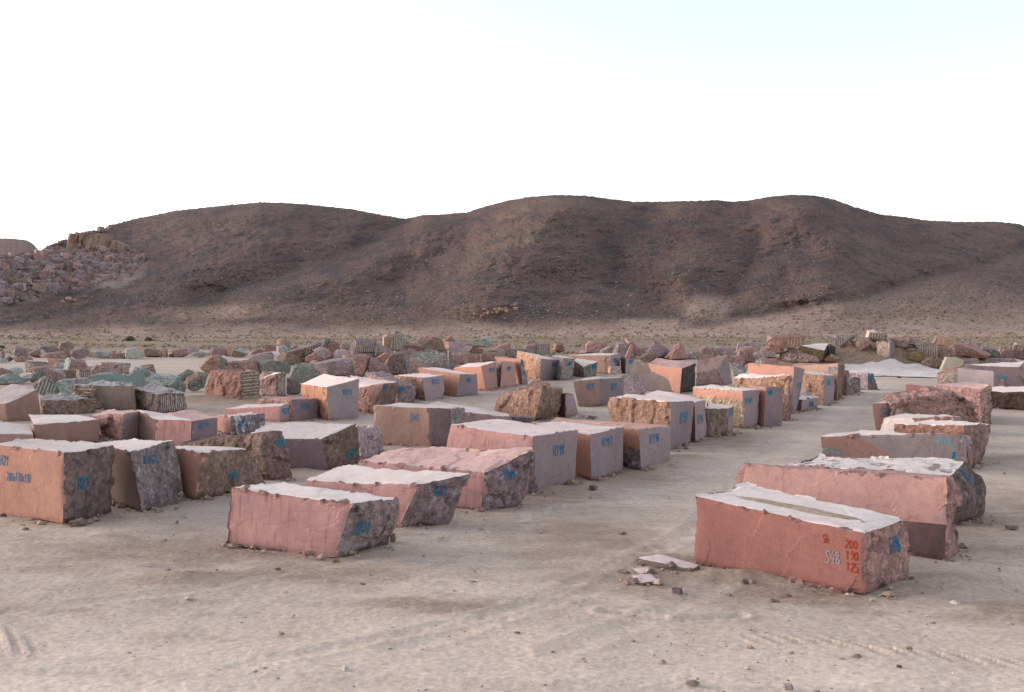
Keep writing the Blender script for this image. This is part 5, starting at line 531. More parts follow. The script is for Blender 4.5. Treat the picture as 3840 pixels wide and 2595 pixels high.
["broken pink grey rock filling gaps in the far rubble rows",[-29.73,81.15,0.43],[1.22,0.92,0.84],"rough_greydust","teal_pale","boulder",0,0,[[0.53,0.72],[-0.11,0.88],[-0.12,0.88],[-0.24,0.81],[-0.54,0.19],[-0.17,0.05],[0.39,0.18],[-0.67,0.09],[0.68,0.13]]],
["broken pink grey rock filling gaps in the far rubble rows",[-33.53,81.59,0.43],[1.51,1.13,0.92],"rough_greydust","rough_greydust","boulder",0,0,[[0.55,0.96],[0.5,0.95],[-0.67,0.85],[-0.71,0.74],[-0.82,0.51],[-0.39,0.14],[0.39,0.09],[-0.75,0.05],[0.84,0.1]]],
["broken pink grey rock filling gaps in the far rubble rows",[-32.81,80.82,0.42],[1.11,0.83,0.85],"rough_greydust","teal_pale","boulder",0,0,[[0.61,0.48],[0.44,0.76],[0.31,0.74],[0.09,0.89],[-0.61,0.59],[-0.52,0.53],[-0.29,0.1],[-0.53,0.05],[0.52,0.09]]]]
PRISMS=[
["orange plank like stone leaning upright behind block R203",[12.48,108.53,1.23],[[-0.49,0.02],[-0.07,0.0],[0.37,1.24],[0.15,1.44],[0.04,1.24]],0.5,"saw_orange",None,"boulder"],
["tilted blue grey cut slab on the pale gravel",[38.19,100.99,0.78],[[-0.34,0.0],[-0.8,0.53],[0.05,1.58],[0.83,0.87],[0.26,0.53]],0.9,"saw_grey","saw_orange","boulder"],
["beige flat slab leaning at right, jagged right edge",[38.58,89.52,0.6],[[-1.08,0.03],[-0.54,1.28],[0.25,1.24],[0.91,1.02],[0.85,0.59],[0.11,0.18],[-0.51,0.0]],0.7,"beige",None,"boulder"],
["green triangular sawn slab among green stones",[-24.79,67.86,0.48],[[-0.75,0.0],[-0.73,0.67],[0.19,1.12],[0.4,0.92],[0.87,0.0]],1.0,"teal","rough_brown","boulder"],
["smooth teal slab with curved top edge",[-27.41,68.96,0.56],[[-1.16,0.56],[-0.5,0.66],[0.27,0.68],[1.55,0.08],[0.5,0.0],[-0.66,0.14]],1.2,"teal","rough_brown","boulder"],
["large layered red boulder right of the S40 end",[17.13,41.04,0.09],[[-1.94,0.0],[-1.94,1.13],[-1.6,1.35],[-0.86,1.44],[0.06,1.54],[0.75,1.52],[1.25,1.32],[1.44,0.87],[1.49,0.46],[1.35,0.0]],1.6,"rough_layer",None,"boulder"]]

# ------------------------------------------------------------ ground and hills
def gz(Y): s = Y-45.; return .013*(s+np.sqrt(s*s+100))/2
FP, CX, HY, CH = 2324., 1162., 750., 4.2         # focal length, axis and horizon of the survey grid the terrain rows follow
def seg_d(px, py, pts, sx=1., sy=1.):
    d = np.full(px.shape, 1e9)
    for (a, b), (c, e) in zip(pts[:-1], pts[1:]):
        ax, ay, bx, by = a*sx, b*sy, c*sx, e*sy; X = px*sx; Y = py*sy
        t = np.clip(((X-ax)*(bx-ax)+(Y-ay)*(by-ay))/((bx-ax)**2+(by-ay)**2+1e-9), 0, 1)
        d = np.minimum(d, np.hypot(X-ax-t*(bx-ax), Y-ay-t*(by-ay)))
    return d
GS = lambda d, w: np.exp(-(d/w)**2)
def grid_faces(nr, nc):
    i = np.arange(nr-1)[:, None]*nc+np.arange(nc-1)[None]
    return np.stack([i, i+1, i+nc+1, i+nc], -1).reshape(-1, 4)
def set_col(o, arr):
    a = o.data.attributes.new('soil', 'FLOAT_COLOR', 'POINT'); a.data.foreach_set('color', np.asarray(arr, np.float32).ravel())

# mounds of dirt that belong to the ground sheet: x, y, radius x, radius y, height
MOUNDS = [(-5.6, 17.3, .75, .35, .10), (1.0, 19.0, .7, .35, .06), (3.9, 17.4, .9, .35, .13), (2.6, 18.6, .6, .4, .08), (7.3,17.3,.5,.3,.08),
          (-7.9, 22.4, .5, .4, .14), (5.6, 33.4, .9, .5, .12), (.9, 27.0, .8, .4, .12), (17.2, 33, 1.5, 1, .12), (-17, 58, 3.5, 2, .35), (13.6, 64, 2.0, 1.2, .3), (-6.2, 31, .5, .4, .1)]
# wheel ruts: world polylines, half width, depth
RUTS = [([(-1.5, 13.5), (1.6, 17), (4, 22), (6.6, 30), (11.5, 42), (17, 55), (26, 76)], .22, .022), ([(.6, 13.3), (3.3, 16.6), (5.8, 22), (8.4, 30), (13.4, 42), (19, 55), (28, 76)], .22, .022),
        ([(-9, 14.5), (-5, 16.6), (-1.5, 20.2), (1.3, 24.5)], .18, .02), ([(-3.5, 12.6), (0, 15.4), (2.6, 19.5)], .16, .02), ([(-12, 13.0), (-6, 12.6), (0, 12.0), (8, 11.6), (12, 12)], .16, .022),
        ([(1.4, 15.3), (2.3, 14.8), (3.3, 14.9)], .13, .05), ([(10.5, 16), (10, 22), (12, 30), (15.5, 40)], .2, .02), ([(-10, 36), (2, 60), (12, 78)], .22, .02), ([(-16.5, 52), (-8, 70), (0, 82)], .22, .02)]
def build_ground():
    pys = np.concatenate([np.linspace(2400, 1640, 60)[:-1], np.linspace(1640, 820, 540)[:-1], np.linspace(820, 769.5, 110)])
    lo = np.full(pys.shape, 2.); hi = np.full(pys.shape, 400.); a = (pys-HY)/FP
    for _ in range(50):
        m = (lo+hi)/2; ok = CH-a*m-gz(m) > 0; lo = np.where(ok, m, lo); hi = np.where(ok, hi, m)
    Ys = np.concatenate([lo, [lo[-1]+8, lo[-1]+25]])
    t = np.concatenate([np.linspace(-1.6, -.56, 90)[:-1], np.linspace(-.56, .56, 760), np.linspace(.56, 1.6, 90)[1:]])
    YY, TT = np.meshgrid(Ys, t, indexing='ij'); XX = TT*YY; x, y = XX.ravel(), YY.ravel()
    P = np.stack([x, y, np.zeros_like(x)], 1)
    near = np.clip(1.4-y/60, .25, 1)
    z = gz(y)+.045*fbm(P*.3, 2)+near*(.014*fbm(P*np.array([.8, 1.3, 1]), 4)+.007*fbm(P*np.array([6, 9, 1])+9, 4, .65))
    rip = np.abs(perlin(np.stack([x*2.2+.8*y, y*4.5, x*0], 1)))       # crusted, wind packed sand
    z += near*.0
    z -= near*.005*(1-np.minimum(1, rip*4))
    for (mx, my, rx, ry, h) in MOUNDS:
        z += h*np.exp(-(((x-mx)/rx)**2+((y-my)/ry)**2))*(1+.35*fbm(P*(1.2/min(rx, 2.)), 3))
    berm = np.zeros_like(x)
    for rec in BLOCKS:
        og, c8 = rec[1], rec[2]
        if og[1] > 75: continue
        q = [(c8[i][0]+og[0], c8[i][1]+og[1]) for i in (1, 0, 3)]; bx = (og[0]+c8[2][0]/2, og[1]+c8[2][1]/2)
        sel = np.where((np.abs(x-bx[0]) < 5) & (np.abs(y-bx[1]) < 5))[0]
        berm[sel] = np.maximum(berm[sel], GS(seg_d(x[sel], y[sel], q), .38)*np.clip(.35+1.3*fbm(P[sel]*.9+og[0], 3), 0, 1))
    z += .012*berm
    rut = np.zeros_like(x)
    for pts, wd, dp in RUTS:
        d = seg_d(x, y, pts); wob = 1+.5*perlin(P*.9)
        z += .45*dp*wob*(GS(d-wd*1.5, wd*.5)-1.2*GS(d, wd*.8)); rut = np.maximum(rut, GS(d, wd*1.6)*np.clip(.7+.6*perlin(P*.5), 0, 1))
    # two stretches of tyre tread printed into the sand
    for pts in ([(3.3, 13.9), (4.2, 13.8), (4.95, 13.3)], [(5.1, 13.4), (6.3, 13.0)], [(-7.2, 14.3), (-6.4, 13.5)]):
        d = seg_d(x, y, pts); z += .035*GS(d, .16)*np.sign(np.sin((x+y*.6)*27))*.6
    o = mesh_obj('ground', np.stack([x, y, z], 1), grid_faces(*YY.shape), [MATS['ground']], smooth=True)
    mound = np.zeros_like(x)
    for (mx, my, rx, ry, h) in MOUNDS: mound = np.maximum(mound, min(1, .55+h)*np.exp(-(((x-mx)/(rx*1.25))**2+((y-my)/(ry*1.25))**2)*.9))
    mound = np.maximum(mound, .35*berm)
    plain_ = np.clip((y-118+14*fbm(P*.03, 3))/25, 0, 1)
    plain_ = np.maximum(plain_, np.clip((y-95)/10, 0, 1)*np.clip((np.abs(x+33)-22)/8, 0, 1)*np.clip(-(x-20)/5, 0, 1)*.7)
    fore = np.clip((16.5+1.6*fbm(P*.22, 3)-y)/5, 0, 1)
    lane = GS(seg_d(x, y, [(-6, 12.5), (-1, 14.5), (2.2, 18), (4.6, 23), (7.4, 30), (12.4, 42), (18, 55), (27, 76)]), 1.5)*np.clip(.75+.5*fbm(P*.5, 3), 0, 1)
    fore = np.maximum(fore, .75*lane)
    dirt = np.zeros_like(x)                                          # stretches of loose brown, turned over soil; the widest darken gaps between rubble rocks
    for (bx, by, rx, ry) in ((2.4, 17.6, 1.9, 1.6), (4.6, 16.2, 2.4, .9), (1.4, 21, 1.6, 2.2), (-6.5, 19.5, 3.2, 1.6), (-3.5, 17.6, 2.4, .8), (7.6, 15.3, 1.6, .8), (.8, 25.5, 1.6, 1.6), (3.4, 30, 1.4, 2.5), (9.8, 24, 1.5, 4), (-13, 55, 5, 6), (8, 40, 2, 4), (12.5, 22, 2, 5), (-1.2, 15.6, 1.4, .5), (-8.6, 15.2, 1.5, .6), (-8, 86, 12, 15), (-32, 76, 13, 8), (20, 102, 13, 12), (44, 96, 12, 9)):
        dirt = np.maximum(dirt, np.exp(-((x-bx)/rx)**2-((y-by)/ry)**2))
    dirt = np.clip(dirt*1.3+.5*fbm(P*np.array([1.1, 1.8, 1]), 4)-.15, 0, 1)*np.clip((125-y)/20, 0, 1)
    a = o.data.attributes.new('dirt', 'FLOAT', 'POINT'); a.data.foreach_set('value', dirt.astype(np.float32))
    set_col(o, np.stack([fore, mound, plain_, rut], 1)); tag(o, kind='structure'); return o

def mat_ground():
    m, nt, b = base_mat('ground'); ge = N(nt, 'ShaderNodeNewGeometry'); v = ge.outputs['Position']
    at = N(nt, 'ShaderNodeAttribute', attribute_name='soil'); sp = N(nt, 'ShaderNodeSeparateColor'); nt.links.new(at.outputs['Color'], sp.inputs[0])
    col = mix(nt, ramp(nt, noise(nt, stretch(nt, v, (.5, .9, 1)), .55, 7, .62, .8), .38, .62), (.57,.44,.365), (.47,.36,.295))
    col = mix(nt, ramp(nt, noise(nt, stretch(nt, v, (1, 1.6, 1)), .9, 8, .65, 1.), .52, .64, 0, .65), col, (.38,.285,.232))
    col = mix(nt, ramp(nt, noise(nt, v, .28, 6, .6, .5), .52, .62, 0, .7), col, (.50,.36,.295))
    sw_ = N(nt, 'ShaderNodeMapping'); sw_.inputs['Rotation'].default_value = (0, 0, math.radians(28)); sw_.inputs['Scale'].default_value = (2.6, .22, 1); nt.links.new(v, sw_.inputs[0])
    col = mix(nt, ramp(nt, noise(nt, sw_.outputs[0], .8, 6, .6, .4), .54, .66, 0, .5), col, (.40,.315,.26))
    fore = mix(nt, ramp(nt, noise(nt, v, .8, 8, .66), .35, .65), (.73,.57,.475), (.64,.485,.395))
    col = mix(nt, sp.outputs[0], col, fore)
    ad = N(nt, 'ShaderNodeAttribute', attribute_name='dirt')
    col = mix(nt, math_(nt, 'MULTIPLY', ad.outputs['Fac'], .9), col, mix(nt, ramp(nt, noise(nt, v, 2.4, 8, .7), .36, .62), (.41,.285,.22), (.28,.195,.155)))
    col = mix(nt, math_(nt, 'MULTIPLY', at.outputs['Alpha'], .45), col, mix(nt, ramp(nt, noise(nt, stretch(nt, v, (3, .5, 1)), 2.2, 5, .6), .42, .6), (.58,.47,.40), (.36,.275,.225)))
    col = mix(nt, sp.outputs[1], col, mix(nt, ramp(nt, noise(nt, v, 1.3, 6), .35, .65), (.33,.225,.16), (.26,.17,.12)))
    grass = mix(nt, ramp(nt, noise(nt, stretch(nt, v, (.05, .14, 1)), 1., 7, .65), .4, .6), (.30,.208,.152), (.235,.162,.122))
    grass = mix(nt, ramp(nt, noise(nt, stretch(nt, v, (.3, .8, 1)), 1.1, 6, .7), .57, .64, 0, .6), grass, (.36,.26,.16))
    col = mix(nt, sp.outputs[2], col, grass)
    col = mix(nt, 1., col, mix(nt, ramp(nt, noise(nt, v, 11, 9, .75), .32, .68), (.74,)*3, (1.22,)*3), 'MULTIPLY')
    vo = N(nt, 'ShaderNodeTexVoronoi'); vo.inputs['Scale'].default_value = 5.5; vo.inputs['Randomness'].default_value = 1; nt.links.new(v, vo.inputs['Vector'])
    sel = math_(nt, 'MULTIPLY', math_(nt, 'LESS_THAN', vo.outputs['Distance'], .17), ramp(nt, noise(nt, v, .9, 4), .50, .58))
    col = mix(nt, math_(nt, 'MULTIPLY', sel, .75), col, mix(nt, ramp(nt, noise(nt, v, 3.3, 1), .45, .5), (.16,.12,.11), (.50,.43,.39)))
    nt.links.new(col, b.inputs['Base Color'])
    bp = N(nt, 'ShaderNodeBump'); bp.inputs['Strength'].default_value = .55; bp.inputs['Distance'].default_value = .045
    hh = math_(nt, 'ADD', noise(nt, stretch(nt, v, (1, 1.7, 1)), 3.0, 12, .74), math_(nt, 'MULTIPLY', noise(nt, v, 17, 8, .75), .45))
    nt.links.new(hh, bp.inputs['Height']); nt.links.new(bp.outputs[0], b.inputs['Normal'])
    MATS['ground'] = m
mat_ground()
def mat_hill():
    m, nt, b = base_mat('hill'); ge = N(nt, 'ShaderNodeNewGeometry'); v = ge.outputs['Position']
    at = N(nt, 'ShaderNodeAttribute', attribute_name='soil'); sp = N(nt, 'ShaderNodeSeparateColor'); nt.links.new(at.outputs['Color'], sp.inputs[0])
    vs = stretch(nt, v, (1, .45, 1.8))
    col = mix(nt, ramp(nt, noise(nt, vs, .035, 9, .64, .5), .38, .62), (.124,.074,.069), (.168,.100,.087))
    col = mix(nt, ramp(nt, noise(nt, vs, .10, 9, .68, .3), .50, .57, 0, .8), col, (.078,.060,.062))
    col = mix(nt, ramp(nt, noise(nt, vs, .022, 6, .6, .6), .56, .66, 0, .3), col, (.22,.145,.11))
    pale = mix(nt, ramp(nt, noise(nt, vs, .08, 8, .65), .38, .62), (.46,.305,.245), (.37,.24,.19))
    col = mix(nt, sp.outputs[0], col, pale)
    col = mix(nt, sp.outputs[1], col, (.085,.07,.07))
    red = mix(nt, ramp(nt, noise(nt, v, .15, 6), .4, .6), (.33,.235,.215), (.24,.165,.155))
    col = mix(nt, sp.outputs[2], col, red)
    for sc_, th, c, am in ((1.2, .25, (.40,.30,.21), .6), (1.7, .27, (.055,.040,.038), .8), (1.0, .22, (.06,.046,.044), .65), (.8, .15, (.42,.33,.27), .6)):
        vo = N(nt, 'ShaderNodeTexVoronoi'); vo.inputs['Scale'].default_value = sc_; nt.links.new(v, vo.inputs['Vector'])
        s = math_(nt, 'MULTIPLY', math_(nt, 'LESS_THAN', vo.outputs['Distance'], th), ramp(nt, noise(nt, v, .05, 6, .65), .42, .56))
        col = mix(nt, math_(nt, 'MULTIPLY', s, am), col, c)
    col = mix(nt, 1., col, mix(nt, ramp(nt, noise(nt, v, 2.2, 8, .8), .34, .66), (.55,)*3, (1.45,)*3), 'MULTIPLY')
    nt.links.new(col, b.inputs['Base Color'])
    bp = N(nt, 'ShaderNodeBump'); bp.inputs['Strength'].default_value = .9; bp.inputs['Distance'].default_value = .7
    nt.links.new(noise(nt, vs, .45, 12, .75), bp.inputs['Height']); nt.links.new(bp.outputs[0], b.inputs['Normal'])
    MATS['hill'] = m
mat_hill()
SKY = [(-700,640),(-300,600),(0,579),(60,578),(85,573),(95,567),(105,560),(140,546),(165,541),(175,529),(230,521),(250,511),(300,498),(400,478),(500,467),(560,462),(590,459),(640,460),(700,464),(800,475),(880,490),(918,496.5),(934,494),
       (960,488),(1000,487),(1060,482),(1100,469),(1150,456),(1200,447),(1260,442.5),(1330,444),(1380,451),(1440,458),(1480,458),(1530,457),(1580,456),(1630,454),(1660,458),(1700,455),(1750,446),(1800,442),(1850,444),(1890,452),
       (1940,470),(2000,487),(2050,492),(2100,500),(2180,504),(2260,503),(2310,508),(2324,513),(2500,540),(3000,620)]
G1 = [(925,498),(850,540),(778,583),(620,632),(450,678)]
G2 = [(1480,462),(1390,560),(1396,644),(1498,674)]; G3 = [(1720,540),(1690,620),(1642,684),(1600,735)]
G4 = [(2420,540),(2299,573),(2217,603),(2048,641),(1946,675),(1793,702),(1676,722),(1556,748)]
def hill_Y(px, py, sky):
    q = np.clip((767-py)/(767-sky), 0, 1)
    R_ = 470+30*np.sin(px/310.)-np.clip((300-px)/300, 0, 1)*120
    Y = 235+(R_-235)*(.5*q**.75+.5*(1-(1-q)**.75))
    k = np.clip(q*4, 0, 1)*np.clip((1-q)*9+.15, 0, 1)
    off = 0
    for pts, A, wd in ((G1, 13, 30), (G2, 13, 40), (G3, 9, 26), (G4, 8, 14), ([(p[0]+40, p[1]+42) for p in G4], -14, 40), ([(1290,455),(1160,600),(1080,690)], -26, 85), ([(1840,455),(1900,560),(1880,650)], -20, 75),
                       ([(600,470),(440,600),(300,680)], -18, 100), ([(1060,492),(900,575),(700,640),(560,690)], -12, 45), ([(1150,580),(1020,600)], -6, 20), ([(1560,480),(1600,560),(1560,640)], -10, 50), ([(2150,520),(2130,590)], -12, 60)):
        off = off+A*GS(seg_d(px, py, pts), wd)
    for (a, b_, sx, sy, A) in ((1605,705,52,26,-12), (1760,742,90,16,-5), (1900,735,60,20,-6), (2030,735,65,18,-6), (2160,715,70,25,-7), (1480,735,70,16,-4), (1115,705,50,14,-3)):
        off = off+A*np.exp(-((px-a)/sx)**2-((py-b_)/sy)**2)
    P = np.stack([px/150., py/75., px*0], 1)
    off = off+6*fbm(P, 3, .5)+1.5*fbm(P*7+4, 4, .6)
    return Y+off*k, q
def hill_point(px, py):
    px = np.atleast_1d(np.asarray(px, float)); py = np.atleast_1d(np.asarray(py, float))
    sky = np.interp(px, [s[0] for s in SKY], [s[1] for s in SKY]); Y, q = hill_Y(px, py, sky)
    return np.stack([(px-CX)/FP*Y, Y, CH-(py-HY)/FP*Y], 1)
def build_hill():
    cx = np.concatenate([np.linspace(-700, -40, 120)[:-1], np.linspace(-40, 2364, 1000), np.linspace(2364, 3000, 110)[1:]])
    sk = np.interp(cx, [s[0] for s in SKY], [s[1] for s in SKY])
    jag = np.stack([cx/9., cx*0, cx*0], 1); jg = 1.7*fbm(jag, 3, .6)*np.where(cx < 300, 2.0, .8)
    qs = np.linspace(0, 1, 300)
    Q, PX = np.meshgrid(qs, cx, indexing='ij'); SKm = np.broadcast_to(sk, Q.shape); PY = 767-(767-SKm)*Q+jg[None]*np.clip((Q-.93)/.07, 0, 1)
    Y, q = hill_Y(PX.ravel(), PY.ravel(), SKm.ravel()); px, py = PX.ravel(), PY.ravel()
    V = np.stack([(px-CX)/FP*Y, Y, CH-(py-HY)/FP*Y], 1).reshape(len(qs), len(cx), 3)
    # the far slopes behind the crest
    top = V[-1]; back = []
    for d, dz in ((15, -1.), (60, -10), (160, -45), (260, -80)):
        r = top.copy(); r[:, 1] += d; r[:, 0] *= (top[:, 1]+d)/top[:, 1]; r[:, 2] += dz; back.append(r)
    V = np.concatenate([V, np.stack(back)]).reshape(-1, 3)
    n = len(qs)+4
    wob = 14*fbm(np.stack([px/120, py/40, px*0], 1), 4)
    g4y = np.interp(px, [p[0] for p in G4[::-1]], [p[1] for p in G4[::-1]])
    pale = np.clip((py-722-np.clip(1500-px, 0, 900)*.008+wob*.8)/36, 0, 1)
    right = np.clip((py-g4y+wob*.25)/12, 0, 1)*np.clip((px-1500)/80, 0, 1)
    pale = np.maximum(pale, right*np.clip(.22+(py-650)/150, .08, .85)); pale = np.maximum(pale, np.exp(-((px-1605)/52)**4-((py-702)/30)**4)*.95)
    for (a_, b_, sx_, sy_) in ((1760, 737, 110, 17), (1930, 735, 70, 16), (2065, 735, 85, 20), (1480, 738, 90, 14)): pale = np.maximum(pale, np.exp(-((px-a_)/sx_)**4-((py-b_)/sy_)**4))
    pale = np.maximum(pale, .6*np.exp(-((px-540)/190)**4-((py-708+(px-540)*.03)/16)**4))
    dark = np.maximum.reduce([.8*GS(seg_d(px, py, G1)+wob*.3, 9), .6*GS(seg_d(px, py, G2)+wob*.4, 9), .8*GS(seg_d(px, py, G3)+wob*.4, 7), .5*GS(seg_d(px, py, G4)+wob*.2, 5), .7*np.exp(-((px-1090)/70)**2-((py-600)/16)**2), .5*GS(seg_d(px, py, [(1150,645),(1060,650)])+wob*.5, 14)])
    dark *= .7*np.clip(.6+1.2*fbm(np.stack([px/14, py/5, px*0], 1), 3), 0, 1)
    scree = np.clip((330+wob*1.5-px)/25, 0, 1)*np.clip((700-px*.18-py+wob)/14, 0, 1)*np.clip((py-(560+np.clip(px-240, 0, 80)*.1))/6, 0, 1)
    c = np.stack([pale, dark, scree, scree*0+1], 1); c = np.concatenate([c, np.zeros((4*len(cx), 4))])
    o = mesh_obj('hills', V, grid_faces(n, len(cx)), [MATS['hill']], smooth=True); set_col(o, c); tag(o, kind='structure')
    # small far hill at the left
    fx = np.linspace(-500, 140, 200); fs = np.interp(fx, [-500,-200,0,30,60,70,78,86,100,140], [600,560,541,541.5,545,550,556,566,580,610])+1.2*fbm(np.stack([fx/8, fx*0, fx*0], 1), 3)
    rows = []
    for t, Yd in ((0, 520), (.35, 550), (.7, 575), (.9, 590), (1, 602), (.85, 640), (.3, 720)):
        pyv = 650-(650-fs)*t; r = np.stack([(fx-CX)/FP*Yd, np.full_like(fx, Yd), CH-(pyv-HY)/FP*Yd], 1); rows.append(r)
    Vf = np.stack(rows); 
    o2 = mesh_obj('far_hill', Vf.reshape(-1, 3), grid_faces(len(rows), len(fx)), [MATS['hill']], smooth=True)
    set_col(o2, np.tile([.35, 0, .3, 1], (Vf.shape[0]*Vf.shape[1], 1))); tag(o2, kind='structure')


build_ground(); build_hill()

HEAP = ((32.5,97,4.4,4.2,2.35),(38.,97.5,4.2,4,1.9),(27.,98,3.,3.,.7),(44.,98.5,4.5,3.5,1.2))
def heap_z(x, y): return sum(h*np.exp(-(((x-a)/rx)**2+((y-b)/ry)**2)) for a, b, rx, ry, h in HEAP)
def build_mound():
    xs, ys = np.linspace(16, 60, 240), np.linspace(86, 108, 150); Y, X = np.meshgrid(ys, xs, indexing='ij'); x, y = X.ravel(), Y.ravel(); P = np.stack([x, y, x*0], 1)
    z = sum(h*np.exp(-(((x-mx)/rx)**2+((y-my)/ry)**2)) for (mx, my, rx, ry, h) in HEAP)
    z = z*(1+.10*fbm(P*.35, 4))+.10*fbm(P*1.1, 4)*np.minimum(1, z)-.12
    o = mesh_obj('earth_mound', np.stack([x, y, z+gz(y)], 1), grid_faces(*Y.shape), [MATS['earth']], smooth=True); tag(o, kind='structure')
stone('earth', (.40,.27,.195), (.31,.205,.15), (((.47,.34,.26), 1.2, .58, .1, .6), ((.2,.13,.1), 1.7, .58, .06, .6)), scale=.35, bump=1., bdist=.2, fine=.45)
build_mound()

# ------------------------------------------------------------ sawn stone blocks
FONT = {'R': [[(0,0),(.02,1),(.5,1),(.72,.82),(.6,.58),(.05,.5)],[(.35,.5),(.8,0)]], 'S': [[(.75,.88),(.45,1),(.12,.84),(.2,.6),(.6,.44),(.72,.2),(.45,0),(.03,.1)]],
 '0': [[(.4,1),(.08,.75),(.08,.25),(.4,0),(.7,.25),(.7,.75),(.4,1)]], '1': [[(.15,.75),(.42,1),(.4,0)]], '2': [[(.05,.8),(.35,1),(.68,.8),(.55,.5),(.03,0),(.75,.03)]],
 '3': [[(.08,.92),(.45,1),(.68,.78),(.3,.53),(.7,.28),(.4,0),(.04,.1)]], '4': [[(.42,1),(.03,.4),(.75,.4)],[(.55,.65),(.52,0)]], '5': [[(.7,1),(.16,1),(.12,.6),(.5,.62),(.7,.32),(.45,0),(.04,.08)]],
 '6': [[(.6,1),(.2,.65),(.08,.25),(.38,0),(.68,.22),(.5,.48),(.12,.35)]], '7': [[(.03,1),(.72,1),(.3,0)]], '8': [[(.4,.54),(.12,.78),(.4,1),(.66,.78),(.4,.54),(.08,.24),(.4,0),(.7,.24),(.4,.54)]],
 '9': [[(.66,.72),(.38,.5),(.1,.72),(.38,1),(.66,.78),(.6,.3),(.35,0)]], 'x': [[(.05,.6),(.65,0)],[(.65,.6),(.05,0)]], 'h': [[(.1,1),(.08,0)],[(.08,.4),(.4,.55),(.6,.3),(.6,0)]],
 'Y': [[(0,1),(.36,.5),(.75,1)],[(.36,.5),(.33,0)]], '.': [[(.2,.06),(.32,0)]]}
def sample(pts, step):
    out = [pts[0]]
    for a, b in zip(pts[:-1], pts[1:]):
        n = max(1, int(math.hypot(b[0]-a[0], b[1]-a[1])/step))
        out += [(a[0]+(b[0]-a[0])*i/n, a[1]+(b[1]-a[1])*i/n) for i in range(1, n+1)]
    return out
def ribbon(lines, org, e, up, wid, bvh, lift, rnd):
    """Flat painted strokes laid on the block's own surface."""
    n = e.cross(up).normalized(); V = []; F = []
    for ln in lines:
        prev = None
        for i, (a, b) in enumerate(ln):
            p = ln[min(i+1, len(ln)-1)]; q = ln[max(i-1, 0)]; d = Vector((p[0]-q[0], p[1]-q[1]))
            if d.length < 1e-6: continue
            d.normalize(); s = wid*.5*(1+rnd.uniform(-.25, .3)); cur = []
            for sg in (-1, 1):
                pt = org+e*(a-d.y*sg*s)+up*(b+d.x*sg*s)
                best = None
                for sgn in (1, -1):
                    h = bvh.ray_cast(pt+n*sgn*.8, -n*sgn, 1.4)
                    if h[0] is not None and (h[0]-pt).length < .7:
                        c = h[0]+n*sgn*lift
                        if sgn == SIGN[0]: best = c
                if best is None: cur = None; break
                V.append(best); cur.append(len(V)-1)
            if cur and prev: F.append((prev[0], prev[1], cur[1], cur[0]))
            prev = cur
    return V, F
SIGN = [1]
WEAR = {'saw': .018, 'rough': .05}
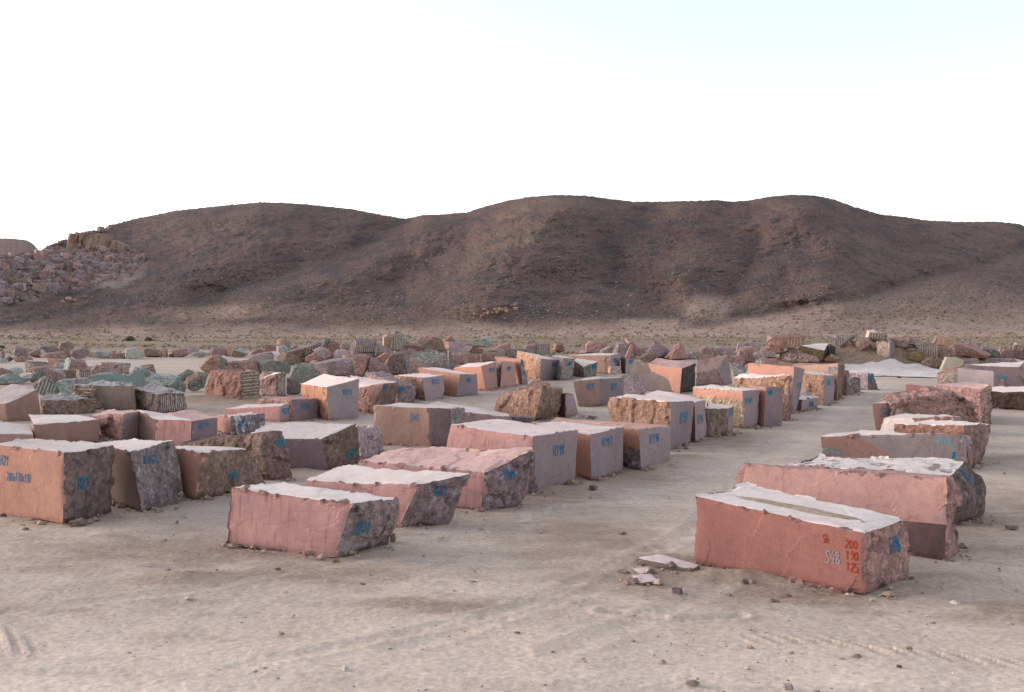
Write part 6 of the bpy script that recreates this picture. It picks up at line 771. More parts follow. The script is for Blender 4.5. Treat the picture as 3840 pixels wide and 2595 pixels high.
def make_block(rec, idx):
    label, org, V8, mats, texts, o = rec
    c = np.array(V8); org = np.array(org); Yd = org[1]
    cell = max(.035, Yd/430.)
    # corner order: front, left, back, right (below), then the same above
    L = lambda i, j: np.linalg.norm(c[i]-c[j])
    na = max(4, min(90, int(max(L(0,1), L(4,5))/cell))); nb = max(4, min(90, int(max(L(0,3), L(4,7))/cell))); nc = max(4, min(70, int(max(L(0,4), L(1,5))/cell)))
    a, b, k = np.meshgrid(np.arange(na+1), np.arange(nb+1), np.arange(nc+1), indexing='ij')
    surf = (a == 0) | (a == na) | (b == 0) | (b == nb) | (k == 0) | (k == nc)
    ids = np.full(a.shape, -1); ids[surf] = np.arange(surf.sum())
    u, v, w_ = a[surf]/na, b[surf]/nb, k[surf]/nc
    U, Vv, W = u[:, None], v[:, None], w_[:, None]
    P = ((1-W)*((1-U)*(1-Vv)*c[0]+U*(1-Vv)*c[1]+U*Vv*c[2]+(1-U)*Vv*c[3])+W*((1-U)*(1-Vv)*c[4]+U*(1-Vv)*c[5]+U*Vv*c[6]+(1-U)*Vv*c[7]))
    F = []; FM = []
    slots = []
    def slot(n):
        if n not in slots: slots.append(n)
        return slots.index(n)
    FG = []
    def add(face, q, uu, vv):
        q = q.reshape(-1, 4); F.append(q); FG.append(np.full(len(q), face)); mi = np.full(len(q), slot(mats[face]))
        for sp in o.get('split', []):
            if {'left': 1, 'right': 2, 'top': 0}[sp[0]] != face: continue
            A, Bc = (uu.ravel(), vv.ravel()) if sp[1] == 'u' else (vv.ravel(), uu.ravel())
            ctr = P[q].mean(1); nz = .05*fbm(ctr*2.2+idx, 4)
            if len(sp) > 6: nz *= .12
            slope = sp[5] if len(sp) > 5 else 0.; mode = sp[4] if len(sp) > 4 else 'gt'
            lim = sp[2]+slope*(1-Bc if mode == 'lt' else Bc-.0)
            msk = (A+nz > lim) if mode == 'gt' else (A+nz < lim)
            if len(sp) > 6: msk &= Bc > sp[6]-.35
            mi[msk] = slot(sp[3])
        ctr_ = P[q].mean(1); rag = np.clip(fbm(ctr_*4.2+idx*1.3, 4)-.02, 0, 1)      # broken rims along the arrises
        chipm = slot('rough_redgrey' if not ROUGH(mats[face]) else mats[face])
        if face == 0 and mats[0] != mats[1]:
            dl, dr_ = vv.ravel()*max(L(4, 7), .2), uu.ravel()*max(L(4, 5), .2)
            mi[(dl < .10*rag) | (dr_ < .08*rag)] = chipm
        if face == 1: mi[((1-vv.ravel())*max(L(0, 4), .2) < .13*rag) | (vv.ravel()*max(L(0, 4), .2) < .10*rag)] = chipm
        if face == 2 and mats[2] != mats[1]:
            dl = uu.ravel()*max(L(0, 3), .2); mi[dl < .16*rag] = slot(mats[1])
        FM.append(mi)
    def quads(g): return np.stack([g[:-1, :-1], g[1:, :-1], g[1:, 1:], g[:-1, 1:]], -1)
    def uv(nu, nv): x, y = np.meshgrid((np.arange(nu)+.5)/nu, (np.arange(nv)+.5)/nv, indexing='ij'); return x, y
    x, y = uv(na, nc); add(1, quads(ids[:, 0, :])[..., ::-1], 1-x, y)          # left: u from the left corner to the front corner
    x, y = uv(nb, nc); add(2, quads(ids[0, :, :]), x, y)                       # right end
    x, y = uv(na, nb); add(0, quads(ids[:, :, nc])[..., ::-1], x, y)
    back = mats[2] if ROUGH(mats[2]) else mats[1]
    for g, fl in ((ids[:, nb, :], 0), (ids[na, :, :], 1), (ids[:, :, 0], 0)):
        q = quads(g); q = q[..., ::-1] if fl else q
        F.append(q.reshape(-1, 4)); FM.append(np.full(len(q.reshape(-1, 4)), slot(back))); FG.append(np.full(len(FM[-1]), 1))
    F = np.concatenate(F); FM = np.concatenate(FM); FG = np.concatenate(FG)
    ctr = c.mean(0)
    # normals
    fn = np.cross(P[F[:, 1]]-P[F[:, 0]], P[F[:, 3]]-P[F[:, 0]]); fl_ = np.linalg.norm(fn, axis=1, keepdims=True); fn = fn/np.maximum(fl_, 1e-9)
    out = ((P[F].mean(1)-ctr)*fn).sum(1) < 0; F[out] = F[out][:, ::-1]; fn[out] *= -1
    vn = np.zeros_like(P); amp = np.zeros(len(P)); cnt = np.zeros(len(P))
    am = np.array([.085 if ROUGH(s) else .035 if s == 'white_crk' else .022 if s in ('pink_top', 'red_top', 'pinkdust') else .010 for s in slots])[FM]
    for j in range(4):
        np.add.at(vn, F[:, j], fn); np.add.at(amp, F[:, j], am); np.add.at(cnt, F[:, j], 1)
    vn /= np.maximum(np.linalg.norm(vn, axis=1, keepdims=True), 1e-9); amp /= np.maximum(cnt, 1)
    Q = P+org*3.1+idx*5.7
    rough = np.clip((amp-.02)/.05, 0, 1)
    disp = amp*(1.25*facets(Q*1.15)+.7*fbm(Q*.8, 2)+.45*facets(Q*3.1)*rough+.16*fbm(Q*6., 3)*rough)
    disp += .35*amp*(rough > .5)
    for t_ in texts:                                                            # numbers were brushed on the flatter patches
        d2 = ((P-np.array(t_[1]))**2).sum(1); disp *= 1-.88*np.exp(-d2/(.62*max(t_[4], t_[5])+.08)**2)
    disp += (.02+.03*(1-rough))*fbm(Q*.5, 2)                                    # no face is a true plane
    if o.get('bulge'): disp += o['bulge']*np.clip(np.sin(np.pi*np.clip(w_, 0, 1)), 0, 1)*(np.abs(vn[:, 2]) < .5)
    if o.get('bump_top'): disp += o['bump_top']*fbm(Q*.75+3, 3, .4)*(w_ > .97)
    # worn, chipped arrises
    sa, sb, sk = L(0, 1), L(0, 3), max(L(0, 4), .3)
    da = np.minimum(u, 1-u)*sa; db = np.minimum(v, 1-v)*sb; dk = np.minimum(w_, 1-w_)*sk
    e2 = np.sort(np.stack([da, db, dk]), 0)[1]                                   # distance to the nearest arris
    bev = min(o.get('bev', .022+.02*rough.mean()), .2*sk)
    chip = np.clip(fbm(Q*3.2+40, 3)-.12, 0, 1)
    wear = bev*np.exp(-e2/(bev*1.3))*(.35+.9*np.abs(fbm(Q*2.1, 2)))+(.022+.09*rough)*min(1, sk/.6)*chip*np.exp(-e2/.06)
    under = (.02+.07*np.clip(fbm(Q*.8+9, 2)+.35, 0, 1))*np.exp(-w_*sk/.06)        # undercut foot, so the block stands on a shadow line
    under *= min(1, sk/.8)
    hz = vn.copy(); hz[:, 2] = 0; P = P+vn*(disp-wear)[:, None]-hz*under[:, None]
    if mats[0] == mats[1]: FG[FG == 0] = 1
    if mats[2] == mats[1] and not any(q[0] == 'right' for q in o.get('split', [])): FG[FG == 2] = 1
    def sheet(name, sel, parent=None, loc=(0, 0, 0)):
        f = F[sel]; m = FM[sel]; vi, inv = np.unique(f, return_inverse=True); ms, mi = np.unique(m, return_inverse=True)
        return mesh_obj(name, P[vi], inv.reshape(-1, 4), [MATS[slots[q]] for q in ms], mi, parent=parent, loc=loc)
    ob = sheet('stone_block', FG == 1, None, tuple(org)); holder = {'left': ob, 'top': ob, 'right': ob}
    if (FG == 0).any(): holder['top'] = sheet('top_face', FG == 0, ob)
    if (FG == 2).any(): holder['right'] = sheet('end_face', FG == 2, ob)
    ob.name = o.get('nm', 'stone_block'); ob.data.name = ob.name
    tag(ob, label, o.get('cat', 'stone block'), o.get('grp', 'sawn stone blocks in the yard'))
    rnd = random.Random(idx)
    if texts or o.get('drill'): bvh = BVHTree.FromPolygons([tuple(p) for p in P], [tuple(f) for f in F])
    for (s, ct, e, up, wd, hh, colr, fc_) in texts:
        e = Vector(e); up = Vector(up); ct = Vector(ct)
        n = e.cross(up); SIGN[0] = 1 if n.dot(ct-Vector(ctr)) > 0 else -1
        adv = wd/len(s); cw = adv*.86/.78; lines = []
        for i, ch in enumerate(s):
            oy = rnd.uniform(-.05, .05)*hh; sl_ = rnd.uniform(-.06, .12)
            for st in FONT[ch]:
                lines.append(sample([((i*adv+p[0]*cw)-wd/2+sl_*p[1]*hh+rnd.uniform(-.02, .02)*hh, p[1]*hh-hh/2+oy+rnd.uniform(-.02, .02)*hh) for p in st], max(.015, hh*.04)))
        V, Fr = ribbon(lines, ct, e, up, max(min(.125*hh, .22*adv), Yd/1250.), bvh, (.022 if ROUGH(mats[{'left': 1, 'right': 2, 'top': 0}[fc_]]) else .006)+Yd*.0001, rnd)
        if Fr: mesh_obj('painted_number', V, Fr, [MATS['paint_'+colr]], parent=holder[fc_])
    for (fc, dr, u0, u1, v0, v1, n) in o.get('drill', []):
        q = [Vector(c[i]) for i in {'left': (1,0,4,5), 'right': (0,3,7,4), 'top': (5,4,7,6)}[fc]]
        e = (q[1]-q[0]); up = (q[3]-q[0]); le, lu = e.length, up.length; e.normalize(); up = (up-e*up.dot(e)).normalized()
        nn = e.cross(up); ct = q[0]; SIGN[0] = 1 if nn.dot((q[0]+q[2])/2-Vector(ctr)) > 0 else -1
        lines = []
        for i in range(n):
            f = (i+.5)/n+rnd.uniform(-.15, .15)/n; r0, r1 = rnd.uniform(0, .12), rnd.uniform(0, .15)
            if dr == 'v': x = (u0+(u1-u0)*f)*le; ln = [(x, (v0+r0*.3)*lu), (x+rnd.uniform(-.03,.03), (v1-r1)*lu)]
            else: y = (v0+(v1-v0)*f)*lu; ln = [((u0+r0)*le, y), ((u1-r1*.5)*le, y+rnd.uniform(-.03,.03))]
            lines.append(sample(ln, .08))
        V, Fr = ribbon(lines, ct, e, up, max(.045, Yd/1250.), bvh, .006+Yd*.0001, rnd)
        if Fr: mesh_obj('drill_groove', V, Fr, [MATS['groove_pale']], parent=holder[fc])
    return ob
for i, rec in enumerate(BLOCKS): make_block(rec, i)


# ------------------------------------------------------------ broken rocks
def rock_mesh(w, d, h, seed, kind, cuts, detail=1.):
    """Broken stone: hull of jittered corners, cut smaller and roughened; kind 0 boulder, 1 squared block, 2 thin slab."""
    r = random.Random(seed); bm = bmesh.new(); pts = []
    j = {0: .42, 1: .13, 2: .14}[kind]
    for sx in (-1, 1):
        for sy in (-1, 1):
            for sz in (-1, 1):
                n = 2 if kind == 0 else 1
                for _ in range(n):
                    pts.append(Vector((sx*(1-r.random()*j*(1.5 if sz > 0 else .8)), sy*(1-r.random()*j*1.3), sz*(1-r.random()*j))))
    if kind == 0:
        for _ in range(5):
            p = Vector((r.uniform(-1, 1), r.uniform(-1, 1), r.uniform(-1, 1))).normalized()*1.18; pts.append(p)
    rot = Matrix.Rotation(r.uniform(-.5, .5) if kind != 2 else r.uniform(-.2, .2), 3, 'Z') @ Matrix.Rotation(r.uniform(-.4, .4) if kind == 0 else r.uniform(-.07, .07), 3, 'Y')
    for p in pts: bm.verts.new(rot @ p)
    g = bmesh.ops.convex_hull(bm, input=bm.verts)
    bmesh.ops.delete(bm, geom=list({e for e in g['geom_interior'] if isinstance(e, bmesh.types.BMVert)}), context='VERTS')
    bmesh.ops.dissolve_limit(bm, angle_limit=.16, verts=bm.verts, edges=bm.edges)
    bmesh.ops.triangulate(bm, faces=bm.faces)
    for i, f in enumerate(bm.faces): f.material_index = 0
    fid = {f: f.normal.copy() for f in bm.faces}
    dirn = Vector((r.choice((-1, 1))*.9, -.45, r.uniform(-.2, .5))).normalized()
    bm.normal_update()
    for f in bm.faces: f.material_index = 1 if f.normal.dot(dirn) > .55 else 0
    if cuts: bmesh.ops.subdivide_edges(bm, edges=bm.edges, cuts=cuts, use_grid_fill=True)
    bm.verts.ensure_lookup_table()
    P = np.array([v.co[:] for v in bm.verts]); bm.normal_update(); n = np.array([v.normal[:] for v in bm.verts])
    sz = np.array([w, d, h])*.5; Q = P*sz+seed*3.3; f = 1.6/max(.25, min(1.5, h))
    dsp = (.11*facets(Q*f*1.2)+.08*fbm(Q*f, 3)+.05*facets(Q*f*3))*(1.0 if kind != 1 else .6)*detail
    P = P+n*dsp[:, None]
    mn, mx = P.min(0), P.max(0); P = (P-mn)/(mx-mn)*np.array([w, d, h])-np.array([w/2, d/2, 0])
    F = [[v.index for v in fc.verts] for fc in bm.faces]; bm.verts.index_update()
    F = [[v.index for v in fc.verts] for fc in bm.faces]; MI = [fc.material_index for fc in bm.faces]; bm.free()
    return P, F, MI
def outline_mesh(ol, d, seed, cuts, squared):
    """Broken stone whose widest section follows the seen outline; it narrows to smaller, shifted faces in front and behind."""
    r = random.Random(seed); bm = bmesh.new(); n = len(ol); cx, cz = sum(p[0] for p in ol)/n, sum(p[1] for p in ol)/n
    w = max(p[0] for p in ol)-min(p[0] for p in ol); h = max(p[1] for p in ol)-min(p[1] for p in ol); fx, fz = r.uniform(-.13, .13)*w, r.uniform(-.13, -.01)*h
    sf = r.uniform(.84, .93) if squared else r.uniform(.70, .90)
    for (x, z) in ol:
        bm.verts.new((x, r.uniform(-.1, .1)*d, z)); j = lambda a: r.uniform(-.035, .035)*a
        bm.verts.new((cx+fx+(x-cx)*sf+j(w), -d*.5*r.uniform(.8, 1.1), cz+fz+(z-cz)*sf+j(h))); bm.verts.new((cx-fx+(x-cx)*.75, d*.5, cz+(z-cz)*.72-.04*h))
    bm.verts.new((cx, 0, min(p[1] for p in ol)-.05*h))
    g = bmesh.ops.convex_hull(bm, input=bm.verts)
    bmesh.ops.delete(bm, geom=list({e for e in g['geom_interior'] if isinstance(e, bmesh.types.BMVert)}), context='VERTS')
    bmesh.ops.dissolve_limit(bm, angle_limit=.12, verts=bm.verts, edges=bm.edges); bmesh.ops.triangulate(bm, faces=bm.faces); bm.normal_update()
    dirn = Vector((r.choice((-1, 1))*.95, -.35, r.uniform(-.1, .6))).normalized()
    for f in bm.faces: f.material_index = 1 if f.normal.dot(dirn) > .5 else 0
    if cuts: bmesh.ops.subdivide_edges(bm, edges=bm.edges, cuts=cuts, use_grid_fill=True)
    bm.normal_update(); P = np.array([v.co[:] for v in bm.verts]); nn = np.array([v.normal[:] for v in bm.verts]); s = min(w, h, 1.6); Q = P/max(s, .2)+seed*3.7
    P = P+nn*(s*(.028*facets(Q*2.4)+.02*fbm(Q*1.8, 3)+.022*facets(Q*6)))[:, None]
    for a, q in ((0, [p[0] for p in ol]), (2, [p[1] for p in ol])):
        lo, hi = P[:, a].min(), P[:, a].max(); P[:, a] = (P[:, a]-lo)/(hi-lo)*(max(q)-min(q))+min(q)
    bm.verts.index_update(); F = [[v.index for v in fc.verts] for fc in bm.faces]; MI = [fc.material_index for fc in bm.faces]; bm.free()
    return P, F, MI
def yaw_to(x, y): return -math.atan2(x, y)
for i, (label, loc, size, mat, m2, cat, drill, kind, ol) in enumerate(ROCKS):
    w_, d, h = size; px = max(w_, h)/loc[1]*1024
    nc = 2 if px < 26 else 4 if px < 60 else 6
    P, F, MI = outline_mesh(ol, d, i+11, nc, kind == 1 or drill > 0) if ol else rock_mesh(w_, d, h, i+11, kind, nc)
    ob = mesh_obj('stone_slab' if cat == 'stone' and kind == 2 else 'dirt_clod' if cat == 'clod' else 'loose_stone' if cat == 'stone' else 'boulder', P, F, [MATS[mat], MATS[m2 or mat]], MI, loc=loc)
    ob.rotation_euler.z = yaw_to(loc[0], loc[1])
    tag(ob, label, cat, 'rocks filling the rubble rows' if label.startswith('broken pink') else {'stone': 'loose stones on the ground', 'clod': None}.get(cat, 'broken boulders of the rubble'))
    if drill:
        bvh = BVHTree.FromPolygons([tuple(p) for p in P], F); rnd = random.Random(i); SIGN[0] = 1
        e, up = Vector((1, 0, 0)), Vector((rnd.uniform(-.1, .35), 0, 1)).normalized(); lines = []
        half = kind != 1 and drill < 6
        for q in range(drill):
            x = -w_/2+w_*((.52 if half else .1)+(.42 if half else .8)*(q+.5)/drill)
            lines.append(sample([(x-.0*h, h*.12), (x, h*rnd.uniform(.75, .92))], .08))
        # strokes on the side that faces the yard
        e2 = Vector((1, 0, 0)); V = []; Fr = []
        for ln in lines:
            prev = None
            for (a, b) in ln:
                cur = []
                for sg in (-1, 1):
                    o_ = Vector((a+up.x*(b-h*.4)+sg*max(.03, loc[1]/2900.), -d*2, b)); hit = bvh.ray_cast(o_, Vector((0, 1, 0)), d*4)
                    if hit[0] is None: cur = None; break
                    V.append(hit[0]+Vector((0, -.02, 0))); cur.append(len(V)-1)
                if cur and prev: Fr.append((prev[0], cur[0], cur[1], prev[1]))
                prev = cur
        if Fr: mesh_obj('drill_groove', V, Fr, [MATS['groove_pale']], parent=ob)
for i, (label, loc, pts, th, mat, m2, cat) in enumerate(PRISMS):
    # outline slab with its own thickness, subdivided and roughened
    bm = bmesh.new(); vs = [bm.verts.new((p[0], 0, p[1])) for p in pts]; f = bm.faces.new(vs)
    r = bmesh.ops.extrude_face_region(bm, geom=[f]); cen = Vector((sum(p[0] for p in pts)/len(pts), 0, sum(p[1] for p in pts)/len(pts)))
    for g in r['geom']:
        if isinstance(g, bmesh.types.BMVert): g.co = cen+(g.co-cen)*.88; g.co.y += th; g.co.z += .12*th
    bmesh.ops.recalc_face_normals(bm, faces=bm.faces); bmesh.ops.triangulate(bm, faces=bm.faces)
    bmesh.ops.subdivide_edges(bm, edges=bm.edges, cuts=7, use_grid_fill=True); bm.normal_update()
    MI = [1 if abs(fc.normal.y) < .6 and fc.normal.z < .5 and m2 else 0 for fc in bm.faces]
    P = np.array([v.co[:] for v in bm.verts]); n = np.array([v.normal[:] for v in bm.verts]); big = ROUGH(mat)
    Q = P+i*7.; lay = P.copy(); lay[:, 2] *= 3.5
    P = P+n*((.16 if big else .025)*(facets((lay if big else Q)*1.4)+fbm(Q*2.2, 3)*.7))[:, None]
    bm.verts.index_update(); F = [[v.index for v in fc.verts] for fc in bm.faces]; bm.free()
    ob = mesh_obj('boulder' if big else 'stone_slab', P, F, [MATS[mat], MATS[m2 or mat]], MI, loc=loc); tag(ob, label, 'boulder' if big else 'stone slab', 'broken boulders of the rubble')


# ------------------------------------------------------------ rubble slope of the quarry on the left hillside
SCREE_M = ['rough_redgrey', 'rough_purple', 'rough_grey', 'rough_lilac', 'rough_lilac', 'rough_brown', 'rough_purple', 'rough_pink']
protos = []
for k in range(16):
    P, F, MI = rock_mesh(1, .9, random.uniform(.55, .9), 900+k, 0, 1)
    o = mesh_obj('boulder', P, F, [MATS[SCREE_M[k % 8]], MATS[SCREE_M[(k+3) % 8]]], MI); protos.append(o)
poly = [(-30,578),(60,576),(110,568),(155,568),(260,562),(325,572),(330,592),(306,620),(265,640),(205,656),(140,664),(108,674),(55,688),(-30,694)]
def inside(x, y):
    c = False
    for (x1, y1), (x2, y2) in zip(poly, poly[1:]+poly[:1]):
        if (y1 > y) != (y2 > y) and x < (x2-x1)*(y-y1)/(y2-y1)+x1: c = not c
    return c
cand = []
while len(cand) < 1500:
    x, y = random.uniform(-30, 332), random.uniform(560, 696)
    if inside(x, y):
        s = (2.6+min(14, random.paretovariate(1.35)*2.3))*(.8+.5*(y-560)/130)*(.75 if len(cand) < 330 else .5); cand.append((s, x, y))
cand.sort(reverse=True)
used = [False]*16
SV, SF, SM = [], [], []; SOFF = 0
for n_, (s, x, y) in enumerate(cand):
    p = hill_point(x, y)[0]; size = s*2*p[1]/FP
    k = random.randrange(16)
    if n_ < 44:
        o = protos[k] if not used[k] else protos[k].copy()
        if used[k]: C.objects.link(o)
        used[k] = True
        o.location = (p[0], p[1]-size*.2, p[2]-size*.05); o.scale = (size, size, size*random.uniform(.8, 1.2)); o.rotation_euler = (random.uniform(-.3, .3), random.uniform(-.3, .3), random.uniform(0, 6.3))
        tag(o, 'angular grey pink boulder in the rubble slope on the left hillside', 'boulder', 'boulders of the quarry rubble slope')
    else:
        me = protos[k].data; co = np.array([v.co[:] for v in me.vertices])*size
        a = random.uniform(0, 6.3); R2 = np.array([[math.cos(a), -math.sin(a), 0], [math.sin(a), math.cos(a), 0], [0, 0, 1]])
        off = SOFF; SOFF += len(co); SV.append(co @ R2.T+p-np.array([0, 0, size*.2]))
        SF += [[v+off for v in pl_.vertices] for pl_ in me.polygons]; SM += [(k+n_) % 8]*len(me.polygons)
o = mesh_obj('rubble', np.concatenate(SV), SF, [MATS[m] for m in SCREE_M], SM); [C.objects.unlink(protos[k]) for k in range(16) if not used[k]]
tag(o, 'small broken stones filling the rubble slope on the left hillside', 'rubble', kind='stuff')
# outliers below the slope and the small red heap at the foot of the middle hill
def hill_rock(px, py, wpx, label, grp, k, mat=None):
    p = hill_point(px, py)[0]; size = wpx*p[1]/FP; o = protos[k].copy(); C.objects.link(o)
    if mat: o.data = protos[k].data.copy(); o.data.materials[0] = MATS[mat]; o.data.materials[1] = MATS[mat]
    o.location = (p[0], p[1]-size*.3, p[2]-size*.15); o.scale = (size, size, size); o.rotation_euler.z = random.uniform(0, 6.3); tag(o, label, 'boulder', grp)
for (x, y, wv, lb) in ((142,686,13,'orange grey boulder, left of three below the rubble slope'), (159,683,16,'largest loose boulder below the rubble slope'), (194,675,12,'squared boulder, right of three below the rubble slope'),
                       (258,667,9,'lone ochre boulder far right below the rubble slope'), (246,652,8,'small pink boulder right of the rubble slope'), (170,682,8,'small boulder touching the largest loose boulder')):
    hill_rock(x, y, wv, lb, 'loose boulders below the rubble slope', random.randrange(16), random.choice(['rough_orange', 'rough_pink', 'rough_redgrey']))
for k in range(26):
    t = random.random(); x = 1078+92*t+random.uniform(-6, 6); y = 716-20*t+random.uniform(-7, 7)
    hill_rock(x, y, random.uniform(5, 12), 'broken red boulder in the small heap at the foot of the hill', 'red boulders of the small heap', random.randrange(16), random.choice(['rough_redbr', 'rough_pink', 'rough_redgrey', 'rough_orange']))
# cut rock faces above the rubble slope
def cliff(name, px0, px1, pyt, pyb, mat, label, n, back=9):
    p0 = hill_point((px0+px1)/2, pyb)[0]; Y = p0[1]; bm_V = []; x0 = (px0-CX)/FP*Y; x1 = (px1-CX)/FP*Y; zb = CH-(pyb-HY)/FP*Y-1; 
    nx, nz = 60, 26; U, W = np.meshgrid(np.linspace(0, 1, nx), np.linspace(0, 1, nz), indexing='ij')
    zt = np.array([CH-(np.interp(px0+(px1-px0)*q, [a for a, _ in pyt], [b for _, b in pyt])-HY)/FP*Y for q in U[:, 0]])[:, None]
    X = x0+(x1-x0)*U; Z = zb+(zt-zb)*W; Q = np.stack([X.ravel(), Z.ravel()*.35, X.ravel()*0], 1)
    Yv = Y-1.5+3*W+(1.3*facets(Q*.55+3)+.5*fbm(Q*1.5, 3)).reshape(U.shape)
    front = np.stack([X, Yv, Z], -1); bk = front.copy(); bk[..., 1] += back
    V = np.concatenate([front.reshape(-1, 3), bk.reshape(-1, 3)]); f = grid_faces(nx, nz); m = nx*nz; F = [list(q) for q in f]+[list(q[::-1]+m) for q in f]
    rim = [i*nz for i in range(nx)]+[(nx-1)*nz+j for j in range(1, nz)]+[i*nz+nz-1 for i in range(nx-2, -1, -1)]+[j for j in range(nz-2, 0, -1)]
    F += [[a, b, b+m, a+m] for a, b in zip(rim, rim[1:]+rim[:1])]
    o = mesh_obj(name, V, F, [MATS[mat]]); tag(o, kind='structure'); return o
stone('cliff_rock', (.44,.30,.23), (.36,.225,.175), (((.15,.10,.09), .6, .57, .08, .7), ((.42,.2,.13), .3, .57, .1, .6)), scale=.25, bump=.9, bdist=.4, fine=.4)
cliff('rock_face', 153, 232, [(153,529),(175,529),(200,530),(232,529)], 566, 'cliff_rock', '', 1)
cliff('rock_face', 226, 276, [(226,540),(252,543),(276,556)], 569, 'cliff_rock', '', 1)
for (x, y, wv) in ((232,523,17), (176,532,12), (205,528,14), (190,531,10), (250,516,10), (125,555,14), (112,560,13), (140,552,15), (130,562,15), (100,567,10)):
    hill_rock(x, y+3, wv, 'broken rock on the jagged rim of the quarry cut at left', 'broken rocks along the quarry rim', random.randrange(16), random.choice(['rough_brown', 'rough_redgrey', 'rough_grey']))


# ------------------------------------------------------------ white crushed stone below the earth mound
def patch(name, cx, cy, rx, ry, mat, h, kind='stuff', n=70, label=None, cat=None, zf=None, yaw=0):
    a = np.linspace(0, 2*np.pi, n, endpoint=False); rr = np.linspace(0, 1, 22)
    RR, A = np.meshgrid(rr, a, indexing='ij'); ed = 1+.22*fbm(np.stack([np.cos(A).ravel()*2+cx, np.sin(A).ravel()*2, A.ravel()*0], 1), 3).reshape(A.shape)
    lx, ly = RR*ed*rx*np.cos(A), RR*ed*ry*np.sin(A); X = cx+lx*math.cos(yaw)-ly*math.sin(yaw); Y = cy+lx*math.sin(yaw)+ly*math.cos(yaw)
    zz = zf(X, Y) if zf else gz(Y)
    nz = fbm(np.stack([X.ravel(), Y.ravel(), X.ravel()*0], 1)*(2.5/min(rx, 2)), 4).reshape(X.shape)
    Z = zz+h*(1-RR**2)*(1+.4*nz)-.02*(RR > .98)+.03*(rx > 2)
    F = []
    for i in range(len(rr)-1):
        for j in range(n): F.append([i*n+j, (i+1)*n+j, (i+1)*n+(j+1) % n, i*n+(j+1) % n])
    o = mesh_obj(name, np.stack([X, Y, Z], -1).reshape(-1, 3), F, [mat], smooth=True); tag(o, label, cat, kind=kind); return o
stone('gravel_white', (.68,.58,.55), (.60,.485,.455), (((.40,.26,.24), .5, .56, .1, .6), ((.78,.70,.70), 3., .56, .08, .7)), scale=.3, bump=.8, bdist=.1, fine=.25)
patch('white_gravel', 33.2, 86.5, 5.4, 6.0, MATS['gravel_white'], .22, zf=lambda X, Y: gz(Y)+heap_z(X, Y)+.04, label='pale pinkish white crushed stone spread below the earth mound', cat='gravel', n=110)
stone('sand', (.43,.325,.24), (.36,.265,.195), (), bump=.9, bdist=.05, fine=.35, grain=.3)
# sand strip lying on the top of the nearest right block
bk = next(b for b in bpy.data.objects if b.get('label', '').startswith('nearest right block')); bl = Vector(bk.location); bk = next(c for c in bk.children if c.name.startswith('top_face'))
dg = BVHTree.FromPolygons([tuple(v.co) for v in bk.data.vertices], [tuple(p.vertices) for p in bk.data.polygons])
def on_block(X, Y):
    Z = np.zeros_like(X)
    for i in np.ndindex(X.shape):
        h = dg.ray_cast(Vector((X[i], Y[i], 6))-bl, Vector((0, 0, -1)))
        Z[i] = h[0].z+bl.z if h[0] else 1.0
    return Z
patch('sand_strip', 4.93, 17.75, 1.28, .20, MATS['sand'], .035, label='strip of brown sand lying along the top of the nearest right block', cat='sand', n=50, zf=on_block, yaw=math.radians(-43))


# ------------------------------------------------------------ pebbles, dry scrub
def clumps(name, pts, sizes, mats, label, cat, style, zs=None):
    V, F, M = [], [], []
    for q, (p, s) in enumerate(zip(pts, sizes)):
        b = len(V)
        if style == 'pebble':
            for (a, c_, e) in ((1,0,0),(-1,0,0),(0,1,0),(0,-1,0),(0,0,1),(0,0,-.6),(.6,.6,.4),(-.6,.5,.5)):
                V.append((p[0]+s*.5*(a+random.uniform(-.3, .3)), p[1]+s*.5*(c_+random.uniform(-.3, .3)), p[2]+s*.32*(e+random.uniform(-.2, .2))))
            fs = [(0,6,4),(0,4,3),(3,4,1),(1,4,7),(7,4,6),(6,2,7),(0,2,6),(7,2,1),(0,3,5),(3,1,5),(1,2,5),(2,0,5)]
            F += [[b+i for i in f] for f in fs]; M += [q % len(mats)]*len(fs)
        else:                                            # tuft: a fan of thin upright blades
            nb = 9 if style == 'tuft' else 26
            for _ in range(nb):
                a = random.uniform(0, 6.283); l = s*random.uniform(.5, 1.); sp = random.uniform(.2, .9); bw = s*.09
                d = (math.cos(a), math.sin(a)); r0 = s*.15*random.random(); i = len(V)
                V += [(p[0]+d[0]*r0-d[1]*bw, p[1]+d[1]*r0+d[0]*bw, p[2]-.03), (p[0]+d[0]*r0+d[1]*bw, p[1]+d[1]*r0-d[0]*bw, p[2]-.03),
                      (p[0]+d[0]*(r0+l*sp*.5)+d[1]*bw*.8, p[1]+d[1]*(r0+l*sp*.5)-d[0]*bw*.8, p[2]+l*.55), (p[0]+d[0]*(r0+l*sp), p[1]+d[1]*(r0+l*sp), p[2]+l*.8*(1.1-sp*.5))]
                F += [[i, i+1, i+2], [i, i+2, i+3]]; M += [q % len(mats)]*2
    o = mesh_obj(name, V, F, mats, M); tag(o, label, cat, kind='stuff'); return o
plain('pebble_dark', (.19,.14,.125)); plain('pebble_pale', (.46,.39,.35)); plain('pebble_red', (.30,.19,.16))
plain('scrub_straw', (.40,.295,.185)); plain('scrub_tan', (.33,.24,.15)); plain('scrub_brown', (.22,.15,.10)); plain('scrub_green', (.15,.15,.095)); plain('scrub_dark', (.075,.06,.05)); plain('bush_green', (.085,.105,.06), .4)
pts, sz = [], []
FOCI = [(4.2, 17.2, 1.3), (-9, 21.5, 1.5), (2.5, 13.0, 1.2), (1.2, 26, 1.3), (-4, 17.7, 2), (3, 19, 1.4), (12, 31, 2.5), (6, 16, 1.5), (-1, 22, 1.5), (9, 17.5, 1.2)]
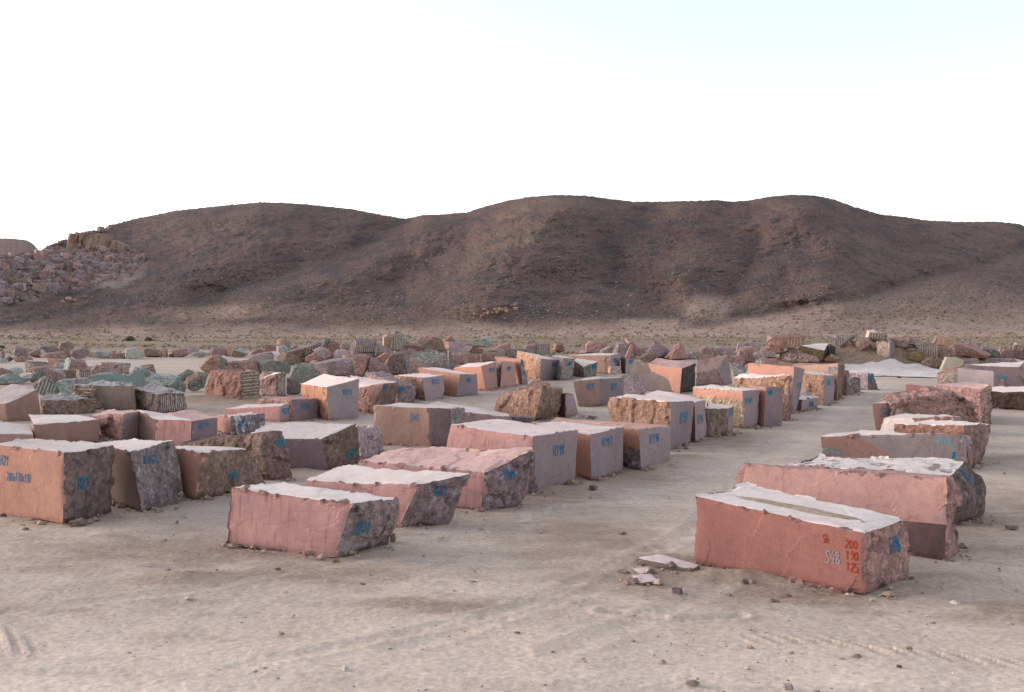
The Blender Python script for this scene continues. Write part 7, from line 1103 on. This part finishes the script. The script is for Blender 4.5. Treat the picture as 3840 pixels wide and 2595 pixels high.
for _ in range(950):
    if random.random() < .6:
        fx, fy, fr = random.choice(FOCI); x, y = random.gauss(fx, fr), random.gauss(fy, fr*.6)
    else:
        y = 8.5+random.random()**1.8*34; x = random.uniform(-.55, .55)*y
    if y < 7: continue
    pts.append((x, y, gz(y)+.01)); sz.append(min(.16, .022*random.paretovariate(1.9)))
clumps('pebbles', pts, sz, [MATS['pebble_dark'], MATS['pebble_pale'], MATS['pebble_red']], 'small pebbles and chips scattered over the bare ground', 'pebbles', 'pebble')
plain('clod', (.34,.25,.19), .3, 6); plain('clod_dark', (.25,.18,.14), .3, 6)
pts, sz = [], []
for rec in BLOCKS:
    og, c8 = rec[1], rec[2]
    if og[1] > 70: continue
    for (i, j) in ((1, 0), (0, 3)):
        L_ = math.hypot(c8[i][0]-c8[j][0], c8[i][1]-c8[j][1])
        dx, dy = (c8[j][1]-c8[i][1])/max(L_, .1), -(c8[j][0]-c8[i][0])/max(L_, .1)
        for _ in range(int(L_*11)):
            if random.random() < .35: continue
            t = random.random()**1.3; d = abs(random.gauss(.02, .22)); x = og[0]+c8[i][0]+(c8[j][0]-c8[i][0])*t+dx*d; y = og[1]+c8[i][1]+(c8[j][1]-c8[i][1])*t+dy*d
            pts.append((x, y, gz(y)+.03)); sz.append(min(.24, .05*random.paretovariate(1.7)))
clumps('dirt_clods', pts, sz, [MATS['clod'], MATS['clod_dark'], MATS['pebble_red']], 'crumbs and clods of earth pushed against the feet of the blocks', 'dirt clods', 'pebble')
pts, sz = [], []
for _ in range(6500):
    y = 122+random.random()**.8*118; x = random.uniform(-.62, .62)*y
    if random.random() > .55+.6*math.sin(x*.11+y*.2): continue
    pts.append((x, y, gz(y)-.05)); sz.append(random.uniform(.25, .75))
HP = hill_point(RNG.uniform(-60, 2380, 5200), 767-RNG.random(5200)**1.7*150)
for q in HP: pts.append((q[0], q[1], q[2]-.1)); sz.append(random.uniform(.3, .9))
clumps('dry_scrub', pts, sz, [MATS[m] for m in ('scrub_tan', 'scrub_straw', 'scrub_tan', 'scrub_brown', 'scrub_straw', 'scrub_green')], 'dry tan grass tufts and low scrub over the plain and lower slopes', 'dry scrub', 'tuft')
pts, sz = [], []
pxs = RNG.uniform(-40, 2364, 14000); sks = np.interp(pxs, [a for a, _ in SKY], [b for _, b in SKY]); pys = sks+RNG.random(14000)**1.15*(735-sks)
ok = ~((pxs < 330) & (pys > 560))
for q in hill_point(pxs[ok], pys[ok]): pts.append(tuple(q)); sz.append(random.uniform(.25, .75)*(1.6 if random.random() < .07 else 1))
plain('hill_stone', (.125,.080,.073), .45, .5); plain('hill_stone_pale', (.30,.235,.20), .3, .5)
clumps('hill_stones', pts, sz, [MATS['hill_stone']]*3+[MATS['hill_stone_pale'], MATS['scrub_brown']], 'dark weathered stones and brush strewn over the hillsides', 'hillside stones', 'pebble')

# separate green bushes of the plain
def bush(px, py, wpx, label):
    a = (py-HY)/FP; lo, hi = 3., 400.
    for _ in range(50):
        m = (lo+hi)/2
        if CH-a*m-gz(m) > 0: lo = m
        else: hi = m
    Y = lo; r = wpx*Y/FP*.5; V, F = [], []
    rnd = random.Random(int(px))
    for _ in range(260):
        d = Vector((rnd.gauss(0, 1), rnd.gauss(0, 1), abs(rnd.gauss(0, 1)))).normalized()*r*rnd.uniform(.45, 1.05); d.z *= .85
        s = r*.13; u = Vector((rnd.gauss(0, 1), rnd.gauss(0, 1), rnd.gauss(0, 1))).normalized(); v = u.orthogonal(); i = len(V)
        V += [tuple(d+u*s*1.6), tuple(d+v*s*.6), tuple(d-u*s*1.6), tuple(d-v*s*.6)]; F.append((i, i+1, i+2, i+3))
    for _ in range(14):
        a_ = rnd.uniform(0, 6.28); i = len(V); tip = Vector((math.cos(a_)*r*.7, math.sin(a_)*r*.7, r*.6)); s = r*.03
        V += [(s, 0, -.05), (-s, s, -.05), (-s, -s, -.05), tuple(tip)]; F += [(i, i+1, i+3), (i+1, i+2, i+3), (i+2, i, i+3)]
    o = mesh_obj('desert_bush', V, F, [MATS['bush_green'], MATS['scrub_brown']], [0]*260+[1]*42, loc=((px-CX)/FP*Y, Y, gz(Y))); tag(o, label, 'bush', 'green bushes of the plain')
for (px, py, wv, lb) in ((295,774,24,'larger of two dark green bushes on the plain at left'), (338,774,19,'right one of two dark green bushes on the plain at left'), (1118,808,28,'olive bush beside the large lilac boulder'), (1555,762,12,'yellow green bush at the foot of the pale hump'),
                         (4,790,14,'dark bush at the left edge of the plain'), (2040,858,9,'tiny green weed on the track'), (215,806,11,'small brown bush beside the pale track')):
    bush(px, py, wv, lb)
